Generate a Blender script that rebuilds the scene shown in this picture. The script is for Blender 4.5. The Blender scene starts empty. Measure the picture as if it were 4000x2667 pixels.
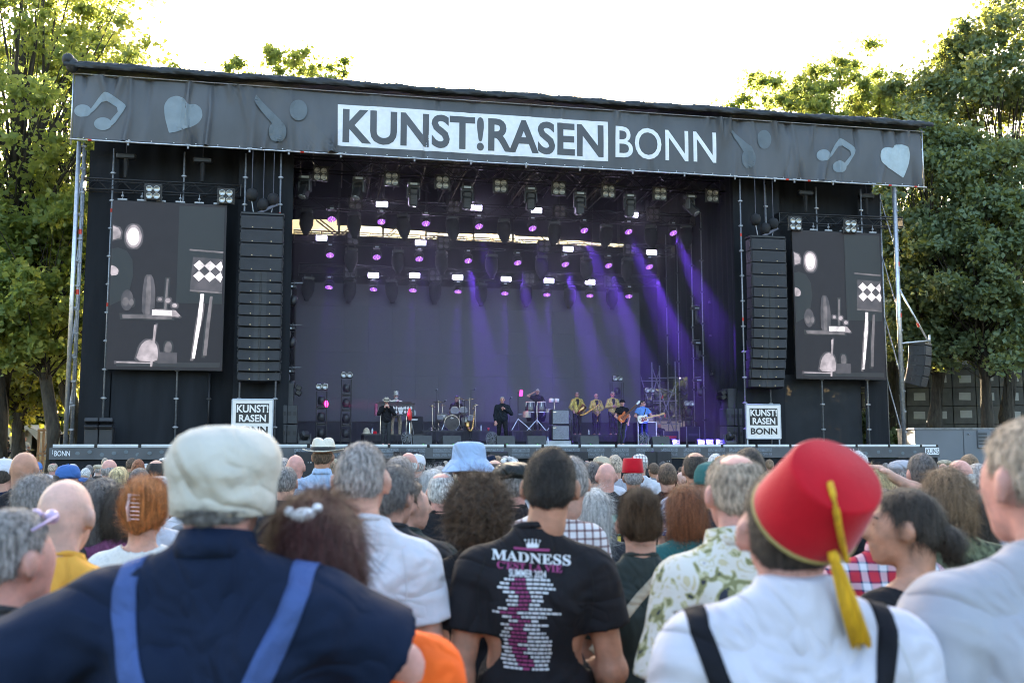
import bpy, bmesh, math, random
import numpy as np
from mathutils import Vector, Matrix, Euler
from mathutils.bvhtree import BVHTree

# ------------------------------------------------------------------ camera
R = math.radians
sc = bpy.context.scene
C = sc.collection
FOC = 3889.0                      # focal length in photograph pixels (4000 wide)
PITCH = R(5.93)
CAMZ = 1.85
cam_d = bpy.data.cameras.new('camera'); cam = bpy.data.objects.new('camera', cam_d); C.objects.link(cam)
cam.location = (0, 0, CAMZ); cam.rotation_euler = (R(90) + PITCH, 0, 0)
cam_d.sensor_width = 36; cam_d.lens = 35.0; cam_d.clip_start = 0.05; cam_d.clip_end = 3000
cam_d.dof.use_dof = True; cam_d.dof.focus_distance = 30.0; cam_d.dof.aperture_fstop = 3.7
sc.camera = cam

# ------------------------------------------------------------------ sky and sun
SUN_AZ, SUN_EL = R(-7.0), R(12.5)         # azimuth from +Y towards +X
w = bpy.data.worlds.new('World'); sc.world = w; w.use_nodes = True
nt = w.node_tree; bgn = nt.nodes['Background']
sky = nt.nodes.new('ShaderNodeTexSky'); sky.sky_type = 'NISHITA'; sky.sun_disc = False
sky.sun_elevation = SUN_EL; sky.sun_rotation = SUN_AZ
sky.air_density = 1.0; sky.dust_density = 5.0; sky.ozone_density = 1.0
nt.links.new(sky.outputs[0], bgn.inputs[0]); bgn.inputs[1].default_value = 0.15
sun_d = bpy.data.lights.new('sun', 'SUN'); sun_d.energy = 5.0; sun_d.angle = R(0.5); sun_d.color = (1.0, 0.9, 0.7)
sun = bpy.data.objects.new('sun', sun_d); C.objects.link(sun)
sdir = Vector((math.sin(SUN_AZ) * math.cos(SUN_EL), math.cos(SUN_AZ) * math.cos(SUN_EL), math.sin(SUN_EL)))
sun.rotation_euler = sdir.to_track_quat('Z', 'Y').to_euler(); sun.location = (-20, 80, 40)
sc.view_settings.view_transform = 'Standard'; sc.view_settings.look = 'None'
sc.view_settings.exposure = 3.0; sc.view_settings.gamma = 1.0; sc.view_settings.use_curve_mapping = False
sc.render.engine = 'CYCLES'
cyc = sc.cycles
cyc.use_denoising = True; cyc.max_bounces = 6; cyc.diffuse_bounces = 2; cyc.glossy_bounces = 3
cyc.transmission_bounces = 4; cyc.transparent_max_bounces = 8; cyc.volume_bounces = 0
cyc.sample_clamp_indirect = 4.0; cyc.caustics_reflective = False; cyc.caustics_refractive = False
cyc.use_light_tree = False; cyc.filter_width = 1.0

rnd = random.Random(7)
nrg = np.random.default_rng(11)

# ------------------------------------------------------------------ geometry of the place
SA = R(11.4); SC_, SS_ = math.cos(SA), math.sin(SA)
P0 = Vector((0, 34.3, 0)); DECK = 1.84
def ray(px, py):
    v = 1333.5 - py
    return Vector((px - 2000.0, FOC * math.cos(PITCH) - v * math.sin(PITCH), FOC * math.sin(PITCH) + v * math.cos(PITCH)))
def at(px, py, Y):
    d = ray(px, py); k = Y / d.y
    return Vector((d.x * k, Y, CAMZ + d.z * k))
def inv(px, py, t):
    """pixel -> (s, z above deck) on the plane t metres behind the stage's front edge"""
    d = ray(px, py); n = Vector((-SS_, SC_, 0))
    k = (t + P0.dot(n)) / d.dot(n)
    p = d * k
    return (p - P0).dot(Vector((SC_, SS_, 0))), p.z + CAMZ - DECK
def stg(s, t, z=0.0):
    return Vector((P0.x + s * SC_ - t * SS_, P0.y + s * SS_ + t * SC_, DECK + z))
def ground_z(Y):
    return -0.30 * max(0.0, min(1.0, (Y - 2.0) / 20.0))

ORD = ['first', 'second', 'third', 'fourth', 'fifth', 'sixth', 'seventh', 'eighth', 'ninth', 'tenth', 'eleventh', 'twelfth',
       'thirteenth', 'fourteenth', 'fifteenth', 'sixteenth', 'seventeenth', 'eighteenth', 'nineteenth', 'twentieth']

# ------------------------------------------------------------------ materials
MATS = {}
def mat(name, col, rough=0.6, metal=0.0, var=0.12, vscale=6.0, bump=0.0, bscale=40.0, emit=None, estr=0.0, spec=0.5,
        sheen=0.0, col2=None, stretch=None, coat=0.0, alpha=None, fold=0.0):
    if name in MATS: return MATS[name]
    m = bpy.data.materials.new(name); m.use_nodes = True; MATS[name] = m
    nt = m.node_tree; b = nt.nodes['Principled BSDF']
    b.inputs['Roughness'].default_value = rough; b.inputs['Metallic'].default_value = metal
    b.inputs['Specular IOR Level'].default_value = spec
    b.inputs['Coat Weight'].default_value = coat
    if sheen: b.inputs['Sheen Weight'].default_value = sheen; b.inputs['Sheen Roughness'].default_value = 0.4
    c = (*col, 1)
    tc = nt.nodes.new('ShaderNodeTexCoord'); src = tc.outputs['Object']
    if stretch:
        mp = nt.nodes.new('ShaderNodeMapping'); mp.inputs['Scale'].default_value = stretch
        nt.links.new(src, mp.inputs[0]); src = mp.outputs[0]
    if var > 0:
        n = nt.nodes.new('ShaderNodeTexNoise'); n.inputs['Scale'].default_value = vscale; n.inputs['Detail'].default_value = 5
        nt.links.new(src, n.inputs['Vector'])
        rp = nt.nodes.new('ShaderNodeValToRGB')
        lo = tuple(max(0, x * (1 - var)) for x in col); hi = tuple(min(1, x * (1 + var)) for x in (col2 or col))
        rp.color_ramp.elements[0].position = 0.3; rp.color_ramp.elements[1].position = 0.7
        rp.color_ramp.elements[0].color = (*lo, 1); rp.color_ramp.elements[1].color = (*hi, 1)
        nt.links.new(n.outputs['Fac'], rp.inputs[0]); nt.links.new(rp.outputs[0], b.inputs['Base Color'])
    else:
        b.inputs['Base Color'].default_value = c
    if fold > 0:
        n3 = nt.nodes.new('ShaderNodeTexNoise'); n3.inputs['Scale'].default_value = 3.2; n3.inputs['Detail'].default_value = 2; n3.inputs['Distortion'].default_value = 1.4
        nt.links.new(src, n3.inputs['Vector'])
        bp0 = nt.nodes.new('ShaderNodeBump'); bp0.inputs['Strength'].default_value = fold; bp0.inputs['Distance'].default_value = 0.14
        sb_ = nt.nodes.new('ShaderNodeMath'); sb_.operation = 'SUBTRACT'; sb_.inputs[1].default_value = 0.5; ab_ = nt.nodes.new('ShaderNodeMath'); ab_.operation = 'ABSOLUTE'
        nt.links.new(n3.outputs['Fac'], sb_.inputs[0]); nt.links.new(sb_.outputs[0], ab_.inputs[0])
        nt.links.new(ab_.outputs[0], bp0.inputs['Height']); nt.links.new(bp0.outputs[0], b.inputs['Normal'])
    if bump > 0:
        n2 = nt.nodes.new('ShaderNodeTexNoise'); n2.inputs['Scale'].default_value = bscale; n2.inputs['Detail'].default_value = 4
        nt.links.new(src, n2.inputs['Vector'])
        bp = nt.nodes.new('ShaderNodeBump'); bp.inputs['Strength'].default_value = bump; bp.inputs['Distance'].default_value = 0.02
        nt.links.new(n2.outputs['Fac'], bp.inputs['Height']); nt.links.new(bp.outputs[0], b.inputs['Normal'])
        if fold > 0: nt.links.new(bp0.outputs[0], bp.inputs['Normal'])
    if emit:
        b.inputs['Emission Color'].default_value = (*emit, 1); b.inputs['Emission Strength'].default_value = estr
    if alpha is not None: b.inputs['Alpha'].default_value = alpha
    return m

M_black = mat('black_paint', (0.012, 0.012, 0.014), 0.5, var=0.3)
M_blackmetal = mat('black_metal', (0.016, 0.016, 0.018), 0.42, metal=0.2, var=0.25)
M_alu = mat('aluminium_tube', (0.55, 0.57, 0.6), 0.35, metal=0.85, var=0.2, vscale=9)
M_galv = mat('galvanised_steel', (0.3, 0.31, 0.33), 0.5, metal=0.6, var=0.25, vscale=12)
M_red = mat('red_marking', (0.6, 0.04, 0.02), 0.5, var=0.1)
M_drape = mat('black_drape_cloth', (0.014, 0.016, 0.02), 0.85, var=0.35, vscale=1.2, bump=0.25, bscale=5.0, stretch=(1.6, 1.6, 0.25), spec=0.25)
M_white = mat('white_paint', (0.72, 0.73, 0.74), 0.55, var=0.05)
M_lens = mat('lamp_glass', (0.42, 0.43, 0.42), 0.12, metal=0.5, var=0.2, vscale=20)

# ------------------------------------------------------------------ mesh helpers
class MB:
    """collects shapes, links them as one mesh object"""
    def __init__(s): s.v = []; s.f = []
    def add(s, vs, fs):
        o = len(s.v); s.v.extend([tuple(v) for v in vs]); s.f.extend([tuple(i + o for i in f) for f in fs]); return s
    def box(s, c, d, rot=None, taper=1.0, bev=0.0):
        x, y, z = d[0] / 2, d[1] / 2, d[2] / 2
        if bev > 0:
            b = min(bev, x * 0.9, y * 0.9, z * 0.9); P = []
            for sz in (-1, 1):
                for sx, sy in ((-1, -1), (1, -1), (1, 1), (-1, 1)):
                    k = taper if sz > 0 else 1.0
                    P += [(sx * x * k, sy * (y * k - b), sz * (z - b)), (sx * (x * k - b), sy * y * k, sz * (z - b)), (sx * (x * k - b), sy * (y * k - b), sz * z)]
            bmx = bmesh.new(); vv = [bmx.verts.new(p) for p in P]; r = bmesh.ops.convex_hull(bmx, input=vv)
            bmx.verts.index_update(); vs = [v.co.copy() for v in bmx.verts]; fs = [[v.index for v in f.verts] for f in bmx.faces]; bmx.free()
        else:
            vs = [Vector((sx * x * (taper if sz > 0 else 1), sy * y * (taper if sz > 0 else 1), sz * z)) for sz in (-1, 1) for sx, sy in ((-1, -1), (1, -1), (1, 1), (-1, 1))]
            fs = [(3, 2, 1, 0), (4, 5, 6, 7), (0, 1, 5, 4), (1, 2, 6, 5), (2, 3, 7, 6), (3, 0, 4, 7)]
        if rot is not None:
            Rm = rot if isinstance(rot, Matrix) else Euler(rot).to_matrix(); vs = [Rm @ Vector(v) for v in vs]
        c = Vector(c); return s.add([Vector(v) + c for v in vs], fs)
    def cyl(s, a, b, r, n=8, r2=None, cap=True):
        a = Vector(a); b = Vector(b); d = (b - a)
        if d.length < 1e-6: return s
        q = d.to_track_quat('Z', 'Y'); r2 = r if r2 is None else r2; vs = []
        for p, rr in ((a, r), (b, r2)):
            for i in range(n):
                an = 2 * math.pi * i / n; vs.append(p + q @ Vector((rr * math.cos(an), rr * math.sin(an), 0)))
        fs = [(i, (i + 1) % n, n + (i + 1) % n, n + i) for i in range(n)]
        if cap: fs += [tuple(range(n - 1, -1, -1)), tuple(range(n, 2 * n))]
        return s.add(vs, fs)
    def tube(s, pts, r, n=6, rs=None):
        pts = [Vector(p) for p in pts]; vs = []; m = len(pts)
        for k, p in enumerate(pts):
            d = pts[min(k + 1, m - 1)] - pts[max(k - 1, 0)]
            q = d.to_track_quat('Z', 'Y'); rr = rs[k] if rs else r
            for i in range(n):
                an = 2 * math.pi * i / n; vs.append(p + q @ Vector((rr * math.cos(an), rr * math.sin(an), 0)))
        fs = [(k * n + i, k * n + (i + 1) % n, (k + 1) * n + (i + 1) % n, (k + 1) * n + i) for k in range(m - 1) for i in range(n)]
        fs += [tuple(range(n - 1, -1, -1)), tuple(range((m - 1) * n, m * n))]
        return s.add(vs, fs)
    def lathe(s, prof, n=24, c=(0, 0, 0), axis=None, sy=1.0):
        c = Vector(c); q = Vector(axis).to_track_quat('Z', 'Y') if axis is not None else None; vs = []
        for r, z in prof:
            for i in range(n):
                an = 2 * math.pi * i / n; p = Vector((r * math.cos(an), r * sy * math.sin(an), z))
                vs.append((q @ p if q else p) + c)
        fs = [(k * n + i, k * n + (i + 1) % n, (k + 1) * n + (i + 1) % n, (k + 1) * n + i) for k in range(len(prof) - 1) for i in range(n)]
        if prof[0][0] > 1e-4: fs.append(tuple(range(n - 1, -1, -1)))
        if prof[-1][0] > 1e-4: fs.append(tuple(range((len(prof) - 1) * n, len(prof) * n)))
        return s.add(vs, fs)
    def prism(s, poly, y0, y1):
        """polygon in (x, z) extruded along y"""
        n = len(poly); vs = [(x, y0, z) for x, z in poly] + [(x, y1, z) for x, z in poly]
        fs = [tuple(range(n)), tuple(range(2 * n - 1, n - 1, -1))] + [(i + n, (i + 1) % n + n, (i + 1) % n, i) for i in range(n)]
        return s.add(vs, fs)
    def ball(s, c, r, n=10, m=7):
        if not hasattr(r, '__len__'): r = (r, r, r)
        c = Vector(c); vs = [c + Vector((0, 0, -r[2]))]
        for j in range(1, m):
            ph = -math.pi / 2 + math.pi * j / m
            for i in range(n):
                an = 2 * math.pi * i / n; vs.append(c + Vector((r[0] * math.cos(ph) * math.cos(an), r[1] * math.cos(ph) * math.sin(an), r[2] * math.sin(ph))))
        vs.append(c + Vector((0, 0, r[2]))); L = len(vs) - 1
        fs = [(0, 1 + (i + 1) % n, 1 + i) for i in range(n)] + [(L, L - n + i, L - n + (i + 1) % n) for i in range(n)]
        fs += [(1 + j * n + i, 1 + j * n + (i + 1) % n, 1 + (j + 1) * n + (i + 1) % n, 1 + (j + 1) * n + i) for j in range(m - 2) for i in range(n)]
        return s.add(vs, fs)
    def grid(s, fn, nu, nv):
        vs = [fn(u / nu, v / nv) for v in range(nv + 1) for u in range(nu + 1)]
        fs = [(v * (nu + 1) + u, v * (nu + 1) + u + 1, (v + 1) * (nu + 1) + u + 1, (v + 1) * (nu + 1) + u) for v in range(nv) for u in range(nu)]
        return s.add(vs, fs)
    def xf(s, M):
        s.v = [tuple(M @ Vector(v)) for v in s.v]; return s
    def mesh(s, name, m=None, smooth=False):
        me = bpy.data.meshes.new(name); me.from_pydata(s.v, [], s.f)
        if m: me.materials.append(m)
        if smooth: me.polygons.foreach_set('use_smooth', [True] * len(me.polygons))
        me.update(); return me
    def build(s, name, m, parent=None, smooth=False, label=None):
        return obj(name, s.mesh(name, m, smooth), parent, label)
def obj(name, me, parent=None, label=None, loc=None, rz=None):
    o = bpy.data.objects.new(name, me); C.objects.link(o)
    if parent is not None: o.parent = parent
    if label: o['label'] = label
    if loc is not None: o.location = loc
    if rz is not None: o.rotation_euler = (0, 0, rz)
    return o
def tag(o, label, cat, group=None):
    o['label'] = label; o['category'] = cat
    if group: o['group'] = group
    return o
def thing(name, label, cat, loc=(0, 0, 0), rz=0.0, group=None):
    o = bpy.data.objects.new(name, None); C.objects.link(o); o.location = loc; o.rotation_euler = (0, 0, rz)
    o.empty_display_size = 0.1
    return tag(o, label, cat, group)
def sthing(name, label, cat, s=0.0, t=0.0, z=0.0, rz=0.0, group=None):
    """a thing placed in stage coordinates, axes along the stage"""
    return thing(name, label, cat, stg(s, t, z), SA + rz, group)
def structure(o): o['kind'] = 'structure'; return o
def stuff(o): o['kind'] = 'stuff'; return o
def inst(o, me_name, me, parent, loc, rot=(0, 0, 0), scale=(1, 1, 1)):
    c = bpy.data.objects.new(me_name, me); C.objects.link(c); c.parent = parent; c.location = loc; c.rotation_euler = rot; c.scale = scale
    return c
def add_light(name, kind, parent, loc, aim, energy, col, size=0.05, spot=None, blend=0.3):
    d = bpy.data.lights.new(name, kind); d.energy = energy; d.color = col
    if kind == 'SPOT': d.spot_size = spot; d.spot_blend = blend; d.shadow_soft_size = size
    elif kind == 'AREA': d.size = size
    else: d.shadow_soft_size = size
    o = bpy.data.objects.new(name, d); C.objects.link(o); o.parent = parent; o.location = loc
    o.rotation_euler = Vector(aim).to_track_quat('-Z', 'Y').to_euler(); return o

# text -> flat triangles in (x, z), baseline at z = 0
_tc = {}
def text_tris(body, size, bold=0.0, align='LEFT', spacing=1.0, maxedge=None, shear=0.0):
    cu = bpy.data.curves.new('txt', 'FONT'); cu.body = body; cu.size = size; cu.offset = bold * size
    cu.align_x = align; cu.space_character = spacing; cu.resolution_u = 4; cu.shear = shear
    o = bpy.data.objects.new('txt', cu); C.objects.link(o)
    me = bpy.data.meshes.new_from_object(o.evaluated_get(bpy.context.evaluated_depsgraph_get()))
    bpy.data.objects.remove(o); bpy.data.curves.remove(cu)
    bmx = bmesh.new(); bmx.from_mesh(me); bpy.data.meshes.remove(me)
    bmesh.ops.remove_doubles(bmx, verts=bmx.verts, dist=size * 1e-4)
    bmesh.ops.triangulate(bmx, faces=bmx.faces)
    if maxedge: split_long(bmx, maxedge)
    bmx.verts.index_update()
    vs = [(v.co.x, v.co.y) for v in bmx.verts]; fs = [[v.index for v in f.verts] for f in bmx.faces]; bmx.free()
    return vs, fs
def split_long(bmx, L):
    for _ in range(7):
        es = [e for e in bmx.edges if e.calc_length() > L]
        if not es: break
        bmesh.ops.subdivide_edges(bmx, edges=es, cuts=1); bmesh.ops.triangulate(bmx, faces=bmx.faces)
def poly_tris(poly, maxedge=None):
    bmx = bmesh.new(); f = bmx.faces.new([bmx.verts.new((x, z, 0)) for x, z in poly]); bmesh.ops.triangulate(bmx, faces=[f])
    if maxedge: split_long(bmx, maxedge)
    bmx.verts.index_update(); vs = [(v.co.x, v.co.y) for v in bmx.verts]; fs = [[v.index for v in q.verts] for q in bmx.faces]; bmx.free()
    return vs, fs
def flat(tris, fn):
    m = MB(); m.add([fn(x, z) for x, z in tris[0]], tris[1]); return m
def fit(tris, x0, x1, z0, z1):
    xs = [p[0] for p in tris[0]]; zs = [p[1] for p in tris[0]]; a, b, c, d = min(xs), max(xs), min(zs), max(zs)
    return [(x0 + (x - a) / (b - a) * (x1 - x0), z0 + (z - c) / (d - c) * (z1 - z0)) for x, z in tris[0]], tris[1]
# ------------------------------------------------------------------ ground
g = MB(); xs = [-900, -60, -30, -15, 0, 15, 30, 60, 900]; ys = [-300, -20, 0, 2, 7, 12, 17, 22, 40, 120, 1500]
g.grid(lambda u, v: (xs[round(u * 8)], ys[round(v * 10)], ground_z(ys[round(v * 10)])), 8, 10)
M_ground = mat('trampled_grass_ground', (0.07, 0.075, 0.035), 0.95, var=0.5, vscale=0.6, bump=0.4, bscale=12, col2=(0.16, 0.13, 0.08))
structure(g.build('ground', M_ground))

# ------------------------------------------------------------------ stage platform
M_deck = mat('stage_floor_black_ply', (0.02, 0.02, 0.022), 0.45, var=0.4, vscale=2.0)
M_edge = mat('deck_edge_aluminium', (0.62, 0.66, 0.72), 0.4, metal=0.5, var=0.12, vscale=3)
S0, S1 = -14.75, 16.28
deck = sthing('stage_platform', 'black stage platform with bright aluminium front edge across the picture', 'stage')
GZ = ground_z(36) - DECK
MB().box(((S0 + S1) / 2, 5.6, -0.12), (S1 - S0, 11.0, 0.238)).build('deck_floor', M_deck, deck)
sx = S0; k = 0; mw = 1.32
while sx < S1 - 0.3:
    ln = min(mw, S1 - sx)
    e = MB().box((0, 0, 0.035), (ln - 0.1, 0.05, 0.05)).box((0, 0.0, -0.012), (ln - 0.1, 0.042, 0.03))
    e.build('edge_profile', M_edge, deck).location = (sx + ln / 2, 0.06, -0.03)
    MB().box((0, 0, 0), (0.085, 0.05, 0.085), bev=0.008).build('edge_connector', M_blackmetal, deck).location = (sx + ln, 0.058, -0.02)
    sx += ln; k += 1
for i in range(13):
    s_ = S0 + 0.6 + i * (S1 - S0 - 1.2) / 12
    MB().cyl((s_, 1.0, -0.24), (s_, 1.0, GZ), 0.05).build('deck_leg', M_galv, deck)
# hanging skirt: printed strip above, black cloth below
def skirt_y(s, z): return 0.018 * math.sin(s * 2.3 + 0.6 * math.sin(s * 0.7)) + 0.012 * math.sin(s * 7.1 + z * 3)
M_banner = mat('printed_mesh_banner', (0.072, 0.077, 0.088), 0.5, var=0.22, vscale=0.9, bump=0.3, bscale=4, stretch=(1, 1, .45))
M_print = mat('pale_print', (0.78, 0.8, 0.84), 0.7, var=0.06)
M_print2 = mat('grey_print', (0.21, 0.26, 0.295), 0.7, var=0.1, vscale=3)
M_print3 = mat('faint_grey_print', (0.115, 0.14, 0.16), 0.7, var=0.1, vscale=3)
M_print4 = mat('small_grey_print', (0.2, 0.23, 0.27), 0.7, var=0.06)
sk = sthing('stage_skirt', 'black skirt hung along the stage front under a printed grey banner strip', 'skirt')
MB().grid(lambda u, v: (S0 - 0.03 + u * (S1 - S0 + 0.06), -0.02 + skirt_y(S0 + u * 31, v), -0.075 - 0.37 * v), 150, 3).build('banner_strip', M_banner, sk, True)
MB().grid(lambda u, v: (S0 - 0.02 + u * (S1 - S0 + 0.04), 0.06 + 0.035 * math.sin(u * 190 + math.sin(u * 40)) * v + 0.02 * math.sin(u * 57), -0.42 + (0.05 * math.sin(u * 25)) * (1 - v) + (GZ + 0.45) * v), 260, 6).build('lower_cloth', M_drape, sk, True)
tk1 = text_tris('KUNST!RASEN', 0.155, 0.012); tk2 = text_tris('BONN OPEN AIR', 0.13, 0.004)
nm = 0
for px in (1060, 1188, 1297, 1520, 1625, 1728, 1833, 1934, 2035, 2130, 2231, 2328, 2424, 2520, 2615, 2705, 2800, 2880, 2985):
    s_, z_ = inv(px, 1750, -0.05)
    wd = 0.62
    MB().grid(lambda u, v: (s_ - wd / 2 + u * wd, -0.028 + skirt_y(s_ + (u - .5) * wd, 0.2), -0.105 - 0.125 * v), 8, 1).build('logo_plate', M_print4, sk)
    a = fit(tk1, s_ - wd / 2 + 0.015, s_ + wd / 2 - 0.015, -0.22, -0.115)
    flat(a, lambda x, z: (x, -0.034 + skirt_y(x, 0.2), z)).build('logo_letters', M_banner, sk)
    a = fit(tk2, s_ - wd / 2, s_ + wd / 2, -0.375, -0.27)
    flat(a, lambda x, z: (x, -0.03 + skirt_y(x, 0.4), z)).build('logo_letters', M_print4, sk)
a = fit(text_tris('BONN', 0.3, 0.006), S0 + 0.13, S0 + 0.58, -0.335, -0.17)
flat(a, lambda x, z: (x, -0.035 + skirt_y(x, 0.3), z)).build('banner_letters', M_print, sk)
MB().box((S0 + 0.07, -0.04, -0.25), (0.012, 0.004, 0.2)).build('banner_letters', M_print, sk)
s_, z_ = inv(2660 + 1050 / 1.7425, 1747, -0.05)
a = fit(text_tris('EN', 0.3, 0.012), s_ - 0.18, s_ + 0.05, -0.3, -0.12)
flat(a, lambda x, z: (x, -0.036 + skirt_y(x, 0.3), z)).build('banner_letters', M_print, sk)
a = fit(text_tris('BONN', 0.3, 0.004), s_ + 0.12, s_ + 0.74, -0.3, -0.12)
flat(a, lambda x, z: (x, -0.036 + skirt_y(x, 0.3), z)).build('banner_letters', M_print, sk)
MB().box((S1 - 0.27, -0.04, -0.22), (0.58, 0.006, 0.25)).build('logo_plate', M_print, sk)
flat(fit(text_tris('KUNS', 0.3, 0.012), S1 - 0.53, S1 + 0.0, -0.31, -0.13), lambda x, z: (x, -0.048, z)).build('banner_letters', M_banner, sk)
# faint note and heart pattern printed along the outer strips
for i in range(16):
    s_ = S0 + 0.8 + i * 0.36 if i < 9 else 12.3 + (i - 9) * 0.5
    MB().ball((s_, -0.03 + skirt_y(s_, .3), -0.25 + 0.05 * math.sin(i * 2.1)), (0.07, 0.003, 0.06), 8, 5).build('printed_motif', M_print3, sk)

# ------------------------------------------------------------------ roof fascia
FT = 0.5
fr = random.Random(3)
folds = []
for i in range(95):
    s_ = fr.uniform(-14.7, 16.5); edge = 1.0 if (s_ < -6.2 or s_ > 8) else 0.35
    top = fr.random() < 0.5
    folds.append((s_, fr.uniform(-0.6, 0.6), fr.uniform(0.05, 0.16), fr.uniform(0.06, 0.2) * edge * fr.choice((1, 1, -1)), top, fr.uniform(0.25, 0.8)))
for s_, a_ in ((-12.9, .1), (-11.0, .17), (-10.3, .12), (-9.0, .14), (-7.6, .12), (11.2, .12), (12.9, .12), (9.4, .1)):
    folds.append((s_, fr.uniform(-0.25, 0.25), 0.09, a_, s_ < -9, 1.6))
def fasc_y(s, z):
    q = (z - 10.0) / 2.2; d = 0.05 * math.sin(math.pi * q) + 0.015 * math.sin(s * 1.7 + q * 2)
    for fs, sl, wd, am, top, ln in folds:
        x = s - fs - sl * (1 - q if top else q)
        if abs(x) < wd * 3:
            fade = max(0.0, 1 - ((1 - q) if top else q) / ln)
            d += am * math.exp(-(x / wd) ** 2) * fade
    return FT - d
fas = sthing('stage_roof_banner', 'dark grey fabric banner with big KUNST!RASEN BONN lettering along the stage roof', 'banner')
FB, FTOP = 10.02, 12.2
def fz(u, v, s): return FB + (FTOP - FB) * v + (0.02 * abs(math.sin(s * 3.4)) if v == 0 else 0)
MB().grid(lambda u, v: (lambda s: (s, fasc_y(s, FB + (FTOP - FB) * v), fz(u, v, s)))(-14.66 + u * 31.12), 620, 14).build('banner_cloth', M_banner, fas, True)
# left flap of a second banner laid over the first, its right edge cut on the diagonal
def flap(u, v):
    z = FB - 0.005 + (FTOP - 0.02 - FB) * v; e = -5.95 - 2.0 * v
    s = -11.0 + u * (e + 11.0); lift = 0.012 + 0.03 * u ** 6
    return (s, fasc_y(s, z) - lift, z)
MB().grid(flap, 110, 14).build('banner_flap', M_banner, fas, True)
rect, _ = None, None
def on_fascia(lift): return lambda x, z: (x, fasc_y(x, z) - lift, z)
flat(poly_tris([(-6.06, 10.30), (3.67, 10.30), (3.67, 11.775), (-6.08, 11.775)], 0.12), on_fascia(0.008)).build('white_panel', M_print, fas)
x = -5.9
t_all = fit(text_tris('KUNST!RASEN', 2.0, 0.03, maxedge=0.14, spacing=1.02), -5.9, 3.5, 10.42, 11.64)
flat(t_all, on_fascia(0.016)).build('dark_letters', M_banner, fas)
flat(fit(text_tris('BONN', 2.0, 0.004, maxedge=0.14), 3.95, 7.87, 10.46, 11.64), on_fascia(0.012)).build('white_letters', M_print, fas)
def pxpoly(pts, sc_, ox, oy): return [inv(ox + x / sc_, oy + y / sc_, FT) for x, y in pts]
def ell(cx, cy, rx, ry, rot=0.0, n=28):
    return [(cx + rx * math.cos(a) * math.cos(rot) - ry * math.sin(a) * math.sin(rot), cy + rx * math.cos(a) * math.sin(rot) + ry * math.sin(a) * math.cos(rot)) for a in [2 * math.pi * i / n for i in range(n)]]
def smooth_poly(p, it=2):
    for _ in range(it):
        q = []
        for i in range(len(p)):
            a, b = p[i], p[(i + 1) % len(p)]
            q += [(a[0] * .8 + b[0] * .2, a[1] * .8 + b[1] * .2), (a[0] * .2 + b[0] * .8, a[1] * .2 + b[1] * .8)]
        p = q
    return p
A1 = (1.7425, 0, 0); A3 = (1.7425, 2660, 300)
heart1 = smooth_poly([(1157, 912), (1150, 905), (1122, 800), (1118, 720), (1150, 672), (1205, 655), (1255, 675), (1280, 722), (1330, 712), (1372, 742), (1382, 800), (1350, 848), (1270, 885)], 2)
heart2 = smooth_poly([(1505, 690), (1495, 683), (1362, 595), (1348, 545), (1358, 498), (1398, 478), (1437, 492), (1447, 468), (1492, 458), (1538, 483), (1554, 530), (1545, 595), (1512, 684)], 2)
for nm_, m_, frame, polys, lf in (
    ('music_note', M_print2, A1, [ell(567, 762, 58, 43), ell(703, 848, 60, 43), smooth_poly([(606, 770), (690, 652), (718, 635), (745, 640), (852, 712), (861, 735), (768, 866), (742, 838), (820, 748), (710, 683), (632, 775)], 1)], 0.02),
    ('heart', M_print2, A1, [heart1], 0.02),
    ('music_note', M_print3, A1, [ell(1890, 905, 60, 72), ell(2032, 760, 60, 72), [(1733, 690), (1745, 655), (1790, 705), (1912, 828), (1925, 860), (1852, 850), (1745, 720)]], 0.075),
    ('music_note', M_print3, A3, [ell(457, 560, 48, 65), ell(562, 430, 48, 65), [(325, 380), (345, 370), (470, 480), (490, 520), (420, 510), (350, 410)]], 0.02),
    ('music_note', M_print2, A3, [ell(962, 540, 46, 40), ell(1075, 616, 48, 40), smooth_poly([(998, 548), (1060, 435), (1085, 418), (1175, 480), (1191, 505), (1120, 625), (1102, 598), (1165, 520), (1075, 460), (1016, 552)], 1)], 0.02),
    ('heart', mat('light_grey_print', (0.38, 0.46, 0.5), 0.7, var=0.08), A3, [heart2], 0.02)):
    mm = MB()
    for j, pl in enumerate(polys):
        t_ = poly_tris(pxpoly(pl, *frame), 0.16); q = flat(t_, on_fascia(lf + 0.003 * j)); mm.add(q.v, q.f)
    mm.build(nm_, m_, fas)
# tubes round the banner
fbar = lambda z, dy=0.0: [(-14.72 + i * 31.3 / 40, FT - 0.075 - dy, z + 0.0) for i in range(41)]
MB().tube(fbar(FB - 0.03), 0.028, 8).build('lower_tube', M_alu, fas, True)
MB().tube(fbar(FTOP + 0.01, 0.02), 0.022, 8).build('upper_tube', M_galv, fas, True)
for s_ in (-14.70, 16.5):
    MB().cyl((s_, FT - 0.02, FB - 0.2), (s_, FT - 0.02, FTOP + 0.1), 0.028).build('side_tube', M_alu, fas, True)
for i, s_ in enumerate([-12.9, -11.0, -9.0, -7.7, -5.95, -3.4, -1.4, 0.6, 2.6, 4.6, 6.6, 8.6, 10.2, 11.0, 12.6, 14.3]):
    MB().cyl((s_, FT - 0.07, FB - 0.14), (s_, FT - 0.07, FB - 0.02), 0.035).box((s_, FT - 0.075, FB - 0.02), (0.16, 0.1, 0.06)).build('tube_clamp', M_galv, fas)
for i in range(44):
    s_ = -14.3 + i * 0.71
    MB().ball((s_, FT - 0.085, FB + 0.035), 0.022, 6, 4).build('ball_bungee', M_white, fas)
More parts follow.
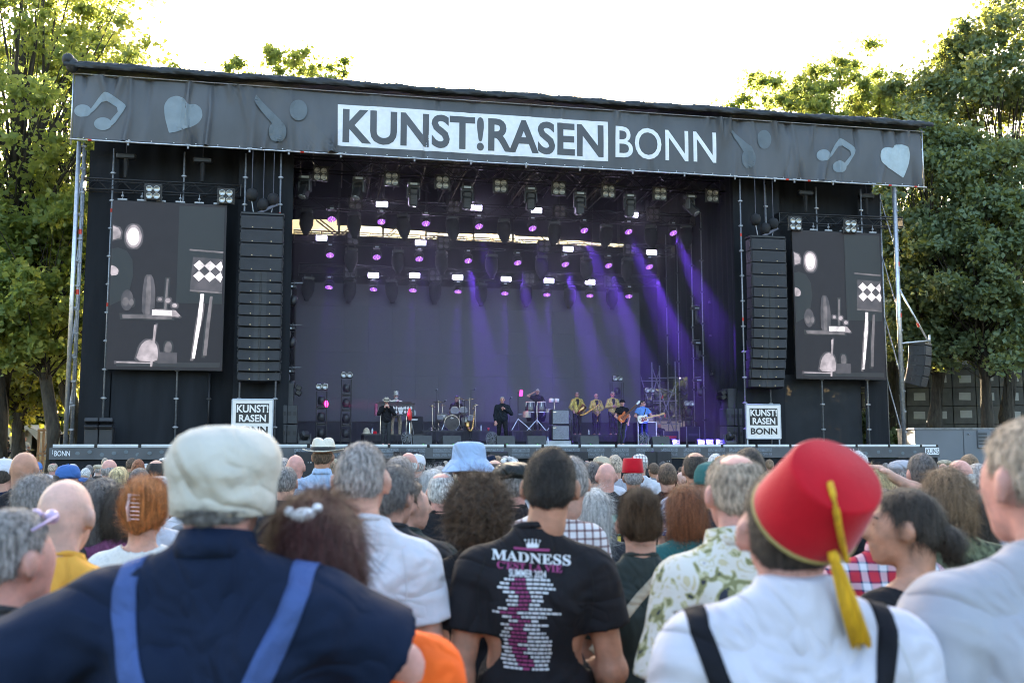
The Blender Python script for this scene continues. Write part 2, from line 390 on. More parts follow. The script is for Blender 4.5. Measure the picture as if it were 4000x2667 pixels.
for s_ in (-14.1, -7.25, 10.7, 11.6, 15.0, 16.1):
    MB().cyl((s_ - 0.06, FT - 0.075, FB - 0.03), (s_ + 0.06, FT - 0.075, FB - 0.03), 0.034).build('red_band', M_red, fas)
# rolled tarpaulin and roof skin
M_tarp = mat('black_roof_tarpaulin', (0.022, 0.026, 0.03), 0.5, var=0.3, vscale=1.5, bump=0.6, bscale=3.0, spec=0.4)
def tarp(u, v):
    s = -14.95 + u * 31.75; nz = 0.07 * math.sin(s * 0.9 + 1) + 0.04 * math.sin(s * 2.7) + 0.03 * math.sin(s * 6.3 + 2 * math.sin(s))
    a = -0.5 + v * 3.6; r = 0.2 + 0.02 * math.sin(s * 5 + a * 3) + 0.018 * math.sin(s * 17 + a * 7) + 0.015 * math.sin(s * 29 - a * 5)
    return (s, FT - 0.12 - (r + 0.06) * math.cos(a) , FTOP + 0.22 + nz * v * 0.6 + r * 0.85 * math.sin(a))
roof = sthing('stage_roof', 'black tarpaulin roof rolled over the top edge of the stage', 'roof')
MB().grid(tarp, 330, 14).build('rolled_tarpaulin', M_tarp, roof, True)
def rtop(u, v):
    s = -14.9 + u * 31.7; t = FT + 0.1 + v * 10.6
    return (s, t, 12.62 - 0.55 * v + 0.08 * math.sin(s * 0.9 + 1) * (1 - v) + 0.05 * math.sin(s * 1.9 + 2 * v))
MB().grid(rtop, 80, 8).build('roof_skin', M_tarp, roof, True)
MB().ball((-14.85, FT - 0.2, 12.62), (0.2, 0.22, 0.22), 10, 7).ball((-14.72, FT - 0.16, 12.45), (0.22, 0.24, 0.25), 9, 6).build('tarp_bundle', M_tarp, roof, True)

# ------------------------------------------------------------------ trusses
def truss_geo(n_s, L, hgt, dep, r=0.024, rb=0.013):
    pass
_brace = {}
def brace_mesh(L, r, m):
    k = (round(L, 2), r, m.name)
    if k not in _brace: _brace[k] = MB().cyl((0, 0, -L / 2), (0, 0, L / 2), r, 6).mesh('brace', m)
    return _brace[k]
def truss(name, label, p0, p1, h=0.42, d=0.42, step=0.62, m=None, parent=None, group='lighting trusses under the roof'):
    """box truss from p0 to p1 (s, t, z of the lower front chord)"""
    m = m or M_blackmetal
    th = sthing(name, label, 'truss', group=group)
    a = Vector(p0); b = Vector(p1); ax = (b - a).normalized(); L = (b - a).length
    side = Vector((-ax.y, ax.x, 0)).normalized(); up = Vector((0, 0, 1))
    if side.y < 0: side = -side
    for i, j in ((0, 0), (0, 1), (1, 0), (1, 1)):
        o = side * d * i + up * h * j
        MB().cyl(a + o, b + o, 0.027, 8).build('chord', m, th, True)
    n = max(2, int(round(L / step))); st = L / n
    for i in range(n):
        for fy in (0, 1):
            q0 = a + ax * st * i + side * d * fy + up * (h if i % 2 else 0); q1 = a + ax * st * (i + 1) + side * d * fy + up * (0 if i % 2 else h)
            me = brace_mesh((q1 - q0).length, 0.013, m)
            c = inst(None, 'brace', me, th, (q0 + q1) / 2); c.rotation_euler = (q1 - q0).to_track_quat('Z', 'Y').to_euler()
        if i % 2 == 0:
            q0 = a + ax * st * i; q1 = q0 + side * d
            me = brace_mesh(d, 0.013, m); c = inst(None, 'brace', me, th, (q0 + q1) / 2); c.rotation_euler = (q1 - q0).to_track_quat('Z', 'Y').to_euler()
    for e in (a, b):
        MB().box(e + side * d / 2 + up * h / 2, (0.03, d + 0.06, h + 0.06)).build('end_plate', m, th)
    return th
TA = dict(t=2.5, z=9.85); TB = dict(t=4.7, z=9.05); TCx = dict(t=6.8, z=8.05); TD = dict(t=8.2, z=7.0)
truss('front_lighting_truss', 'front black lighting truss directly under the roof banner', (-7.7, 2.3, 9.9), (9.3, 2.3, 9.9), 0.5, 0.45, 0.6)
truss('second_lighting_truss', 'second black lighting truss behind the front one', (-7.6, 4.7, 9.1), (8.7, 4.7, 9.1))
truss('third_lighting_truss', 'third black lighting truss just below the bright rear slit', (-7.6, 6.8, 8.2), (8.6, 6.8, 8.2))
truss('rear_lighting_truss', 'rearmost black lighting truss hanging over the top of the back screen', (-7.4, 8.2, 7.1), (8.4, 8.2, 7.1))
truss('left_screen_truss', 'short black truss carrying the left video screen', (-14.4, 1.15, 8.54), (-9.3, 1.15, 8.54), 0.36, 0.36, 0.4, group='trusses above the side screens')
truss('right_screen_truss', 'short black truss carrying the right video screen', (10.7, 1.15, 8.5), (15.95, 1.15, 8.56), 0.36, 0.36, 0.4, group='trusses above the side screens')
# roof girders running back, and diagonal stays
for i, s_ in enumerate((-7.4, -4.1, -0.9, 2.3, 5.5, 8.7)):
    truss('roof_girder', f'dark roof girder running back under the stage roof, {ORD[i]} from the left', (s_, 0.9, 11.05), (s_, 10.0, 10.75), 0.6, 0.5, 0.75, group='roof girders')
stays = sthing('roof_bracing', 'thin crossed roof braces and cables in the dark stage ceiling', 'bracing')
br = random.Random(5)
M_dkgalv = mat('dull_dark_steel', (0.07, 0.07, 0.09), 0.4, metal=0.6, var=0.3)
for i in range(64):
    s_ = br.uniform(-7.5, 8.2); t_ = br.uniform(1.2, 8.5); dx = br.choice((-1, 1)) * br.uniform(0.8, 1.9)
    MB().cyl((s_, t_, br.uniform(10.5, 11.0)), (s_ + dx, t_ + br.uniform(0.3, 2.0), br.uniform(11.3, 12.0)), 0.016 if i % 3 else 0.028, 6).build('stay', M_dkgalv, stays)
for i in range(14):
    s_ = -7.0 + i * 1.13
    MB().cyl((s_, 1.2, 11.7), (s_ + 0.2, 9.6, 11.2), 0.03, 6).build('purlin', M_dkgalv, stays)

# ------------------------------------------------------------------ drapes: wings, sides, back
def drape(name, label, s0, s1, t0, t1, z0, z1, amp=0.04, fold=0.45, cat='drape', m=None, group=None, seed=0, sag=0.0):
    th = None
    q = random.Random(seed); ph = [q.uniform(0, 6.28) for _ in range(4)]; L = math.hypot(s1 - s0, t1 - t0)
    ns = max(8, int(L * 9)); nx, ny = (t1 - t0) / L, -(s1 - s0) / L
    def f(u, v):
        x = u * L; z = z0 + (z1 - z0) * v
        d = amp * (math.sin(x * 2 * math.pi / fold + ph[0] + 0.8 * math.sin(x + ph[1])) * (0.45 + 0.55 * math.sin(x * .9 + ph[2])) + 0.6 * math.sin(x * 1.3 + ph[3] + z * 0.5))
        return (s0 + (s1 - s0) * u + nx * d, t0 + (t1 - t0) * u + ny * d, z - sag * math.sin(math.pi * u) * v)
    o = MB().grid(f, ns, 10).build(name, m or M_drape, None, True)
    o.location = stg(0, 0, 0); o.rotation_euler = (0, 0, SA)
    return tag(o, label, cat, group)
drape('wing_drape', 'tall black cloth wall behind the left video screen', -14.3, -9.4, 2.1, 2.1, 0.02, 12.35, seed=1, fold=0.7)
drape('wing_drape', 'black cloth behind the left loudspeaker column', -9.4, -7.55, 1.5, 1.5, 0.02, 12.35, seed=2, fold=0.5)
drape('wing_drape', 'black cloth behind the right loudspeaker column', 8.95, 10.9, 1.5, 1.5, 0.02, 12.35, seed=3, fold=0.5)
drape('wing_drape', 'tall black cloth wall behind the right video screen', 10.95, 15.25, 2.1, 2.1, 2.3, 12.35, seed=4, fold=0.7)
M_gauze = mat('black_gauze', (0.014, 0.016, 0.02), 0.85, var=0.3, vscale=1.5, alpha=0.992)
drape('gauze_drape', 'thin black gauze under the right video screen with the yard showing faintly through', 11.0, 14.2, 1.7, 1.7, 0.02, 2.7, seed=5, fold=0.9, m=M_gauze, amp=0.03)
drape('wing_drape', 'narrow black cloth strip at the right stage tower', 14.25, 15.2, 1.5, 1.5, 0.02, 9.9, seed=14, fold=0.5)
drape('wing_drape', 'narrow black cloth strip at the left stage tower', -14.3, -13.35, 1.5, 1.5, 0.02, 9.95, seed=15, fold=0.5)
drape('under_screen_drape', 'creased black cloth hung under the left video screen', -13.3, -10.2, 1.45, 1.45, 0.02, 2.55, seed=6, fold=1.1, amp=0.06)
drape('side_drape', 'black side wall drape lining the left of the open stage', -7.62, -7.75, 1.55, 10.2, 0.02, 12.3, seed=7, fold=0.6)
drape('side_drape', 'front black side wall drape lining the right of the open stage', 9.05, 9.15, 1.55, 7.0, 0.02, 12.3, seed=8, fold=0.5)
drape('side_drape', 'rear black side wall drape ending above the scaffold in the right corner', 8.9, 8.95, 6.1, 10.3, 2.9, 12.2, seed=9, fold=0.6)
# rear wall: pale scrim seen through a slit between two black cloths
M_scrim = mat('pale_rear_scrim', (0.55, 0.56, 0.5), 0.9, var=0.18, vscale=0.9, stretch=(2.2, 1, 0.5))
nt_ = M_scrim.node_tree; b_ = nt_.nodes['Principled BSDF']; tr_ = nt_.nodes.new('ShaderNodeBsdfTranslucent'); mx_ = nt_.nodes.new('ShaderNodeMixShader')
tr_.inputs[0].default_value = (0.42, 0.41, 0.33, 1); mx_.inputs[0].default_value = 0.85
nt_.links.new(b_.outputs[0], mx_.inputs[1]); nt_.links.new(tr_.outputs[0], mx_.inputs[2]); nt_.links.new(mx_.outputs[0], nt_.nodes['Material Output'].inputs[0])
o = MB().grid(lambda u, v: (-8.6 + 17.3 * u, 10.45 + 0.02 * math.sin(u * 60), 8.5 + 1.9 * v), 60, 4).build('rear_scrim', M_scrim, None, True)
o.location = stg(0, 0, 0); o.rotation_euler = (0, 0, SA); tag(o, 'pale translucent rear wall strip glowing with daylight behind the stage', 'scrim')
steps = [(1125, 1322, 857, 858), (1322, 1497, 880, 886), (1497, 1668, 893, 905), (1668, 1850, 908, 915), (1850, 2018, 912, 918), (2018, 2188, 922, 930), (2188, 2305, 938, 944), (2305, 2480, 948, 955)]
for i, (xa, xb, ya, yb) in enumerate(steps):
    sa, za = inv(xa, ya, 10.2); sb, zb = inv(xb, yb, 10.2)
    sa -= .08; sb += .08
    o = MB().grid(lambda u, v: (sa + (sb - sa) * u, 10.2 + .05 * (i % 2) + 0.02 * math.sin(u * 9 + i), (za + (zb - za) * u) * (1 - v) + 12.3 * v), 10, 3).build('rear_valance', M_drape, None, True)
    o.location = stg(0, 0, 0); o.rotation_euler = (0, 0, SA)
    tag(o, f'black cloth valance above the bright rear slit, {ORD[i]} from the left', 'valance', 'rear valances')
sa, za = inv(2480, 955, 10.2)
drape('rear_drape', 'black rear cloth closing the right end of the bright slit', sa - .1, 9.7, 10.14, 10.14, 2.6, 12.3, seed=12)
sl, zl = inv(1130, 912, 9.9); sr, zr = inv(2500, 967, 9.9)
o = MB().grid(lambda u, v: (-8.0 + 16.2 * u, 9.85 + 0.05 * math.sin(u * 70), 0.03 + (zl + (zr - zl) * u - 0.03) * v), 90, 6).build('rear_drape', M_drape, None, True)
o.location = stg(0, 0, 0); o.rotation_euler = (0, 0, SA); tag(o, 'wide black rear cloth behind the back screen, below the bright slit', 'drape')
frame = sthing('rear_scaffold', 'dark rear scaffold with diagonal braces crossing the bright slit', 'scaffold')
for px in (1325, 1498, 1668, 1855, 2010, 2190, 2320, 2425):
    s_, _z = inv(px, 920, 9.6)
    MB().cyl((s_, 9.95, 8.2), (s_, 9.95, 11.5), 0.05, 6).build('post', M_blackmetal, frame)
for (xa, ya, xb, yb) in ((1235, 860, 1310, 920), (1250, 858, 1330, 920), (1335, 912, 1405, 868), (1345, 918, 1415, 876), (1505, 925, 1550, 886), (1515, 930, 1560, 892), (1680, 935, 1725, 905), (1950, 915, 2010, 955), (2105, 920, 2150, 950), (2150, 925, 2185, 955), (2275, 945, 2310, 965)):
    a_ = inv(xa, ya, 10.0); b2 = inv(xb, yb, 10.0)
    MB().cyl((a_[0], 10.0, a_[1]), (b2[0], 10.0, b2[1]), 0.035, 6).build('diagonal_brace', M_blackmetal, frame)

# ------------------------------------------------------------------ back LED wall
M_led = mat('unlit_led_surface', (0.10, 0.094, 0.122), 0.55, var=0.05, vscale=30, spec=0.3)  # purple cast of the lit stage haze put into the panel colour
M_ledframe = mat('led_cabinet_black', (0.015, 0.015, 0.017), 0.5, var=0.1)
lw = sthing('back_video_wall', 'huge unlit grey video wall across the back of the stage', 'screen')
M_led2 = mat('unlit_led_surface_b', (0.099, 0.093, 0.121), 0.56, var=0.05, vscale=30, spec=0.3)  # same haze purple in the colour
NC, NR = 15, 6; W0, W1, H0, H1 = -7.47, 7.68, 1.0, 6.85
pm = MB().box((0, 0, 0), ((W1 - W0) / NC - 0.004, 0.08, (H1 - H0) / NR - 0.004)).mesh('led_panel', M_led)
pm2 = pm.copy(); pm2.materials[0] = M_led2
for i in range(NC):
    for j in range(NR):
        inst(None, 'led_panel', pm if (i * 7 + j * 3) % 5 else pm2, lw, (W0 + (i + .5) * (W1 - W0) / NC, 9.0 + 0.002 * ((i * 5 + j * 3) % 3), H0 + (j + .5) * (H1 - H0) / NR))
MB().box(((W0 + W1) / 2, 9.1, (H0 + H1) / 2), (W1 - W0 + 0.1, 0.09, H1 - H0 + 0.1)).build('back_frame', M_ledframe, lw)
M_bluedr = mat('dark_skirt_cloth', (0.02, 0.02, 0.03), 0.8, var=0.3, vscale=3)
drape('screen_skirt', 'dark cloth hung below the back video wall', -7.5, 7.7, 9.1, 9.1, 0.02, 0.97, seed=20, fold=0.5, m=M_bluedr)

# ------------------------------------------------------------------ side video screens
M_scr = mat('video_screen_dark', (0.014, 0.014, 0.017), 0.55, var=0.1, vscale=2, emit=(0.05, 0.042, 0.05), estr=0.04, spec=.3)
def em(name, c, st):
    m = mat(name, (0.015, 0.015, 0.017), 0.5, var=0, emit=c, estr=st); nt = m.node_tree; b = nt.nodes['Principled BSDF']
    tc = nt.nodes.new('ShaderNodeTexCoord'); n = nt.nodes.new('ShaderNodeTexNoise'); n.inputs['Scale'].default_value = 3.5; n.inputs['Detail'].default_value = 6; nt.links.new(tc.outputs['Object'], n.inputs['Vector'])
    r = nt.nodes.new('ShaderNodeMapRange'); r.inputs[1].default_value = .3; r.inputs[2].default_value = .7; r.inputs[3].default_value = st * .45; r.inputs[4].default_value = st * 1.3
    nt.links.new(n.outputs['Fac'], r.inputs[0]); nt.links.new(r.outputs[0], b.inputs['Emission Strength']); return m
E_w = em('screen_white', (1.0, 0.92, 0.96), 0.2); E_p = em('screen_pinkgrey', (0.6, 0.52, 0.56), 0.12); E_g = em('screen_grey', (0.3, 0.265, 0.285), 0.085)
E_d = em('screen_dark_grey', (0.15, 0.13, 0.15), 0.08); E_k = em('screen_green_black', (0.03, 0.036, 0.033), 0.02)
E_s = em('screen_charcoal', (0.1, 0.09, 0.1), 0.022)
# picture drawn in (u, v): u 0..1 across, v 0..1 down, taken from the left screen
U = lambda x: (x - 755) / (1530 - 755); V = lambda y: (y + 165) / (955 + 165)
def P(*pts): return [(U(x), V(y)) for x, y in pts]
def EL(cx, cy, rx, ry, rot=0): return [(U(x), V(y)) for x, y in ell(cx, cy, rx, ry, rot, 24)]
def RC(x0, y0, x1, y1): return P((x0, y0), (x1, y0), (x1, y1), (x0, y1))
picture = [
    ('dark_figure', E_k, 1, [P((755, 160), (800, 150), (860, 170), (900, 230), (910, 330), (880, 480), (760, 540))]),
    ('grey_wall', E_k, 1, [RC(1205, -150, 1535, 510)]),
    ('floor_band', E_s, 1, [P((820, 910), (1520, 905), (1515, 948), (820, 945))]),
    ('bright_hat', E_p, 3, [P((760, 5), (800, 20), (818, 50), (812, 85), (765, 100))]),
    ('spotlight', E_p, 3, [EL(902, 72, 54, 78)]),
    ('spotlight_core', E_w, 4, [EL(900, 72, 40, 62)]),
    ('hand', E_p, 3, [smooth_poly(P((755, 268), (790, 278), (812, 300), (806, 335), (755, 342)), 1)]),
    ('music_stand_top', E_g, 2, [P((1285, 142), (1535, 152), (1535, 164), (1285, 154))]),
    ('music_stand', E_d, 2, [P((1310, 195), (1535, 205), (1535, 425), (1295, 425))]),
    ('stand_lip', E_g, 3, [P((1295, 418), (1535, 428), (1535, 440), (1295, 430))]),
    ('fire_extinguisher', E_d, 3, [smooth_poly(P((985, 345), (1000, 325), (1030, 325), (1048, 350), (1065, 440), (1060, 600), (975, 600), (975, 440)), 1)]),
    ('extinguisher_glint', E_g, 4, [P((1005, 335), (1025, 335), (1035, 440), (1030, 590), (1000, 590), (1000, 440))]),
    ('bunched_cables', E_d, 2, [EL(875, 500, 42, 70)]),
    ('cable_glint', E_g, 3, [EL(865, 510, 22, 30), EL(905, 515, 16, 24)]),
    ('tray', E_g, 4, [P((845, 595), (1180, 595), (1180, 622), (850, 620))]),
    ('bright_box', E_w, 5, [P((1045, 560), (1180, 562), (1182, 598), (1045, 595))]),
    ('cymbal_edge', E_p, 4, [P((1180, 562), (1205, 560), (1238, 595), (1225, 605), (1182, 600))]),
    ('rod', E_g, 2, [P((1135, 350), (1150, 350), (1142, 560), (1125, 560))]),
    ('knob', E_p, 3, [EL(1150, 495, 18, 16), EL(1195, 528, 18, 14), EL(1095, 488, 14, 12)]),
    ('pole', E_p, 4, [P((1062, 660), (1080, 660), (1060, 945), (1045, 945))]),
    ('white_cap', E_p, 3, [smooth_poly(P((945, 900), (975, 800), (1010, 765), (1045, 758), (1085, 790), (1098, 850), (1090, 905)), 1)]),
    ('small_box', E_d, 3, [RC(1095, 840, 1225, 915)]),
    ('bottle', E_g, 4, [smooth_poly(P((1150, 770), (1175, 770), (1190, 800), (1185, 840), (1138, 840), (1138, 800)), 1)]),
    ('bright_leg', E_w, 4, [P((1370, 445), (1395, 445), (1385, 600), (1345, 880), (1325, 880), (1352, 640))]),
    ('dim_leg', E_g, 2, [P((1435, 460), (1455, 460), (1425, 860), (1400, 860), (1415, 640))]),
    ('floor_line', E_p, 3, [P((820, 908), (1060, 910), (1060, 917), (820, 915))]),
]
dia = []
for r_ in range(2):
    for c_ in range(3):
        cx, cy = 1355 + 75 * c_, 252 + 72 * r_ + 2 * c_
        dia.append(P((cx - 40, cy), (cx, cy - 36), (min(cx + 40, 1534), cy), (cx, cy + 36)))
picture.append(('white_diamonds', E_w, 4, dia))
def video_screen(label, s0, s1, z0, z1, t):
    th = sthing('video_screen', label, 'screen', group='side video screens')
    MB().box(((s0 + s1) / 2, t + 0.06, (z0 + z1) / 2), (s1 - s0, 0.11, z1 - z0)).build('cabinet', M_ledframe, th)
    MB().box(((s0 + s1) / 2, t - 0.002, (z0 + z1) / 2), (s1 - s0 - 0.03, 0.006, z1 - z0 - 0.03)).build('screen_face', M_scr, th)
    for nm_, m_, lv, polys in picture:
        dimmer = {E_w: E_g, E_p: E_d, E_g: E_s}.get(m_)
        if dimmer:
            hm_ = MB()
            for q in polys:
                cx_ = sum(a for a, b in q) / len(q); cy_ = sum(b for a, b in q) / len(q); q2 = [(cx_ + (a - cx_) * 1.05 + .012 * (1 if a > cx_ else -1), cy_ + (b - cy_) * 1.03 + .007 * (1 if b > cy_ else -1)) for a, b in q]
                a = flat(poly_tris([(s0 + 0.02 + min(max(u, 0.004), 0.985) * (s1 - s0 - 0.04), z1 - 0.02 - min(max(v_, 0), .985) * (z1 - z0 - 0.04)) for u, v_ in q2]), lambda x, z: (x, t - 0.0075 - 0.0015 * lv, z)); hm_.add(a.v, a.f)
            hm_.build('picture_soft_edge', dimmer, th)
        mm = MB()
        for q in polys:
            tr = poly_tris([(s0 + 0.02 + min(max(u, 0.004), 0.985) * (s1 - s0 - 0.04), z1 - 0.02 - min(max(v_, 0), .985) * (z1 - z0 - 0.04)) for u, v_ in q])
            a = flat(tr, lambda x, z: (x, t - 0.016 - 0.003 * lv, z)); mm.add(a.v, a.f)
        mm.build('picture_' + nm_, m_, th)
    for i in range(6):
        s_ = s0 + 0.3 + i * (s1 - s0 - 0.6) / 5
        MB().box((s_, t + 0.05, z1 + 0.05), (0.3, 0.06, 0.05)).cyl((s_, t + 0.05, z1 + 0.05), (s_, t + 0.05, z1 + 0.32), 0.012, 6).ball((s_, t + 0.05, z1 + 0.17), 0.05, 7, 5).build('hanging_shackle', M_galv, th)
    return th
video_screen('tall dark video screen left of the stage showing a blurred desk', -13.42, -9.73, 2.48, 8.15, 1.0)
video_screen('tall dark video screen right of the stage showing the same desk', 11.13, 14.87, 2.49, 8.2, 1.0)

# ------------------------------------------------------------------ line arrays
M_grille = mat('loudspeaker_grille', (0.016, 0.017, 0.022), 0.6, var=0.25, vscale=3, bump=0.3, bscale=220)
M_cab = mat('loudspeaker_cabinet', (0.02, 0.021, 0.025), 0.55, var=0.2, vscale=4)
M_badge = mat('brass_badge', (0.5, 0.36, 0.2), 0.4, metal=0.6, var=0.1)
M_bag = mat('black_motor_bag', (0.012, 0.012, 0.014), 0.8, var=0.3, bump=0.5, bscale=14)
def line_array(label, px_l, px_r, ys_big, ys_small, t):
    cx = (px_l + px_r) / 2
    s_c = inv(cx, 1000, t)[0]
    th = sthing('line_array', label, 'loudspeaker', group='hanging loudspeaker columns')
    wd = 1.38; ztop = inv(cx, ys_big[0], t)[1]
    MB().box((s_c, t + 0.3, ztop + 0.07), (wd + 0.04, 0.5, 0.1), bev=0.02).build('flying_frame', M_blackmetal, th)
    edges = [(y, True) for y in ys_big] + [(y, False) for y in ys_small]
    zs = [inv(cx, y, t)[1] for y in ys_big] ; zs2 = [inv(cx, y, t)[1] for y in ys_small]
    allz = zs + zs2[1:] if abs(zs[-1] - zs2[0]) < 0.05 else zs + zs2
    nb = len(zs) - 1
    for i in range(len(allz) - 1):
        za, zb = allz[i], allz[i + 1]; h = za - zb - 0.012; zc = (za + zb) / 2
        q = max(0, i - nb) / 10.0; back = 0.55 * q * q; tilt = -0.16 * q
        rot = Euler((-tilt * 0.6, 0, 0)).to_matrix()
        mod = MB().box((0, 0.26, 0), (wd, 0.5, h), bev=0.012).build('array_module', M_cab, th); mod.location = (s_c, t + back, zc); mod.rotation_euler = (tilt * 0.6, 0, 0)
        if i < nb:
            MB().box((0, -0.002, 0), (wd - 0.05, 0.03, h - 0.03), bev=0.006).build('grille', M_grille, mod)
            bx_ = (-0.31, 0.31)
        else:
            for sx_ in (-1, 1):
                MB().box((sx_ * (wd / 4 + 0.02), 0.004, 0), (wd / 2 - 0.09, 0.03, h - 0.03), rot=(0, 0, -sx_ * 0.12), bev=0.006).build('grille', M_grille, mod)
            MB().cyl((0, 0.03, -h / 2 + 0.02), (0, 0.03, h / 2 - 0.02), 0.045, 8).build('waveguide', M_blackmetal, mod)
            bx_ = (-0.31, 0.31)
        for sx_ in bx_:
            MB().box((sx_, -0.022, -h / 2 + 0.06), (0.035, 0.008, 0.035)).build('badge', M_badge, mod)
        for sx_ in (-1, 1):
            MB().box((sx_ * (wd / 2 + 0.012), 0.12, 0), (0.03, 0.14, h * 0.55), bev=0.006).cyl((sx_ * (wd / 2 + 0.02), 0.05, h / 2 - 0.03), (sx_ * (wd / 2 + 0.02), 0.05, h / 2 + 0.03), 0.02, 6).build('side_link', M_blackmetal, mod)
    return th, s_c, ztop
for lab, pl, pr, yb, ys_, side in (('left tall hanging column of black line array loudspeakers', 937, 1105, (841, 896, 950, 1005, 1059), (1059, 1102, 1145, 1188, 1232, 1275, 1319, 1362, 1406, 1448, 1485), 'left'),
                             ('right tall hanging column of black line array loudspeakers', 2935, 3073, (931, 978, 1026, 1074, 1122), (1122, 1162, 1203, 1242, 1281, 1320, 1359, 1398, 1437, 1476, 1510), 'right')):
    th, s_c, zt = line_array(lab, pl, pr, yb, ys_, 0.3)
    mo = sthing('chain_hoist', f'black bagged chain hoists over the {side} loudspeaker column', 'hoist', group='chain hoists')
    for j, (dx, dz) in enumerate(((-0.38, 0.75), (0.0, 0.42), (0.33, 0.62))):
        MB().lathe([(0.02, -0.22), (0.13, -0.2), (0.19, -0.08), (0.2, 0.05), (0.15, 0.17), (0.04, 0.22)], 10, (s_c + dx, 0.55, zt + dz)).build('motor_bag', M_bag, mo, True)
        MB().cyl((s_c + dx, 0.55, zt + dz + 0.2), (s_c + dx, 0.55, 11.0), 0.014, 5).build('chain', M_dkgalv, mo)
        MB().cyl((s_c + dx, 0.55, zt + dz - 0.2), (s_c + dx * 0.8, 0.55, zt + 0.1), 0.02, 5).build('hook', M_galv, mo)
    MB().box((s_c + 0.15, 0.5, zt + 0.27), (0.75, 0.07, 0.09), rot=(0, -0.5, 0)).build('spreader_bar', M_dkgalv, mo)
for sgn, s_list in (('left', (-13.1, -10.6)), ('right', (11.9, 14.5))):
    for j, s_ in enumerate(s_list):
        mo = sthing('truss_hoist', f"{'outer' if (j == 0) == (sgn == 'left') else 'inner'} black chain hoist on the {sgn} screen truss", 'hoist', group='hoists on the screen trusses')
        MB().box((s_, 1.3, 9.75), (0.62, 0.22, 0.2), bev=0.04).build('motor', M_blackmetal, mo); MB().cyl((s_, 1.3, 9.0), (s_, 1.3, 9.7), 0.06, 6, 0.09).build('chain_bag', M_bag, mo)
        MB().cyl((s_, 1.3, 9.8), (s_, 1.3, 11.2), 0.014, 5).build('chain', M_dkgalv, mo)

# ------------------------------------------------------------------ scaffold towers and poles
def clamps(th, s, t, z0, z1, step, m=M_galv, off=0.0):
    z = z0 + off
    while z < z1:
        MB().box((s, t, z), (0.13, 0.1, 0.07), bev=0.012).cyl((s - 0.09, t, z), (s + 0.09, t, z), 0.018, 6).build('clamp', m, th); z += step
def tower(label, so, si):
    th = sthing('scaffold_tower', label, 'scaffold', group='scaffold towers at the stage ends')
    MB().cyl((so, 0.62, 0.02), (so, 0.62, 9.97), 0.07, 10).build('pole', M_alu, th, True)
    MB().cyl((si, 0.75, 0.02), (si, 0.75, 9.97), 0.04, 10).build('pole', M_galv, th, True)
    MB().cyl((so, 1.6, 0.02), (so, 1.6, 9.97), 0.04, 10).build('pole', M_galv, th, True)
    clamps(th, (so + si) / 2, 0.7, 1.35, 9.9, 1.55)
    clamps(th, si, 0.75, 0.5, 9.9, 0.78)
    for z in (4.9, 6.9):
        MB().cyl((si, 0.75, z), (si, 0.75, z + 0.16), 0.05, 8).build('red_band', M_red, th)
    for i in range(4):
        MB().cyl((so, 0.68, 0.4 + i * 2.4), (so, 1.58, 2.6 + i * 2.4), 0.024, 6).build('diagonal_brace', M_galv, th)
    return th
tower('silver scaffold tower at the left end of the stage', -14.47, -14.34)
tower('silver scaffold tower at the right end of the stage', 15.27, 15.43)
for lab, s_, t_, z0, z1 in (('left pole beside the left loudspeaker column', -9.15, 1.0, 0.02, 10.0), ('silver pole between the left loudspeaker column and the open stage', -7.96, 0.75, 0.02, 10.0),
                            ('silver pole between the open stage and the right loudspeaker column', 8.93, 0.75, 0.02, 10.0), ('silver pole right of the right loudspeaker column', 10.25, 1.35, 0.02, 10.0),
                            ('silver pole at the left edge of the left video screen', -13.5, 1.3, 0.02, 10.0), ('silver pole under the middle of the left video screen', -11.2, 1.25, 0.02, 10.0),
                            ('short dark pole right of the middle under the left video screen', -10.15, 1.25, 0.02, 2.4),
                            ('silver pole under the middle of the right video screen', 12.32, 1.25, 0.02, 10.0), ('silver pole under the right edge of the right video screen', 14.2, 1.2, 0.02, 10.0)):
    th = sthing('scaffold_pole', lab, 'pole', group='scaffold poles')
    MB().cyl((s_, t_, z0), (s_, t_, z1), 0.03, 8).build('tube', M_galv if 'dark' not in lab else M_blackmetal, th, True)
    clamps(th, s_, t_, 0.6, z1, 0.95, M_galv if 'dark' not in lab else M_blackmetal)
    if z1 > 5: MB().cyl((s_, t_, 7.8), (s_, t_, 7.92), 0.036, 8).cyl((s_, t_, 4.6), (s_, t_, 4.72), 0.036, 8).build('red_band', M_red, th)
# outrigger with small array at the right end
og = sthing('outrigger_bracket', 'silver tube bracket sticking out from the right stage tower', 'bracket')
pA = inv(3512, 1130, .7); pB = inv(3627, 1338, .7); pC = inv(3512, 1342, .7); pD = inv(3632, 1330, .7)
MB().cyl((pA[0], .68, pA[1]), (pB[0], .68, pB[1]), 0.035).build('strut', M_alu, og, True)
MB().cyl((pC[0], .68, pC[1]), (pD[0], .68, pD[1]), 0.035).build('arm', M_alu, og, True)
MB().cyl((pD[0] - 0.02, .68, pD[1] - 0.12), (pD[0] - 0.02, .68, pD[1] + 0.22), 0.035).build('end_post', M_alu, og, True)
s_m = (pA[0] + pB[0]) / 2; z_m = (pA[1] + pB[1]) / 2
MB().cyl((s_m + .12, .68, z_m - .28), (s_m + .19, .68, z_m - .42), 0.042).build('red_band', M_red, og)
sc_, zc_ = inv(3622, 1350, 0.6)
oa = sthing('outfill_array', 'small curved black loudspeaker array hung off the right tower', 'loudspeaker', sc_, 0.6, 0.0, rz=R(38))
zz = zc_; yy = 0.0
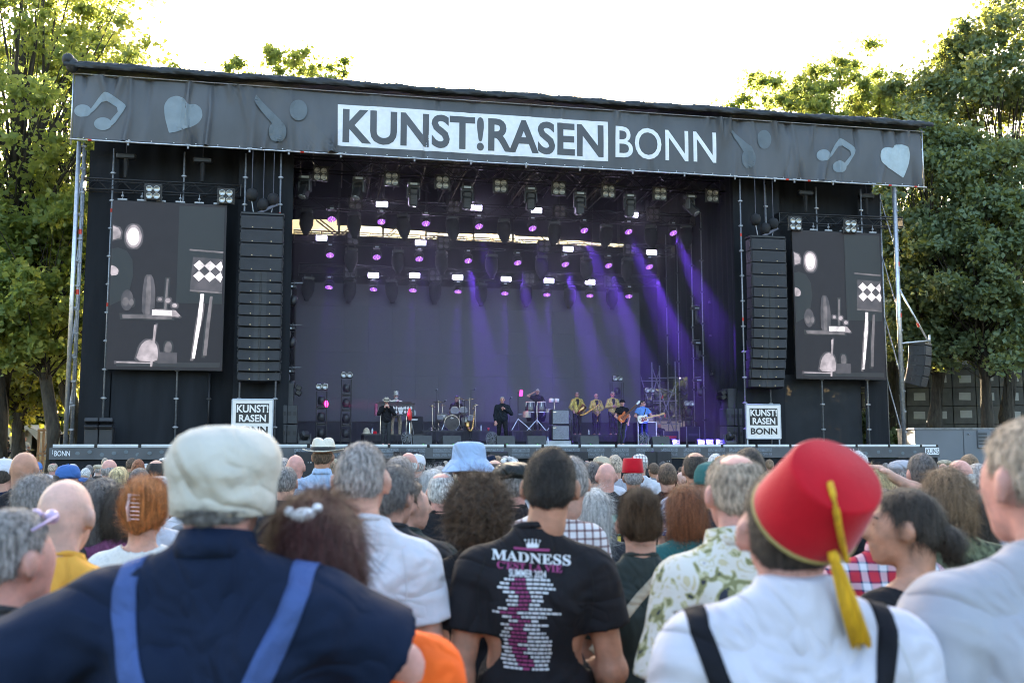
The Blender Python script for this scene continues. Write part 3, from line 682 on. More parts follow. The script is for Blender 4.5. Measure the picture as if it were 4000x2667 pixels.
for i in range(4):
    h = 0.40; tl = R(2 + i * 5.0)
    mod = MB().box((0, 0.28, -h / 2), (0.78, 0.62, h - 0.012), bev=0.02).build('array_module', M_cab, oa); mod.location = (0, yy, zz); mod.rotation_euler = (tl, 0, 0)
    MB().box((0, -0.04, -h / 2), (0.7, 0.03, h - 0.05), bev=0.01).build('grille', M_grille, mod)
    for dx in (0.22, 0.38): MB().box((-0.392, dx, -h / 2), (0.012, 0.1, 0.12)).build('handle_slot', M_black, mod)
    for sx_ in (-1, 1): MB().box((sx_ * 0.4, 0.1, -0.02), (0.025, 0.3, 0.05)).build('side_link', M_blackmetal, mod)
    zz -= h * math.cos(tl); yy += h * math.sin(tl)
MB().box((0, 0.25, zc_ + 0.06), (0.82, 0.6, 0.07)).build('flying_frame', M_blackmetal, oa)

# ------------------------------------------------------------------ framed signs
M_signw = mat('sign_cream', (0.78, 0.74, 0.7), 0.5, var=0.03)
M_signk = mat('sign_black', (0.02, 0.018, 0.018), 0.5, var=0.05)
M_signf = mat('sign_frame_grey', (0.45, 0.48, 0.53), 0.4, metal=0.4, var=0.1)
def sign(label, s0, s1, z0, z1, t):
    th = sthing('logo_sign', label, 'sign', group='framed logo signs')
    w_ = s1 - s0; h_ = z1 - z0
    MB().box(((s0 + s1) / 2, t, (z0 + z1) / 2), (w_ - 0.02, 0.05, h_ - 0.02)).build('board', M_signw, th)
    for a, b in (((s0, t, z0), (s1, t, z0)), ((s1, t, z0), (s1, t, z1)), ((s1, t, z1), (s0, t, z1)), ((s0, t, z1), (s0, t, z0))):
        MB().cyl(a, b, 0.032, 8).build('frame_bar', M_signf, th)
    MB().box((s0 + w_ * .5, t - 0.028, z0 + h_ * .645), (w_ * .82, 0.006, h_ * .5)).build('black_field', M_signk, th)
    for body, x0, x1, za, zb, m_ in (('KUNST!', .11, .895, .665, .865, M_signw), ('RASEN', .17, .84, .425, .615, M_signw), ('BONN', .11, .89, .125, .315, M_signk)):
        flat(fit(text_tris(body, 0.4, 0.03), s0 + w_ * x0, s0 + w_ * x1, z0 + h_ * za, z0 + h_ * zb), lambda x, z: (x, t - 0.036, z)).build('letters', m_, th)
    for s_ in (s0 + 0.04, s1 - 0.04):
        MB().cyl((s_, t + 0.03, 0.02), (s_, t + 0.03, z0), 0.03, 8).build('leg', M_signf, th)
    return th
sign('cream and black logo sign on the stage left of the subwoofers, partly behind the cap', -9.31, -8.02, 0.22, 1.5, 0.3)
sign('cream and black logo sign on the right of the stage below the loudspeaker column', 8.76, 10.09, 0.24, 1.47, 0.3)
# ------------------------------------------------------------------ stage lighting
M_fix = mat('fixture_black', (0.02, 0.02, 0.023), 0.45, var=0.2)
M_fixgrey = mat('fixture_grey', (0.06, 0.065, 0.07), 0.4, var=0.15)
M_disp = mat('fixture_display', (0.5, 0.56, 0.6), 0.3, var=0.1, vscale=30)
M_strobe = mat('lit_strobe_panel', (0.8, 0.8, 0.8), 0.5, var=0, emit=(0.72, 0.62, 1.0), estr=10.0)
M_cell = mat('lit_purple_cells', (0.5, 0.3, 0.7), 0.4, var=0, emit=(0.42, 0.10, 1.0), estr=0.42)
M_cellw = mat('lit_pale_cells', (0.7, 0.6, 0.8), 0.4, var=0, emit=(0.85, 0.5, 1.0), estr=0.5)
M_lensdark = mat('purple_lens', (0.08, 0.02, 0.2), 0.25, var=0, emit=(0.12, 0.01, 0.4), estr=0.12)
me_bl = MB().box((0, 0.06, 0), (0.5, 0.12, 0.5), bev=0.015).box((0, 0.05, 0.27), (0.56, 0.05, 0.04)).box((-.27, 0.05, 0), (0.03, 0.05, .52)).box((.27, 0.05, 0), (0.03, 0.05, .52)).mesh('housing', M_fix)
me_lamp = MB().lathe([(0.0, 0.0), (0.045, 0.006), (0.085, 0.02), (0.092, 0.035), (0.11, 0.02), (0.11, -0.01)], 16, (0, 0, 0), (0, -1, 0)).mesh('lamp', M_lens, True)
me_lampd = me_lamp.copy(); me_lampd.materials[0] = mat('dim_lamp_glass', (0.16, 0.15, 0.18), 0.2, metal=0.3, var=0.2)
def blinder(label, s, t, z, dim=False, tilt=0.1, rz=0.0, group='four-lamp blinders'):
    th = sthing('blinder_light', label, 'stage light', s, t, z, rz, group)
    h = inst(None, 'housing', me_bl, th, (0, 0, 0), (tilt, 0, 0))
    for a in (-1, 1):
        for b in (-1, 1): inst(None, 'lamp', me_lampd if dim else me_lamp, th, (0.118 * a, -0.01 + 0.118 * b * math.sin(tilt) * -1, 0.118 * b), (tilt, 0, 0))
    return th
# big moving heads
me_mbase = MB().box((0, 0, 0), (0.46, 0.3, 0.13), bev=0.025).cyl((-.15, 0, .06), (-.15, 0, .2), 0.025, 6).cyl((.15, 0, .06), (.15, 0, .2), 0.025, 6).mesh('base', M_fixgrey)
me_mdisp = MB().box((0, -0.152, 0), (0.26, 0.006, 0.08)).mesh('display', M_disp)
me_myoke = MB().box((0, 0, -0.03), (0.36, 0.2, 0.07), bev=0.02).box((-0.215, 0, -0.24), (0.06, 0.2, 0.44), bev=0.025).box((0.215, 0, -0.24), (0.06, 0.2, 0.44), bev=0.025)\
    .box((-0.185, 0, -0.06), (0.09, 0.2, 0.1), rot=(0, 0.8, 0), bev=0.02).box((0.185, 0, -0.06), (0.09, 0.2, 0.1), rot=(0, -0.8, 0), bev=0.02).mesh('yoke', M_fixgrey)
hm = MB().box((0, 0, 0.16), (0.35, 0.34, 0.26), bev=0.06).box((0, 0, -0.16), (0.33, 0.33, 0.46), bev=0.05, taper=1.0)
for i in range(5): hm.box((0, -0.168, 0.12 - i * 0.07), (0.24 - 0.01 * i, 0.02, 0.014))
me_mhead = hm.mesh('lamp_head', M_fix)
me_mlens = MB().lathe([(0.0, 0.015), (0.1, 0.01), (0.135, 0.0), (0.14, -0.03)], 18, (0, 0, -0.395), (0, 0, -1)).mesh('front_lens', M_lens, True)
def moving_head(label, s, t, z, tilt=0.06, pan=0.0, bag=False, group='moving head spotlights', rollup=False, sc_=1.0):
    th = sthing('moving_head', label, 'stage light', s, t, z, 0.0, group); th.scale = (sc_,) * 3
    inst(None, 'base', me_mbase, th, (0, 0, 0)); 
    if not bag: inst(None, 'display', me_mdisp, th, (0, 0, 0))
    inst(None, 'yoke', me_myoke, th, (0, 0, -0.07), (0, 0, pan))
    hd = inst(None, 'lamp_head', me_mhead, th, (0, 0, -0.42), (tilt, 0, pan)); inst(None, 'front_lens', me_mlens, hd, (0, 0, 0))
    return th
me_cover = MB().lathe([(0.24, 0.28), (0.27, 0.1), (0.27, -0.15), (0.2, -0.36), (0.11, -0.5), (0.1, -0.58), (0.02, -0.6)], 14).mesh('rain_cover', M_bag, True)
def covered_head(label, s, t, z, group='moving heads in black rain covers'):
    th = sthing('covered_moving_head', label, 'stage light', s, t, z, rnd.uniform(-.5, .5), group)
    inst(None, 'base', me_mbase, th, (0, 0, 0)); inst(None, 'yoke', me_myoke, th, (0, 0, -0.07))
    inst(None, 'rain_cover', me_cover, th, (0, 0, -0.36), (rnd.uniform(-.12, .12), rnd.uniform(-.12, .12), 0))
    return th
# LED wash lights
me_wb = MB().box((0, 0, 0), (0.3, 0.22, 0.1), bev=0.02).cyl((-.09, 0, .05), (-.09, 0, .16), 0.02, 6).cyl((.09, 0, .05), (.09, 0, .16), 0.02, 6).mesh('base', M_fix)
me_wd = MB().box((0, -0.113, 0), (0.14, 0.005, 0.06)).mesh('display', M_disp)
me_wy = MB().tube([(-0.19, 0, -0.30), (-0.19, 0, -0.14), (-0.11, 0, -0.06), (0.11, 0, -0.06), (0.19, 0, -0.14), (0.19, 0, -0.30)], 0.018, 6).mesh('yoke', M_fixgrey, True)
me_wh = MB().lathe([(0.08, 0.15), (0.13, 0.12), (0.165, 0.0), (0.168, -0.06), (0.15, -0.062)], 20).mesh('lamp_head', M_fix, True)
me_wl = MB().lathe([(0.0, -0.055), (0.155, -0.055)], 20).mesh('lens_plate', M_lensdark)
pts = [(0, 0)] + [(0.068 * math.cos(a), 0.068 * math.sin(a)) for a in [i * math.pi / 3 for i in range(6)]] + [(0.126 * math.cos(a), 0.126 * math.sin(a)) for a in [i * math.pi / 6 + .2 for i in range(12)]]
cm = MB(); cm2 = MB()
for i, (x, y) in enumerate(pts):
    (cm2 if i % 5 == 0 else cm).lathe([(0.0, 0.004), (0.024, 0.0)], 8, (x, y, -0.068), (0, 0, -1))
me_wc = cm.mesh('lit_cells', M_cell); me_wc2 = cm2.mesh('lit_pale_cells', M_cellw)
BEAM = (0.20, 0.055, 1.0)
def wash(label, s, t, z, aim, power, group='purple wash lights', spot=R(9)):
    """lamp with its lens centre at (s, t, z) pointing along aim (stage axes)"""
    th = sthing('wash_light', label, 'stage light', s, t, z + 0.25, 0.0, group)
    inst(None, 'base', me_wb, th, (0, 0, 0.16)); inst(None, 'display', me_wd, th, (0, 0, 0.16)); inst(None, 'yoke', me_wy, th, (0, 0, 0.1))
    hd = inst(None, 'lamp_head', me_wh, th, (0, 0, -0.2)); hd.rotation_euler = Vector(aim).to_track_quat('-Z', 'Y').to_euler()
    inst(None, 'lens_plate', me_wl, hd, (0, 0, 0)); inst(None, 'lit_cells', me_wc, hd, (0, 0, 0)); inst(None, 'lit_cells', me_wc2, hd, (0, 0, 0))
    if power > 0:
        d = Vector(aim).normalized()
        add_light('purple_beam', 'SPOT', th, Vector((0, 0, -0.2)) + d * 0.1, aim, power, BEAM, 0.11, spot, 0.5)
    return th
me_sh = MB().box((0, 0.06, 0), (0.5, 0.14, 0.24), bev=0.02).mesh('housing', M_fix)
me_sp = MB().box((0, -0.012, 0.045), (0.42, 0.006, 0.085)).box((0, -0.012, -0.05), (0.42, 0.006, 0.085)).mesh('lit_panel', M_strobe)
def strobe(label, s, t, z, tilt=0.12, group='lit strobe panels', on=True):
    th = sthing('strobe_light', label, 'stage light', s, t, z, 0.0, group)
    h = inst(None, 'housing', me_sh, th, (0, 0, 0), (tilt, 0, 0)); inst(None, 'lit_panel', me_sp, th, (0, 0, 0), (tilt, 0, 0))
    MB().box((0, 0.06, 0.2), (0.05, 0.04, 0.2)).build('bracket', M_fix, th)
    return th

rowname = {'A': 'front truss', 'B': 'second truss', 'C': 'third truss', 'D': 'rearmost truss'}
def nth(i, n):
    return 'leftmost' if i == 0 else ('rightmost' if i == n - 1 else ORD[i] + ' from the left')
# blinders
BL = {'A': (2.2, [(1252, 680), (1530, 700), (1728, 713), (1955, 727), (2183, 737), (2377, 748), (2578, 758), (2783, 765)], False),
      'B': (4.5, [(1388, 793), (1773, 808), (2187, 826), (2552, 838)], True),
      'C': (6.6, [(1378, 933), (1733, 950), (2125, 963), (2462, 973)], True),
      'D': (8.0, [(1368, 1063), (1700, 1077), (2068, 1088), (2388, 1100)], True)}
for r_, (t_, L_, dim) in BL.items():
    for i, (x, y) in enumerate(L_):
        s_, z_ = inv(x, y, t_)
        blinder(f'unlit four-lamp blinder on the {rowname[r_]}, {nth(i, len(L_))}', s_, t_, z_, dim)
for i, (x, y, lab) in enumerate(((598, 752, 'outer four-lamp blinder on the left screen truss'), (882, 768, 'inner four-lamp blinder on the left screen truss'), (3107, 875, 'inner four-lamp blinder on the right screen truss'), (3322, 885, 'outer four-lamp blinder on the right screen truss'))):
    s_, z_ = inv(x, y, 0.85); blinder(lab, s_, 0.85, z_)
# front moving heads: base pixel, tilt, pan
MH = [(1192, 695, 0.5, 2.6), (1402, 700, 0.5, 2.6), (1615, 722, 0.12, 0.05), (1824, 735, 0.12, 0), (2072, 740, 0.1, 0), (2264, 758, 0.1, 0), (2459, 767, 0.08, 0), (2696, 770, 0.75, -2.4), (2860, 784, 0.75, -2.4)]
for i, (x, y, ti, pa) in enumerate(MH):
    s_, z_ = inv(x, y, 2.45); moving_head(f'large grey moving head under the front truss, {nth(i, len(MH))}', s_, 2.45, z_, ti, pa)
CH = {'B': (4.9, [(1198, 826), (1384, 838), (1577, 845), (1768, 852), (1968, 862), (2166, 872), (2367, 884), (2542, 886), (2680, 886)]),
      'C': (7.0, [(1372, 975), (1555, 983), (1725, 988), (1920, 1000), (2115, 1005), (2290, 1012), (2450, 1015)]),
      'D': (8.4, [(1204, 1088), (1367, 1095), (1530, 1098), (1700, 1102), (1880, 1112), (2055, 1115), (2225, 1122), (2390, 1128)])}
for r_, (t_, L_) in CH.items():
    for i, (x, y) in enumerate(L_):
        s_, z_ = inv(x, y, t_); covered_head(f'dark covered moving head on the {rowname[r_]}, {nth(i, len(L_))}', s_, t_, z_)
dn = (0.2, -0.35, -1.0)
WS = {'B': (4.6, [(1295, 857, 0.05), (1489, 867, 0.05), (1663, 874, 0.1), (1870, 885, .4), (2079, 893, .3), (2281, 901, 1.7), (2454, 906, 2.0), (2628, 911, 2.2)]),
      'C': (6.7, [(1289, 997, .15), (1471, 1005, .15), (1637, 1012, .2), (1828, 1019, 1.8), (2021, 1027, 1.3), (2207, 1033, 2.1), (2376, 1038, 2.1), (2535, 1043, 2.3)]),
      'D': (8.1, [(1285, 1122, .2), (1459, 1130, .2), (1613, 1134, .4), (1789, 1139, .9), (1972, 1146, .9), (2136, 1151, 1.0), (2304, 1155, .5), (2456, 1157, .4)])}
WP = 950.0
for r_, (t_, L_) in WS.items():
    for i, (x, y, pw) in enumerate(L_):
        s_, z_ = inv(x, y, t_)
        if r_ == 'B': aim = (0.05 + 0.018 * i, -0.62, -1.0)
        elif r_ == 'C': aim = (0.02 + 0.018 * i, -0.6, -1.0)
        else: aim = (-0.08, -0.4, -1.0)
        wash(f'lit purple wash light on the {rowname[r_]}, {nth(i, len(L_))}', s_, t_, z_, aim, WP * pw, spot=R(15) if r_ != 'D' else R(12))
ST = {'B': (4.4, [(1492, 798), (1861, 812), (2096, 822), (2472, 839)]), 'C': (6.5, [(1256, 930), (1643, 948), (2219, 973), (2545, 986)]),
      'D': (7.9, [(1458, 1075), (1620, 1076), (1788, 1083), (1977, 1090), (2144, 1096), (2305, 1102)])}
for r_, (t_, L_) in ST.items():
    for i, (x, y) in enumerate(L_):
        s_, z_ = inv(x, y, t_); strobe(f'glowing white strobe panel on the {rowname[r_]}, {nth(i, len(L_))}', s_, t_, z_)
# stage smoke the beams show up in: fills the open stage between floor, roof and back wall
hz = MB().box((0.66, 5.2, 5.75), (16.45, 7.35, 11.2)).build('haze', None)
hz.location = stg(0, 0, 0); hz.rotation_euler = (0, 0, SA); stuff(hz); tag(hz, 'thin purple lit smoke hanging in the open stage', 'haze')
mh = bpy.data.materials.new('stage_smoke'); mh.use_nodes = True; mh.node_tree.nodes.clear()
ou = mh.node_tree.nodes.new('ShaderNodeOutputMaterial'); pv = mh.node_tree.nodes.new('ShaderNodeVolumePrincipled')
pv.inputs['Density'].default_value = 0.021; pv.inputs['Color'].default_value = (0.85, 0.85, 0.9, 1); pv.inputs['Anisotropy'].default_value = 0.2
mh.node_tree.links.new(pv.outputs[0], ou.inputs['Volume']); hz.data.materials.append(mh)
# ------------------------------------------------------------------ gear on stage
def S(px, py, t): s_, z_ = inv(px, py, t); return s_, z_
M_ply = mat('riser_black_cloth', (0.014, 0.014, 0.018), 0.85, var=0.3, vscale=4, bump=0.2, bscale=10)
M_chrome = mat('chrome', (0.75, 0.75, 0.78), 0.18, metal=1.0, var=0.1)
M_gear = mat('gear_black', (0.014, 0.014, 0.016), 0.5, var=0.25)
M_greycl = mat('amp_grille_cloth', (0.2, 0.21, 0.22), 0.8, var=0.2, vscale=30, bump=0.2, bscale=200)
M_gold = mat('brass', (0.62, 0.38, 0.12), 0.25, metal=1.0, var=0.15)
def riser(label, x0, x1, ytop, t0, t1):
    sa, z = S(x0, ytop, t0); sb, _ = S(x1, ytop, t0)
    th = sthing('stage_riser', label, 'riser', group='risers')
    MB().box(((sa + sb) / 2, (t0 + t1) / 2, z - 0.03), (sb - sa, t1 - t0, 0.05)).build('top_board', M_deck, th)
    MB().grid(lambda u, v: (sa + (sb - sa) * u, t0 - 0.01 + 0.012 * math.sin(u * 60), 0.01 + (z - 0.06) * v), 60, 2).build('front_cloth', M_ply, th, True)
    for e in (sa + 0.02, sb - 0.02): MB().grid(lambda u, v: (e, t0 + (t1 - t0) * u, 0.01 + (z - 0.06) * v), 8, 1).build('side_cloth', M_ply, th)
    return z
ZK = riser('low black riser under the keyboards', 1422, 1655, 1694, 3.6, 6.2)
ZD = riser('black riser under the drum kit', 1650, 1922, 1681, 4.4, 7.0)
ZP = riser('black riser under the congas', 1998, 2232, 1680, 4.4, 7.0)
ZH = riser('low black riser under the three gold jackets', 2234, 2478, 1697, 4.6, 6.6)
# wedge monitors
me_wedge = MB().prism([(-0.3, 0), (0.3, 0), (0.3, 0.36), (-0.3, 0.36)], 0, 0.01)
def wedge(label, px, rot=0.0, t=0.75, w_=0.64, h=0.33):
    s_, _ = S(px, 1720, t); th = sthing('wedge_monitor', label, 'loudspeaker', s_, t, 0.0, rot, group='wedge monitors along the stage front')
    m = MB(); x = w_ / 2
    m.add([(-x, 0, 0), (x, 0, 0), (x, 0.1, h), (-x, 0.1, h), (-x, 0.48, 0), (x, 0.48, 0), (x, 0.46, 0.1), (-x, 0.46, 0.1)], [(0, 1, 2, 3), (3, 2, 6, 7), (7, 6, 5, 4), (4, 5, 1, 0), (0, 3, 7, 4), (1, 5, 6, 2)]); m.build('cabinet', mat('wedge_grey', (0.05, 0.052, 0.055), 0.6, var=0.15), th)
    MB().box((0, -0.003, 0.04), (0.18, 0.012, 0.06)).build('connector_plate', M_black, th)
    MB().box((0.02, -0.011, 0.04), (0.025, 0.006, 0.025)).build('green_led', mat('green_led', (0.05, 0.3, 0.05), 0.5, var=0, emit=(0.1, 0.9, 0.15), estr=0.25), th)
    return th
for i, px in enumerate((1651, 1768, 1978, 2098, 2305, 2585)):
    wedge(f'grey wedge monitor at the stage front, {nth(i, 6)}', px, rnd.uniform(-.2, .2), w_=0.66)
# pedestal fans
def fan(label, px, py, r):
    s_, z_ = S(px, py, 0.8); th = sthing('stage_fan', label, 'fan', s_, 0.8, 0, 0.2, 'stage fans')
    for k_ in range(5):
        rr = r * (0.25 + 0.19 * k_); y = 0.02 - 0.06 * math.sqrt(max(0, 1 - (rr / r / 1.02) ** 2))
        MB().tube([(rr * math.cos(a), y, z_ + rr * math.sin(a)) for a in [2 * math.pi * i / 24 for i in range(25)]], 0.006, 5).build('guard_ring', M_galv, th)
    for i in range(12):
        a = math.pi * i / 6; MB().cyl((0.03 * math.cos(a), -0.05, z_ + 0.03 * math.sin(a)), (r * math.cos(a), 0.02, z_ + r * math.sin(a)), 0.004, 4).build('guard_spoke', M_galv, th)
    for i in range(3):
        a = 2 * math.pi * i / 3 + .4
        MB().grid(lambda u, v: ((0.04 + (r * .85 - 0.04) * u) * math.cos(a + (v - .5) * .9), 0.03 + 0.05 * (v - .5), z_ + (0.04 + (r * .85 - 0.04) * u) * math.sin(a + (v - .5) * .9)), 4, 4).build('blade', M_blackmetal, th, True)
    MB().cyl((0, 0.02, z_), (0, 0.2, z_), 0.06, 12).build('motor', M_blackmetal, th)
    for sx_ in (-1, 1): MB().tube([(sx_ * r, 0.03, z_), (sx_ * r * .8, 0.0, 0.02), (sx_ * r * .9, 0.25, 0.012)], 0.013, 6).build('stand_leg', M_galv, th)
fan('small chrome fan on the stage floor before the keyboards', 1590, 1707, 0.19); fan('round floor fan left of the singer', 1922, 1711, 0.22); fan('round floor fan at the guitarist\'s feet', 2516, 1711, 0.21)
# bass amplifier stack
s_, _ = S(2190, 1700, 2.2); ba = sthing('bass_amplifier', 'tall grey bass amplifier of two stacked cabinets at centre right', 'amplifier', s_, 2.2)
for i in range(2):
    z0 = 0.18 + i * 0.58
    MB().box((0, 0.2, z0 + 0.28), (0.68, 0.4, 0.56), bev=0.02).build('cabinet', M_gear, ba); MB().box((0.01, -0.004, z0 + 0.28), (0.6, 0.02, 0.5)).build('grille', M_greycl, ba); MB().box((-0.22, -0.017, z0 + 0.46), (0.12, 0.008, 0.025), rot=(0, -.2, 0)).build('name_plate', M_chrome, ba)
MB().box((-0.1, 0.2, 0.085), (0.98, 0.5, 0.15), bev=0.01).build('flight_case_base', mat('pale_case', (0.4, 0.42, 0.44), 0.45, metal=0.3, var=0.2), ba)
# guitar amplifier in flight case
s_, _ = S(2528, 1700, 2.8); ga = sthing('guitar_amplifier', 'black guitar amplifier in a silver edged flight case behind the guitarist', 'amplifier', s_, 2.8)
MB().box((0, 0.25, 0.45), (0.72, 0.5, 0.86), bev=0.02).build('cabinet', M_gear, ga)
for sx_ in (-1, 1): MB().box((sx_ * 0.365, 0.0, 0.45), (0.03, 0.04, 0.88)).build('case_edge', M_alu, ga)
MB().box((0, 0.0, 0.88), (0.72, 0.04, 0.03)).build('case_edge', M_alu, ga); MB().box((0, 0.25, 0.98), (0.6, 0.3, 0.18), bev=0.02).build('amp_head', mat('amp_amber', (0.25, 0.2, 0.1), 0.5, var=.3), ga)
# keyboard desk
tK = 4.2; sa, za = S(1474, 1577, tK); sb, zb = S(1618, 1624, tK)
kd = sthing('keyboard_desk', 'dark grey keyboard desk with white diamonds and a crown on its front', 'keyboard')
M_kd = mat('desk_front_grey', (0.045, 0.05, 0.052), 0.6, var=0.12)
MB().box(((sa + sb) / 2, tK, (za + zb) / 2), (sb - sa, 0.04, za - zb)).build('front_panel', M_kd, kd)
MB().box(((sa + sb) / 2, tK + 0.2, za + 0.02), (sb - sa + 0.06, 0.5, 0.04)).build('top_board', M_gear, kd)
MB().box(((sa + sb) / 2, tK + 0.35, za + 0.07), (1.25, 0.22, 0.06), bev=0.01).build('keyboard', M_gear, kd)
for s_ in (sa + 0.12, sa + 0.28, sb - 0.3, sb - 0.12):
    MB().cyl((s_, tK + 0.05, ZK), (s_ + 0.02, tK + 0.05, zb), 0.02, 8).build('leg', M_chrome, kd)
dw = (sb - sa) / 12.5; zc = (za + zb) / 2
for cx in (1.0, 2.0, 4.3, 5.3, 6.25 + .1, 10.2, 11.2, 9.2):
    for r_ in (-1, 1):
        c_ = sa + cx * dw + 0.02; MB().prism([(c_ - dw * .46, zc + r_ * 0.075), (c_, zc + r_ * 0.075 - 0.075), (c_ + dw * .46, zc + r_ * 0.075), (c_, zc + r_ * 0.075 + 0.075)], tK - 0.026, tK - 0.022).build('white_diamond', M_white, kd)
c_ = sa + 7.9 * dw
MB().prism([(c_ - .1, zc + .02), (c_ + .1, zc + .02), (c_ + .12, zc + .12), (c_ + .06, zc + .07), (c_ + .03, zc + .14), (c_, zc + .08), (c_ - .03, zc + .14), (c_ - .06, zc + .07), (c_ - .12, zc + .12)], tK - 0.026, tK - 0.022).build('crown_emblem', M_white, kd)
MB().prism([(c_ - .1, zc - .0), (c_ + .1, zc - .0), (c_ + .05, zc - .12), (c_ + .08, zc - .15), (c_ - .08, zc - .15), (c_ - .05, zc - .12)], tK - 0.026, tK - 0.022).build('emblem_base', M_white, kd)
MB().box((sa - 0.04, tK + .1, zc), (0.1, 0.3, za - zb), bev=0.02).build('end_cheek', mat('pink_lit_cheek', (0.3, 0.06, 0.14), 0.4, var=.4, vscale=20), kd)  # pink stage light put into the cheek's base colour
# side table with extinguisher, covered crate
s_, z_ = S(1600, 1641, 3.8); st_ = sthing('side_table', 'small round table on silver legs right of the keyboards', 'table', s_, 3.8, ZK)
MB().cyl((0, 0, z_ - ZK - 0.03), (0, 0, z_ - ZK), 0.26, 20).build('table_top', M_gear, st_)
for a in (0.4, 2.5, 4.6): MB().cyl((0.08 * math.cos(a), 0.08 * math.sin(a), z_ - ZK - 0.03), (0.18 * math.cos(a), 0.18 * math.sin(a), 0), 0.016, 6).build('leg', M_chrome, st_)
ex = sthing('fire_extinguisher', 'slim red fire extinguisher standing on the small side table', 'extinguisher', s_ + 0.0, 3.75, z_)
MB().lathe([(0.075, 0), (0.085, 0.02), (0.085, 0.22), (0.08, 0.3), (0.05, 0.38), (0.03, 0.42)], 16).build('cylinder', mat('red_enamel', (0.6, 0.03, 0.02), 0.3, var=.05), ex, True); MB().box((0, 0, 0.43), (0.06, 0.03, 0.05)).build('valve', mat('red_enamel', (0.6, 0.03, 0.02)), ex)
bk_ = MB().box((0, 0, 0.012), (0.25, 0.2, 0.024)).box((0.02, 0, 0.035), (0.24, 0.18, 0.02)).build('papers', M_white, None); bk_.location = stg(s_ + 0.16, 3.78, z_); tag(bk_, 'white stack of papers on the small side table', 'papers')
s_, z_ = S(1622, 1625, 4.6)
o = MB().box((0, 0, (z_ - ZK) / 2), (0.62, 0.5, z_ - ZK), bev=0.03).build('covered_case', M_ply); o.location = stg(s_, 4.9, ZK); o.rotation_euler = (0, 0, SA); tag(o, 'large case under a black cloth right of the keyboards', 'case')
def bottle(label, px, t, z, h=0.22):
    s_, _ = S(px, 1700, t); th = sthing('water_bottle', label, 'bottle', s_, t, z, group='water bottles')
    MB().lathe([(0.032, 0), (0.035, 0.01), (0.035, h * .6), (0.028, h * .75), (0.013, h * .86), (0.013, h * .93)], 12).build('bottle_body', mat('clear_plastic', (0.5, 0.56, 0.62), 0.15, var=.1), th, True); MB().cyl((0, 0, h * .92), (0, 0, h), 0.016, 10).build('bottle_cap', mat('blue_cap', (.1, .2, .5), .4, var=0), th)
bottle('water bottle on the keyboard riser beside the pith helmet', 1454, 3.8, ZK); bottle('water bottle on the keyboard desk end', 1619, 4.3, zb + 0.02); bottle('water bottle on the drum riser', 1879, 4.7, ZD, .24); bottle('water bottle left of the bass amplifier', 2140, 1.2, 0.01, .3); bottle('water bottle on the riser of the gold jackets', 2300, 4.9, ZH)
s_, _ = S(1432, 1690, 3.8); o = MB().lathe([(0.19, 0.0), (0.19, 0.012), (0.13, 0.04), (0.125, 0.1), (0.1, 0.18), (0.05, 0.22), (0.02, 0.24), (0, 0.24)], 20, sy=1.15).build('pith_helmet', mat('pith_beige', (0.5, 0.45, 0.33), 0.7, var=.08), None, True); o.location = stg(s_, 3.85, ZK); tag(o, 'beige pith helmet lying on the keyboard riser', 'hat')
s_, _ = S(1463, 1690, 3.8); o = MB().lathe([(0.1, 0.0), (0.1, 0.01), (0.085, 0.1), (0.0, 0.104)], 20).build('spare_fez', mat('red_felt', (0.46, 0.003, 0.014), 0.75, var=0.08, vscale=20, bump=0.12, bscale=160, sheen=0.3, spec=0.2), None, True); o.location = stg(s_, 3.85, ZK); tag(o, 'red fez lying on the keyboard riser', 'hat')
s_, _ = S(1908, 1672, 4.6); o = MB().lathe([(0.03, 0), (0.045, 0.12), (0.042, 0.12), (0.0, 0.1)], 14).build('red_cup', mat('red_plastic', (.6, .05, .03), .4, var=0), None, True); o.location = stg(s_, 4.6, ZD); tag(o, 'red plastic cup on the right edge of the drum riser', 'cup')

# drum kit
s_, z_ = S(1765, 1651, 5.0); dk = sthing('drum_kit', 'black and silver drum kit on the central riser', 'drums', s_, 5.0, ZD)
M_shell = mat('drum_shell', (0.35, 0.34, 0.3), 0.3, metal=0.4, var=0.3, vscale=12); M_skin = mat('drum_skin', (0.2, 0.2, 0.21), 0.4, var=.1); M_bskin = mat('bass_drum_skin', (0.03, 0.028, 0.03), 0.3, var=0.5, vscale=5)
def drum(x, y, z, r, h, ax, nm='tom', sk=M_skin):
    a = Vector(ax).normalized(); c = Vector((x, y, z)); d = MB().cyl(c, c + a * h, r, 22).build(nm, M_shell, dk, True)
    MB().cyl(c - a * 0.008, c + a * 0.0, r * 0.96, 22).build('drum_head', sk, d); MB().tube([c + a.orthogonal().normalized() * 0 + (a.to_track_quat('Z', 'Y') @ Vector((r * 1.03 * math.cos(t_), r * 1.03 * math.sin(t_), 0.0))) for t_ in [2 * math.pi * i / 22 for i in range(23)]], 0.012, 5).build('hoop', M_chrome, d)
    for i in range(6):
        t_ = math.pi * i / 3; p = a.to_track_quat('Z', 'Y') @ Vector((r * 1.05 * math.cos(t_), r * 1.05 * math.sin(t_), 0)); MB().cyl(c + p + a * 0.03, c + p + a * h * .45, 0.009, 5).build('lug', M_chrome, d)
drum(0, -0.05, 0.31, 0.29, 0.42, (0, 1, 0), 'bass_drum', M_bskin)
flat(fit(text_tris('dw', 0.1, 0.02), -0.06, 0.06, 0.46, 0.54), lambda x, z: (x, -0.066, z)).build('drum_logo', M_white, dk); MB().cyl((0.1, -0.068, 0.2), (0.1, -0.062, 0.2), 0.06, 16).build('port_hole', M_black, dk)
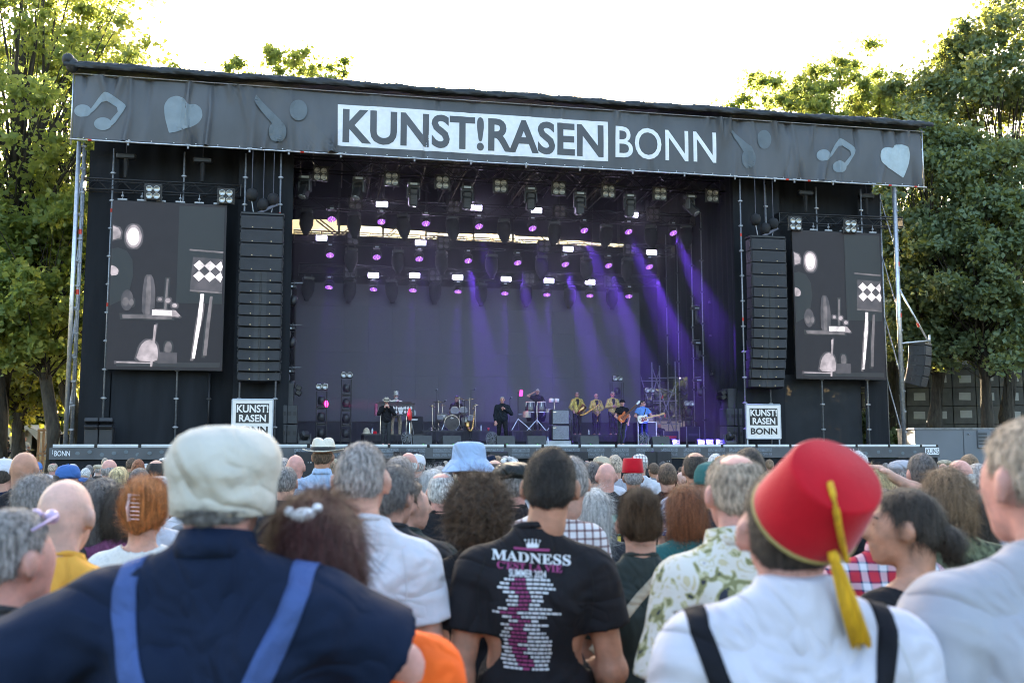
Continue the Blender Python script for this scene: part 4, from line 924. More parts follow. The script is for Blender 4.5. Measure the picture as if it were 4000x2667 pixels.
drum(0.12, 0.0, 0.8, 0.17, 0.22, (0, 0.75, -0.5)); drum(0.46, 0.03, 0.82, 0.15, 0.2, (0.1, 0.75, -0.5)); drum(-0.35, 0.2, 0.68, 0.2, 0.3, (0, .1, -1), 'side_tom'); drum(0.62, 0.25, 0.55, 0.2, 0.36, (0, 0.1, -1), 'floor_tom'); drum(-0.48, -0.05, 0.52, 0.13, 0.16, (0, 0.6, -.6)); drum(0.75, -0.05, 0.5, 0.14, 0.18, (0, .7, -.5))
M_cym = mat('cymbal_bronze', (0.6, 0.48, 0.25), 0.25, metal=1.0, var=.1)
for (x, y, z, r, tl) in ((-0.5, 0.2, 1.12, 0.24, .1), (0.75, 0.3, 1.24, 0.25, -.15), (0.35, 0.4, 1.28, 0.22, .1), (-0.75, 0.1, 0.95, 0.2, .3), (-0.3, .5, 1.0, .2, 0), (0.95, 0.1, 1.0, 0.2, -.3)):
    MB().lathe([(r, -0.01), (r * .4, 0.015), (r * .18, 0.03), (0, 0.045)], 24, (x, y, z), (math.sin(tl), 0, 1)).build('cymbal', M_cym, dk, True); MB().cyl((x, y, 0.02), (x, y, z + 0.06), 0.012, 6).build('cymbal_stand', M_chrome, dk)
    for a in (0.3, 2.4, 4.5): MB().cyl((x, y, 0.22), (x + 0.2 * math.cos(a), y + 0.2 * math.sin(a), 0.01), 0.01, 5).build('stand_foot', M_chrome, dk)
for x in (-0.35, 0.35): MB().cyl((x * .8, -0.02, 0.32), (x * 1.2, -0.12, 0.0), 0.012, 5).build('spur', M_chrome, dk)
# congas
s_, z_ = S(2093, 1640, 5.0); cg = sthing('congas', 'pair of tall dark blue congas on a chrome stand', 'drums', s_, 5.0, ZP)
M_cong = mat('conga_navy', (0.008, 0.01, 0.03), 0.15, var=.15, coat=.6)
zt_ = S(2093, 1569, 5.0)[1] - ZP
for x in (-0.225, 0.225):
    b = MB().lathe([(0.13, zt_ - 0.78), (0.18, zt_ - .62), (0.215, zt_ - 0.42), (0.205, zt_ - .2), (0.175, zt_ - 0.03), (0.165, zt_)], 22, (x, 0, 0)).build('conga_shell', M_cong, cg, True)
    MB().lathe([(0.176, zt_ - 0.05), (0.18, zt_ - .02), (0.172, zt_ + 0.012), (0.0, zt_ + 0.016)], 22, (x, 0, 0)).build('conga_head', mat('hide', (.5, .44, .36), .6, var=.1), cg, True); MB().lathe([(0.213, zt_ - 0.43), (0.219, zt_ - 0.42), (0.214, zt_ - .39)], 22, (x, 0, 0)).build('steel_band', M_chrome, cg, True)
    for i in range(6):
        a = math.pi * i / 3 + .3; MB().cyl((x + .18 * math.cos(a), .18 * math.sin(a), zt_ - 0.02), (x + 0.2 * math.cos(a), .2 * math.sin(a), zt_ - 0.2), 0.009, 5).build('tuning_lug', M_chrome, cg)
MB().cyl((0, -0.22, 0.25), (0, -0.2, zt_ - .15), 0.016, 8).build('centre_post', M_chrome, cg)
for x, y in ((-0.42, -0.35), (0.3, -.4), (0.05, .3)): MB().cyl((0, -0.2, 0.42), (x, y, 0.01), 0.016, 6).build('stand_leg', M_chrome, cg)
# percussion stand, bongos
s_, z_ = S(2165, 1562, 4.9); bo = sthing('bongos', 'small white bongos on a stand right of the congas', 'drums', s_, 4.9, ZP)
for x in (-0.12, 0.1): MB().cyl((x, 0, z_ - ZP - .09), (x, 0, z_ - ZP + 0.05), 0.1, 16).build('bongo', M_white, bo, True); MB().cyl((x, 0, z_ - ZP + 0.05), (x, 0, z_ - ZP + .065), 0.105, 16).build('rim', M_chrome, bo)
MB().cyl((0, 0, 0), (0, 0, z_ - ZP - .09), 0.018, 8).build('post', M_chrome, bo)
for a in (1, 3.1, 5.2): MB().cyl((0, 0, .3), (.3 * math.cos(a), .3 * math.sin(a), 0.01), 0.014, 6).build('stand_leg', M_chrome, bo)
MB().cyl((-.25, 0, z_ - ZP - .5), (-.25, 0, z_ - ZP - .35), 0.12, 16).build('timbale', M_shell, bo)
s_, z_ = S(2024, 1535, 4.7); ps = sthing('percussion_stand', 'thin stand with a pink lit panel left of the congas', 'stand', s_, 4.7, ZP)
MB().cyl((0, 0, 0), (0, 0, z_ - ZP + .05), 0.018, 8).build('post', M_gear, ps); MB().box((0.12, 0, z_ - ZP), (0.12, 0.03, 0.24), rot=(0, .1, 0)).build('lit_panel', mat('pink_panel', (.6, .05, .25), .5, var=0, emit=(1, .05, .45), estr=0.35), ps); MB().cyl((0.35, 0, 0.5), (0.35, 0, 0.75), 0.16, 16).build('snare', M_shell, ps); MB().cyl((0.0, 0, 0.62), (.3, 0, .62), 0.014, 6).build('arm', M_chrome, ps)
for x, y in ((-0.3, -0.2), (0.45, -.3), (0.1, .3)): MB().cyl((0, 0, 0.45), (x, y, 0.01), 0.016, 6).build('stand_leg', M_chrome, ps)
# saxophone on stand
s_, z_ = S(1840, 1640, 4.1)
def sax(label, loc, rz, tilt, sc_=1.0, cat='saxophone'):
    th = thing('saxophone', label, cat, loc, rz); pts = [(0.0, 0, 0.72), (0.06, 0, 0.76), (0.1, 0, 0.7), (0.085, 0, 0.4), (0.06, 0, 0.1), (0.02, 0, 0.0), (-0.06, 0, 0.0), (-0.1, 0, 0.1), (-0.13, 0, 0.28)]
    Rm = Euler((0, tilt, 0)).to_matrix(); pts = [Rm @ (Vector(p) * sc_) for p in pts]
    MB().tube(pts, 0, 10, [r * sc_ for r in (0.012, 0.012, 0.014, 0.024, 0.034, 0.042, 0.045, 0.055, 0.1)]).build('sax_tube', M_gold, th, True)
    for i in range(8): MB().cyl(Rm @ (Vector((0.085 - .003 * i, -0.03, 0.62 - i * 0.065)) * sc_), Rm @ (Vector((0.085 - .003 * i, -0.055, 0.62 - i * 0.065)) * sc_), 0.022 * sc_, 8).build('key_cup', M_gold, th)
    return th
sax('gold saxophone on a stand right of the drum kit', stg(s_, 4.2, 0.55), SA, 0.05, 1.15)
sst = sthing('saxophone_stand', 'thin black tripod holding the gold saxophone', 'stand', s_, 4.25, 0)
MB().cyl((0, 0.08, 0), (0, 0.08, 0.9), 0.015, 6).build('post', M_gear, sst)
for a in (1.2, 3.3, 5.4): MB().cyl((0, 0.08, 0.3), (.3 * math.cos(a), .08 + .3 * math.sin(a), 0.01), 0.012, 6).build('stand_leg', M_gear, sst)
# microphone stands
def micstand(label, px, ytop, t, base=0.0, boom=None):
    s_, z_ = S(px, ytop, t); th = sthing('microphone_stand', label, 'microphone', s_, t, base, group='microphone stands'); h = z_ - base
    MB().cyl((0, 0, 0.02), (0, 0, h), 0.012, 6).build('post', M_gear, th)
    for a in (0.6, 2.7, 4.8): MB().cyl((0, 0, 0.2), (.26 * math.cos(a), .26 * math.sin(a), 0.01), 0.012, 5).build('stand_leg', M_gear, th)
    e = Vector((0, 0, h))
    if boom: e = Vector((boom[0], 0, h + boom[1])); MB().cyl((-boom[0] * .3, 0, h - boom[1] * .3), e, 0.009, 5).build('boom', M_gear, th)
    MB().cyl(e, e + Vector((0.03, -0.1, 0.03)), 0.016, 8, 0.022).build('microphone', M_gear, th); MB().ball(e + Vector((0.035, -0.12, 0.036)), 0.03, 8, 6).build('microphone_head', M_galv, th)
micstand('thin microphone stand in front of the drum riser', 1703, 1570, 1.4, 0, (0.3, 0.02)); micstand('tall overhead microphone stand left of the drum kit', 1707, 1530, 4.6, ZD, (-0.05, .05)); micstand('tall overhead microphone stand right of the drum kit', 1840, 1524, 4.6, ZD, (0.12, 0.02)); micstand('microphone stand behind the singer', 1992, 1557, 2.0); micstand('microphone stand over the drum toms', 1815, 1565, 4.7, ZD, (-0.1, -0.02)); micstand('microphone stand before the keyboards', 1552, 1570, 3.4, 0.0); micstand('low microphone stand before the baritone saxophone', 2232, 1640, 2.6, 0.0, (-.15, .1)); micstand('microphone stand by the gold jackets', 2410, 1600, 4.4, 0.0)
# floor light towers
def ltower(label, px, ytop, t, n, w_=0.36):
    s_, z_ = S(px, ytop, t); th = sthing('light_tower', label, 'stage light', s_, t, 0, 0, 'floor light towers')
    for x in (-w_ / 2, w_ / 2):
        for y in (0, .3): MB().cyl((x, y, 0.01), (x, y, z_ - 0.3), 0.018, 6).build('tower_post', M_blackmetal, th)
    k_ = 0
    zz = z_ - .35
    for i in range(n):
        z0 = 0.15 + i * (z_ - .5) / n
        for y in (0, .3): MB().box((0, y, z0), (w_, 0.02, 0.03)).build('rung', M_blackmetal, th)
        MB().box((0, .15, z0 + .06), (0.3, 0.24, 0.08), bev=0.02).build('lamp_base', M_fix, th); MB().lathe([(0.05, 0.16), (0.12, 0.13), (0.15, 0.0), (0.14, -0.12), (0.1, -.16)], 12, (0, .12, z0 + .3)).build('lamp_head', M_fix, th, True)
    MB().box((0, .1, z_ - .13), (0.44, 0.14, 0.25), bev=.02).build('blinder_housing', M_fix, th)
    for x in (-0.11, .11): inst(None, 'lamp', me_lamp, th, (x, 0.02, z_ - .13))
    return s_, z_, th
s_, z_, t1_ = ltower('left floor light tower with a pink lit lamp', 1258, 1495, 3.0, 3)
MB().lathe([(0.0, 0.0), (0.12, 0.0), (0.13, 0.02)], 16, (0.16, 0.1, z_ - .75), (1, -.5, 0)).build('pink_lens', mat('pink_lens', (.5, .05, .2), .4, var=0, emit=(1, .03, .3), estr=1.6), t1_)
add_light('pink_beam', 'SPOT', t1_, (0.25, 0.05, z_ - .75), (1, 0.16, -0.02), 220, (1.0, 0.06, 0.35), 0.1, R(16), 0.6)
ltower('taller floor light tower left of the keyboards', 1355, 1450, 4.2, 4); ltower('floor light tower behind the gold jackets', 2413, 1466, 6.9, 4, .5); ltower('floor light tower behind the guitarist', 2538, 1511, 6.0, 3, .45); ltower('dark floor light tower in the right corner', 2692, 1563, 4.4, 3)
# subwoofers and side fills
def sub(th, x, z, w_, h, d=0.7, y=0.0):
    MB().box((x, y + d / 2, z + h / 2), (w_ - .01, d, h - .01), bev=.015).build('cabinet', mat('sub_grey', (0.035, 0.037, 0.042), .6, var=.15), th)
    for dx in (-.1, .08): MB().box((x + dx, y - .002, z + h * .55), (0.1, 0.012, 0.14)).build('port', M_black, th)
for lab, xa, xb, y0, y1, y2, sgn in (('stack of dark subwoofers right of the left logo sign', 1082, 1163, 1585, 1497, 1720, 1), ('stack of dark subwoofers left of the right logo sign', 2838, 2900, 1598, 1518, 1720, -1)):
    sa, z1_ = S(xa, y0, 1.5); sb, _ = S(xb, y0, 1.5); z2_ = S(xa, y1, 1.5)[1]; th = sthing('side_fill', lab, 'loudspeaker', group='side fill loudspeakers')
    w_ = (sb - sa) / 2
    for i in range(2):
        for j in range(2): sub(th, sa + w_ * (i + .5), 0.06 + j * z1_ / 2, w_, z1_ / 2 - .02, y=1.5)
    MB().box(((sa + sb) / 2 - .05 * sgn, 1.95, (z1_ + z2_) / 2 + .03), ((sb - sa) * .72, 0.6, z2_ - z1_), bev=.02).build('top_cabinet', mat('sub_grey', (.035, .037, .042)), th)
    for zq in (.82, .6): MB().box(((sa + sb) / 2 + .36 * sgn, 1.85, z1_ + (z2_ - z1_) * zq), (0.2, .5, .16), rot=(0, .5 * sgn, 0), bev=.02).build('horn_flare', M_black, th)
s_, z_ = S(385, 1640, .6); th = sthing('near_fill', 'pair of black loudspeakers with flared horns on the left wing', 'loudspeaker')
for i in (-1, 1):
    MB().box((s_ + i * .22, .9, z_ * .36), (.42, .5, z_ * .72), bev=.02).build('cabinet', M_cab, th); MB().box((s_ + i * .22, .72, z_ * .78), (.42, .35, .12), rot=(.35, 0, 0), bev=.02).build('horn_lip', M_black, th); MB().box((s_ + i * .22, .78, z_ * .95), (.42, .4, .14), rot=(-.3, 0, 0), bev=.02).build('horn_top', M_cab, th)
# front fills standing before the skirt
for i, (px, turn) in enumerate(((1195, .5), (1595, .25), (1948, .25), (2268, -.25), (2595, -.25))):
    s_, _ = S(px, 1760, -.6); th = sthing('front_fill', f'black front fill loudspeaker before the stage skirt, {nth(i, 5)}', 'loudspeaker', s_, -.6, -1.05, -turn, 'front fill loudspeakers')
    MB().box((0, 0.2, 0.42), (.62, .4, .84), bev=.02).build('cabinet', M_cab, th); MB().box((0, -.005, .42), (.55, .02, .76)).build('grille', M_grille, th); MB().box((-.36, .25, .42), (.16, .42, .84), rot=(0, 0, .7), bev=.01).build('side_wing', M_cab, th)
    for x in (.1, .2): MB().box((x, -.018, .5), (.03, .008, .03)).build('badge', M_white if x > .15 else M_galv, th)
    MB().box((0, .2, -.4), (.5, .35, .78), bev=.02).build('stand_case', M_gear, th)
# side moving heads on ladders
for i, (px, py, t_) in enumerate(((1133, 1120, 1.9), (1128, 1283, 1.9), (1125, 1450, 1.9), (2790, 1180, 4.2), (2718, 1205, 5.4), (2795, 1310, 4.2), (2722, 1340, 5.4), (2798, 1460, 4.2), (2726, 1485, 5.4))):
    s_, z_ = S(px, py, t_); side = 'left' if px < 2000 else 'right'
    q = ('upper', 'middle', 'lower')[i if i < 3 else (i - 3) // 2]; extra = '' if i < 3 else (' nearer' if (i - 3) % 2 == 0 else ' farther')
    th = sthing('side_moving_head', f'{q}{extra} moving head clamped to the {side} side ladder', 'stage light', s_, t_, z_, 0, 'moving heads on the side ladders')
    inst(None, 'base', me_wb, th, (0, 0, 0), (0, 0, 0), (1.5, 1.2, 1.2)); inst(None, 'display', me_wd, th, (0, -.03, 0), (0, 0, 0), (1.4, 1, 1)); MB().box((0.02, 0, -.3), (.1, .1, .42), bev=.03).build('yoke_arm', M_fixgrey, th); MB().lathe([(0.05, 0.2), (0.12, 0.15), (0.14, -0.05), (0.1, -.18)], 12, (.12, 0, -.5), (.3, 0, 1)).build('lamp_head', M_fix, th, True)
    MB().cyl((-.2, 0, .12), (.45, 0, .14), .02, 6).build('clamp_bar', M_galv, th)
for i, (s_, t_) in enumerate(((8.75, 4.2), (8.8, 5.4), (8.85, 7.2), (8.85, 8.6))):
    th = sthing('side_ladder', f'thin silver pole on the right stage wall, {ORD[i]} from the front', 'pole', group='poles on the right stage wall')
    MB().cyl((s_, t_, .02), (s_, t_, 9.5), .028, 6).build('tube', M_galv, th, True); clamps(th, s_, t_, 1.0, 9, 1.3, M_dkgalv)
# corner scaffold at the right back
cs = sthing('corner_scaffold', 'silver scaffold frame in the right rear corner of the stage', 'scaffold')
for s_, t_ in ((7.75, 7.6), (8.6, 7.0), (7.75, 9.4), (8.75, 9.4), (7.0, 9.3)): MB().cyl((s_, t_, .02), (s_, t_, 3.6), .03, 6).build('post', M_galv, cs, True)
for a, b in (((7.75, 7.6, 3.4), (8.6, 7.0, .3)), ((7.75, 9.4, 3.4), (8.75, 9.4, .2)), ((8.75, 9.4, 3.4), (7.75, 9.4, .2)), ((7.75, 7.6, .3), (8.6, 7, 2.6)), ((7.0, 9.3, 2.8), (7.75, 9.4, .2)), ((8.75, 9.4, 2.6), (8.6, 7, 2.2))): MB().cyl(a, b, .026, 6).build('diagonal_brace', M_galv, cs, True)
for z in (.9, 1.9, 2.9): MB().cyl((7.6, 7.6, z), (8.7, 7.0, z), .026, 6).build('ledger', M_galv, cs); MB().cyl((7.0, 9.4, z), (8.8, 9.4, z), .026, 6).build('ledger', M_galv, cs)
for z, s_ in ((2.0, 8.1), (1.2, 8.2)): MB().cyl((s_, 7.3, z), (s_ + .02, 7.3, z + .14), .034, 6).build('red_band', M_red, cs)
# rack cases and lit floor bars in the corner
for i, (s_, t_, w_, h_, d_) in enumerate(((6.9, 6.2, .8, .9, .6), (7.6, 5.4, .7, .55, .6), (8.1, 4.2, .6, .7, .5))):
    th = sthing('rack_case', f'dark flight case in the right corner of the stage, {ORD[i]} from the back', 'case', s_, t_, 0, .2, 'flight cases in the right corner')
    MB().box((0, 0, h_ / 2 + .03), (w_, d_, h_), bev=.02).build('case_body', M_gear, th)
    for x in (-1, 1): MB().box((x * w_ / 2, -d_ / 2, h_ / 2 + .03), (.03, .03, h_), bev=.004).build('case_edge', M_galv, th)
    MB().box((0, -d_ / 2 - .004, h_ * .6), (w_ * .7, .01, .1)).build('rack_unit', M_red if i == 1 else M_fixgrey, th)
M_bar = mat('lit_blue_bar', (.3, .3, .8), .4, var=0, emit=(.3, .25, 1.0), estr=.22)
for i, px in enumerate((2640, 2738, 2772, 2810)):
    s_, z_ = S(px, 1716, 1.4); th = sthing('floor_light_bar', f'lit blue light bar on the floor at stage right, {nth(i, 4)}', 'stage light', s_, 1.4, 0, 0, 'lit floor light bars')
    MB().box((0, .1, .12), (.3, .2, .22), bev=.02).build('housing', M_fix, th)
    for k_ in (0, 1): MB().box((0, -.006, .07 + k_ * .085), (.24, .012, .06)).build('lit_cells', M_bar, th)
    add_light('blue_glow', 'SPOT', th, (0, -.05, .15), (-1, .55, .06), 110, (.16, .1, 1), .1, R(70), .8)
# small covered moving heads on the floor
for lab, px in (('squat moving head on the floor right of the left subwoofers', 1190), ('squat moving head on the floor left of the right subwoofers', 2850)):
    s_, _ = S(px, 1700, 1.0); th = sthing('floor_moving_head', lab, 'stage light', s_, 1.0, 0.03, 0, 'floor moving heads'); inst(None, 'base', me_mbase, th, (0, 0, .07), (0, 0, 0), (.9, 1, 1)); MB().box((0, 0, .3), (.28, .26, .3), rot=(.9, 0, .6), bev=.06).build('lamp_head', M_fix, th)
    for x in (-.2, .2): MB().box((x, 0, .22), (.05, .16, .3), bev=.02).build('yoke_arm', M_fixgrey, th)
# ------------------------------------------------------------------ trees
def leaf_mat(name, col, col2, trans, tfac=0.5, vs=0.35):
    m = bpy.data.materials.new(name); m.use_nodes = True; nt = m.node_tree; b = nt.nodes['Principled BSDF']
    tc = nt.nodes.new('ShaderNodeTexCoord'); n = nt.nodes.new('ShaderNodeTexNoise'); n.inputs['Scale'].default_value = vs; n.inputs['Detail'].default_value = 6
    nt.links.new(tc.outputs['Object'], n.inputs['Vector'])
    r = nt.nodes.new('ShaderNodeValToRGB'); r.color_ramp.elements[0].position = .35; r.color_ramp.elements[1].position = .65
    r.color_ramp.elements[0].color = (*col, 1); r.color_ramp.elements[1].color = (*col2, 1)
    nt.links.new(n.outputs['Fac'], r.inputs[0]); nt.links.new(r.outputs[0], b.inputs['Base Color'])
    b.inputs['Roughness'].default_value = 0.5; b.inputs['Specular IOR Level'].default_value = 0.35
    t = nt.nodes.new('ShaderNodeBsdfTranslucent'); t.inputs[0].default_value = (*trans, 1)
    mx = nt.nodes.new('ShaderNodeMixShader'); mx.inputs[0].default_value = tfac
    nt.links.new(b.outputs[0], mx.inputs[1]); nt.links.new(t.outputs[0], mx.inputs[2]); nt.links.new(mx.outputs[0], nt.nodes['Material Output'].inputs[0])
    return m
L_plane = leaf_mat('plane_tree_leaves', (0.10, 0.165, 0.055), (0.15, 0.215, 0.075), (0.54, 0.57, 0.11), 0.5)
L_lime = leaf_mat('lime_tree_leaves', (0.095, 0.145, 0.08), (0.155, 0.215, 0.12), (0.4, 0.4, 0.06), 0.3)
L_hedge = leaf_mat('hedge_leaves', (0.045, 0.07, 0.028), (0.08, 0.11, 0.04), (0.12, 0.14, 0.03), 0.15)
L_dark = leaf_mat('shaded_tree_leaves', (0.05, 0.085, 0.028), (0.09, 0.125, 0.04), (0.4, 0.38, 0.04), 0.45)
M_bark = mat('tree_bark', (0.05, 0.042, 0.032), 0.95, var=0.4, vscale=5, bump=0.8, bscale=18, stretch=(2, 2, 0.5))
def leaves_mesh(name, centers, spreads, counts, size, m, seed, elong=1.3, fold=0.25):
    q = np.random.default_rng(seed); P = []
    for c, sp, n in zip(centers, spreads, counts):
        d = q.normal(size=(n, 3)); d /= np.linalg.norm(d, axis=1)[:, None]
        rr = np.abs(q.normal(size=n)) * 0.62 + .12
        P.append(np.array(c) + d * rr[:, None] * np.array(sp))
    P = np.concatenate(P); n = len(P)
    nrm = q.normal(size=(n, 3)); nrm[:, 2] += 0.5; nrm /= np.linalg.norm(nrm, axis=1)[:, None]
    a = np.cross(nrm, q.normal(size=(n, 3))); a /= np.linalg.norm(a, axis=1)[:, None]; b = np.cross(nrm, a)
    s = size * (0.6 + 0.8 * q.random(n))[:, None]
    v0 = P - a * s * 0.55 * elong; v2 = P + a * s * 0.55 * elong; v1 = P + b * s * 0.5 + nrm * s * fold; v3 = P - b * s * 0.5 + nrm * s * fold
    V = np.stack([v0, v1, v2, v3], 1).reshape(-1, 3).astype(np.float32)
    me = bpy.data.meshes.new(name); me.vertices.add(len(V)); me.vertices.foreach_set('co', V.ravel())
    F = np.arange(n * 4, dtype=np.int32).reshape(-1, 4); F = np.concatenate([F[:, [0, 1, 2]], F[:, [0, 2, 3]]], 0)
    me.loops.add(F.size); me.loops.foreach_set('vertex_index', F.ravel())
    me.polygons.add(len(F)); me.polygons.foreach_set('loop_start', np.arange(0, F.size, 3, dtype=np.int32)); me.polygons.foreach_set('loop_total', np.full(len(F), 3, np.int32))
    me.materials.append(m); me.update(); me.validate(); return me
def tree(label, loc, H, R_, base, lm, seed, nleaf=42000, size=0.17, trunk_r=0.35, clumps=150, lean=(0, 0), group='trees round the stage', hollow=0.55, zs=1.0, tip=None, cs=1.0):
    """H total height, R_ crown radius, base height of lowest foliage"""
    q = random.Random(seed); th = thing('broadleaf_tree', label, 'tree', loc, 0, group)
    tm = MB(); cz = (H + base) / 2; rz = (H - base) / 2
    top = Vector((lean[0], lean[1], H * 0.8))
    tp = [Vector((0, 0, -0.3)), Vector((0.02 * H * q.uniform(-1, 1), 0, base * 0.6)), Vector((lean[0] * .4, lean[1] * .4, base * 1.1)), Vector((lean[0] * .8, lean[1] * .8, H * 0.55)), top]
    tm.tube(tp, 0, 10, [trunk_r * 1.25, trunk_r, trunk_r * .85, trunk_r * .5, trunk_r * .12])
    tm.build('trunk', M_bark, th, True)
    cen, spr, cnt = [], [], []; limbs = MB()
    for i in range(clumps):
        for _ in range(30):
            d = Vector((q.gauss(0, 1), q.gauss(0, 1), q.gauss(0, 1))).normalized()
            rr = hollow + (1 - hollow) * q.random() ** 0.6
            bump_ = 0.82 + 0.22 * math.sin(d.x * 5 + seed) * math.sin(d.y * 4 + seed * 2) + 0.14 * math.sin(d.z * 7 + seed)
            dz_ = math.copysign(abs(d.z) ** .62, d.z) if d.z > 0 else d.z; p = Vector((d.x * R_ * rr * bump_, d.y * R_ * rr * bump_, cz + dz_ * rz * (.35 + .65 * rr) * (.5 + .5 * bump_)))
            if d.z < -0.1: p.z = max(p.z, base + 0.3 * q.random())
            break
        p += Vector((lean[0], lean[1], 0)) * (p.z / H)
        cr = R_ * q.uniform(0.13, 0.26) * cs
        cen.append(p); spr.append((cr, cr, cr * 0.7 * zs)); cnt.append(int(nleaf / clumps * q.uniform(0.5, 1.5)))
        if i < 140:
            k = q.uniform(0.25, 0.75); z0 = base * 0.8 + (p.z - base * 0.8) * 0.45
            a = Vector((lean[0] * z0 / H, lean[1] * z0 / H, z0)); mid = a.lerp(p, 0.5) + Vector((q.uniform(-.4, .4), q.uniform(-.4, .4), q.uniform(0, .5)))
            r0 = trunk_r * q.uniform(0.08, 0.2)
            limbs.tube([a, mid, p], 0, 6, [r0, r0 * .6, r0 * .18])
    limbs.build('limbs', M_bark, th, True)
    me = leaves_mesh('crown', cen, spr, cnt, size, lm, seed); o = obj('crown', me, th); 
    return th
def gx(px, Y): return (px - 2000.0) / 3890.0 * Y
tree('huge sunlit plane tree filling the upper left corner', (gx(20, 40), 40, -0.3), 25.5, 7.4, 5.5, L_plane, 21, 32000, 0.18, 0.5, 330, hollow=.25, cs=.62)
tree('tall golden plane tree behind the left stage tower', (gx(300, 46), 46, -0.3), 23.5, 5.8, 4.2, L_plane, 22, 26000, 0.18, 0.42, 260, lean=(-1.2, 0), hollow=.25, cs=.62)
tree('green plane tree with low branches by the left stage tower', (gx(195, 38.5), 38.5, -0.3), 12.5, 4.6, 4.4, L_plane, 23, 30000, 0.18, 0.26, 190, lean=(-0.8, 0.5), hollow=.3, cs=.7)
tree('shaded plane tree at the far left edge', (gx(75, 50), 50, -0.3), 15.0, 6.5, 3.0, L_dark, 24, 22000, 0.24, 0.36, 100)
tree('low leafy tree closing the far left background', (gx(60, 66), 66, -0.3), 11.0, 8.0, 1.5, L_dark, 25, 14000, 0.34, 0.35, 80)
tree('treetop rising behind the stage roof left of the lettering', (gx(1090, 62), 62, -0.3), 27.6, 7.0, 12, L_plane, 26, 30000, 0.2, 0.4, 240, cs=0.5, hollow=.3)
tree('thin treetop just left of the lettering behind the roof', (gx(1290, 66), 66, -0.3), 28.4, 4.4, 14, L_plane, 27, 15000, 0.2, 0.3, 130, cs=0.55, hollow=.2)
tree('pale sunlit tree behind the right part of the stage roof', (gx(3200, 60), 60, -0.3), 26.6, 6.8, 8, L_plane, 28, 40000, 0.2, 0.4, 280, cs=.55, hollow=.3)
tree('low sunlit treetop behind the roof right of the lettering', (gx(2950, 66), 66, -0.3), 26.6, 4.6, 10, L_plane, 29, 16000, 0.2, 0.35, 140, cs=.55, hollow=.2)
tree('pale green tree between the roof end and the dark trees', (gx(3490, 62), 62, -0.3), 27.4, 6.4, 7, L_plane, 30, 36000, 0.2, 0.4, 240, cs=.55, hollow=.3)
tree('dark lime tree right behind the outfill loudspeaker', (gx(3675, 50), 50, -0.3), 19.5, 5.2, 5.4, L_lime, 31, 44000, 0.19, 0.4, 260, cs=.72)
tree('tall dark lime tree at the upper right corner', (gx(3960, 54), 54, -0.3), 27.0, 7.2, 6.2, L_lime, 32, 54000, 0.2, 0.42, 320, cs=.7)
tree('dark lime tree at the right edge over the grey container', (gx(3850, 47.5), 47.5, -0.3), 14.5, 4.6, 5.6, L_lime, 33, 34000, 0.19, 0.3, 200, cs=.72)
# ------------------------------------------------------------------ bodies: smooth-union distance fields meshed with surface nets
def noise3(P, f, seed=0):
    a = np.sin(P[..., 0] * f + 1.3 * np.sin(P[..., 1] * f * .7 + seed) + seed * 1.7) * np.sin(P[..., 1] * f * 1.1 + 1.1 * np.sin(P[..., 2] * f * .8 + seed * 2.1)) 
    b = np.sin(P[..., 2] * f * .9 + 1.5 * np.sin(P[..., 0] * f * .6 + seed * .9) + seed)
    return a * 0.6 + b * 0.4 * np.sin(P[..., 0] * f * 1.3 + seed * 3.1)
def cap(a, b, ra, rb=None, ys=1.0): return ('c', np.array(a, float), np.array(b, float), ra, ra if rb is None else rb, ys)
def elp(c, r, Rm=None): return ('e', np.array(c, float), np.array(r, float), None if Rm is None else np.array(Rm))
def xf_prims(prims, Rm, off):
    out = []; Rm = np.array(Rm)
    for p in prims:
        if p[0] == 'c': out.append(('c', Rm @ p[1] + off, Rm @ p[2] + off, p[3], p[4], p[5]))
        else: out.append(('e', Rm @ p[1] + off, p[2], Rm if p[3] is None else Rm @ p[3]))
    return out
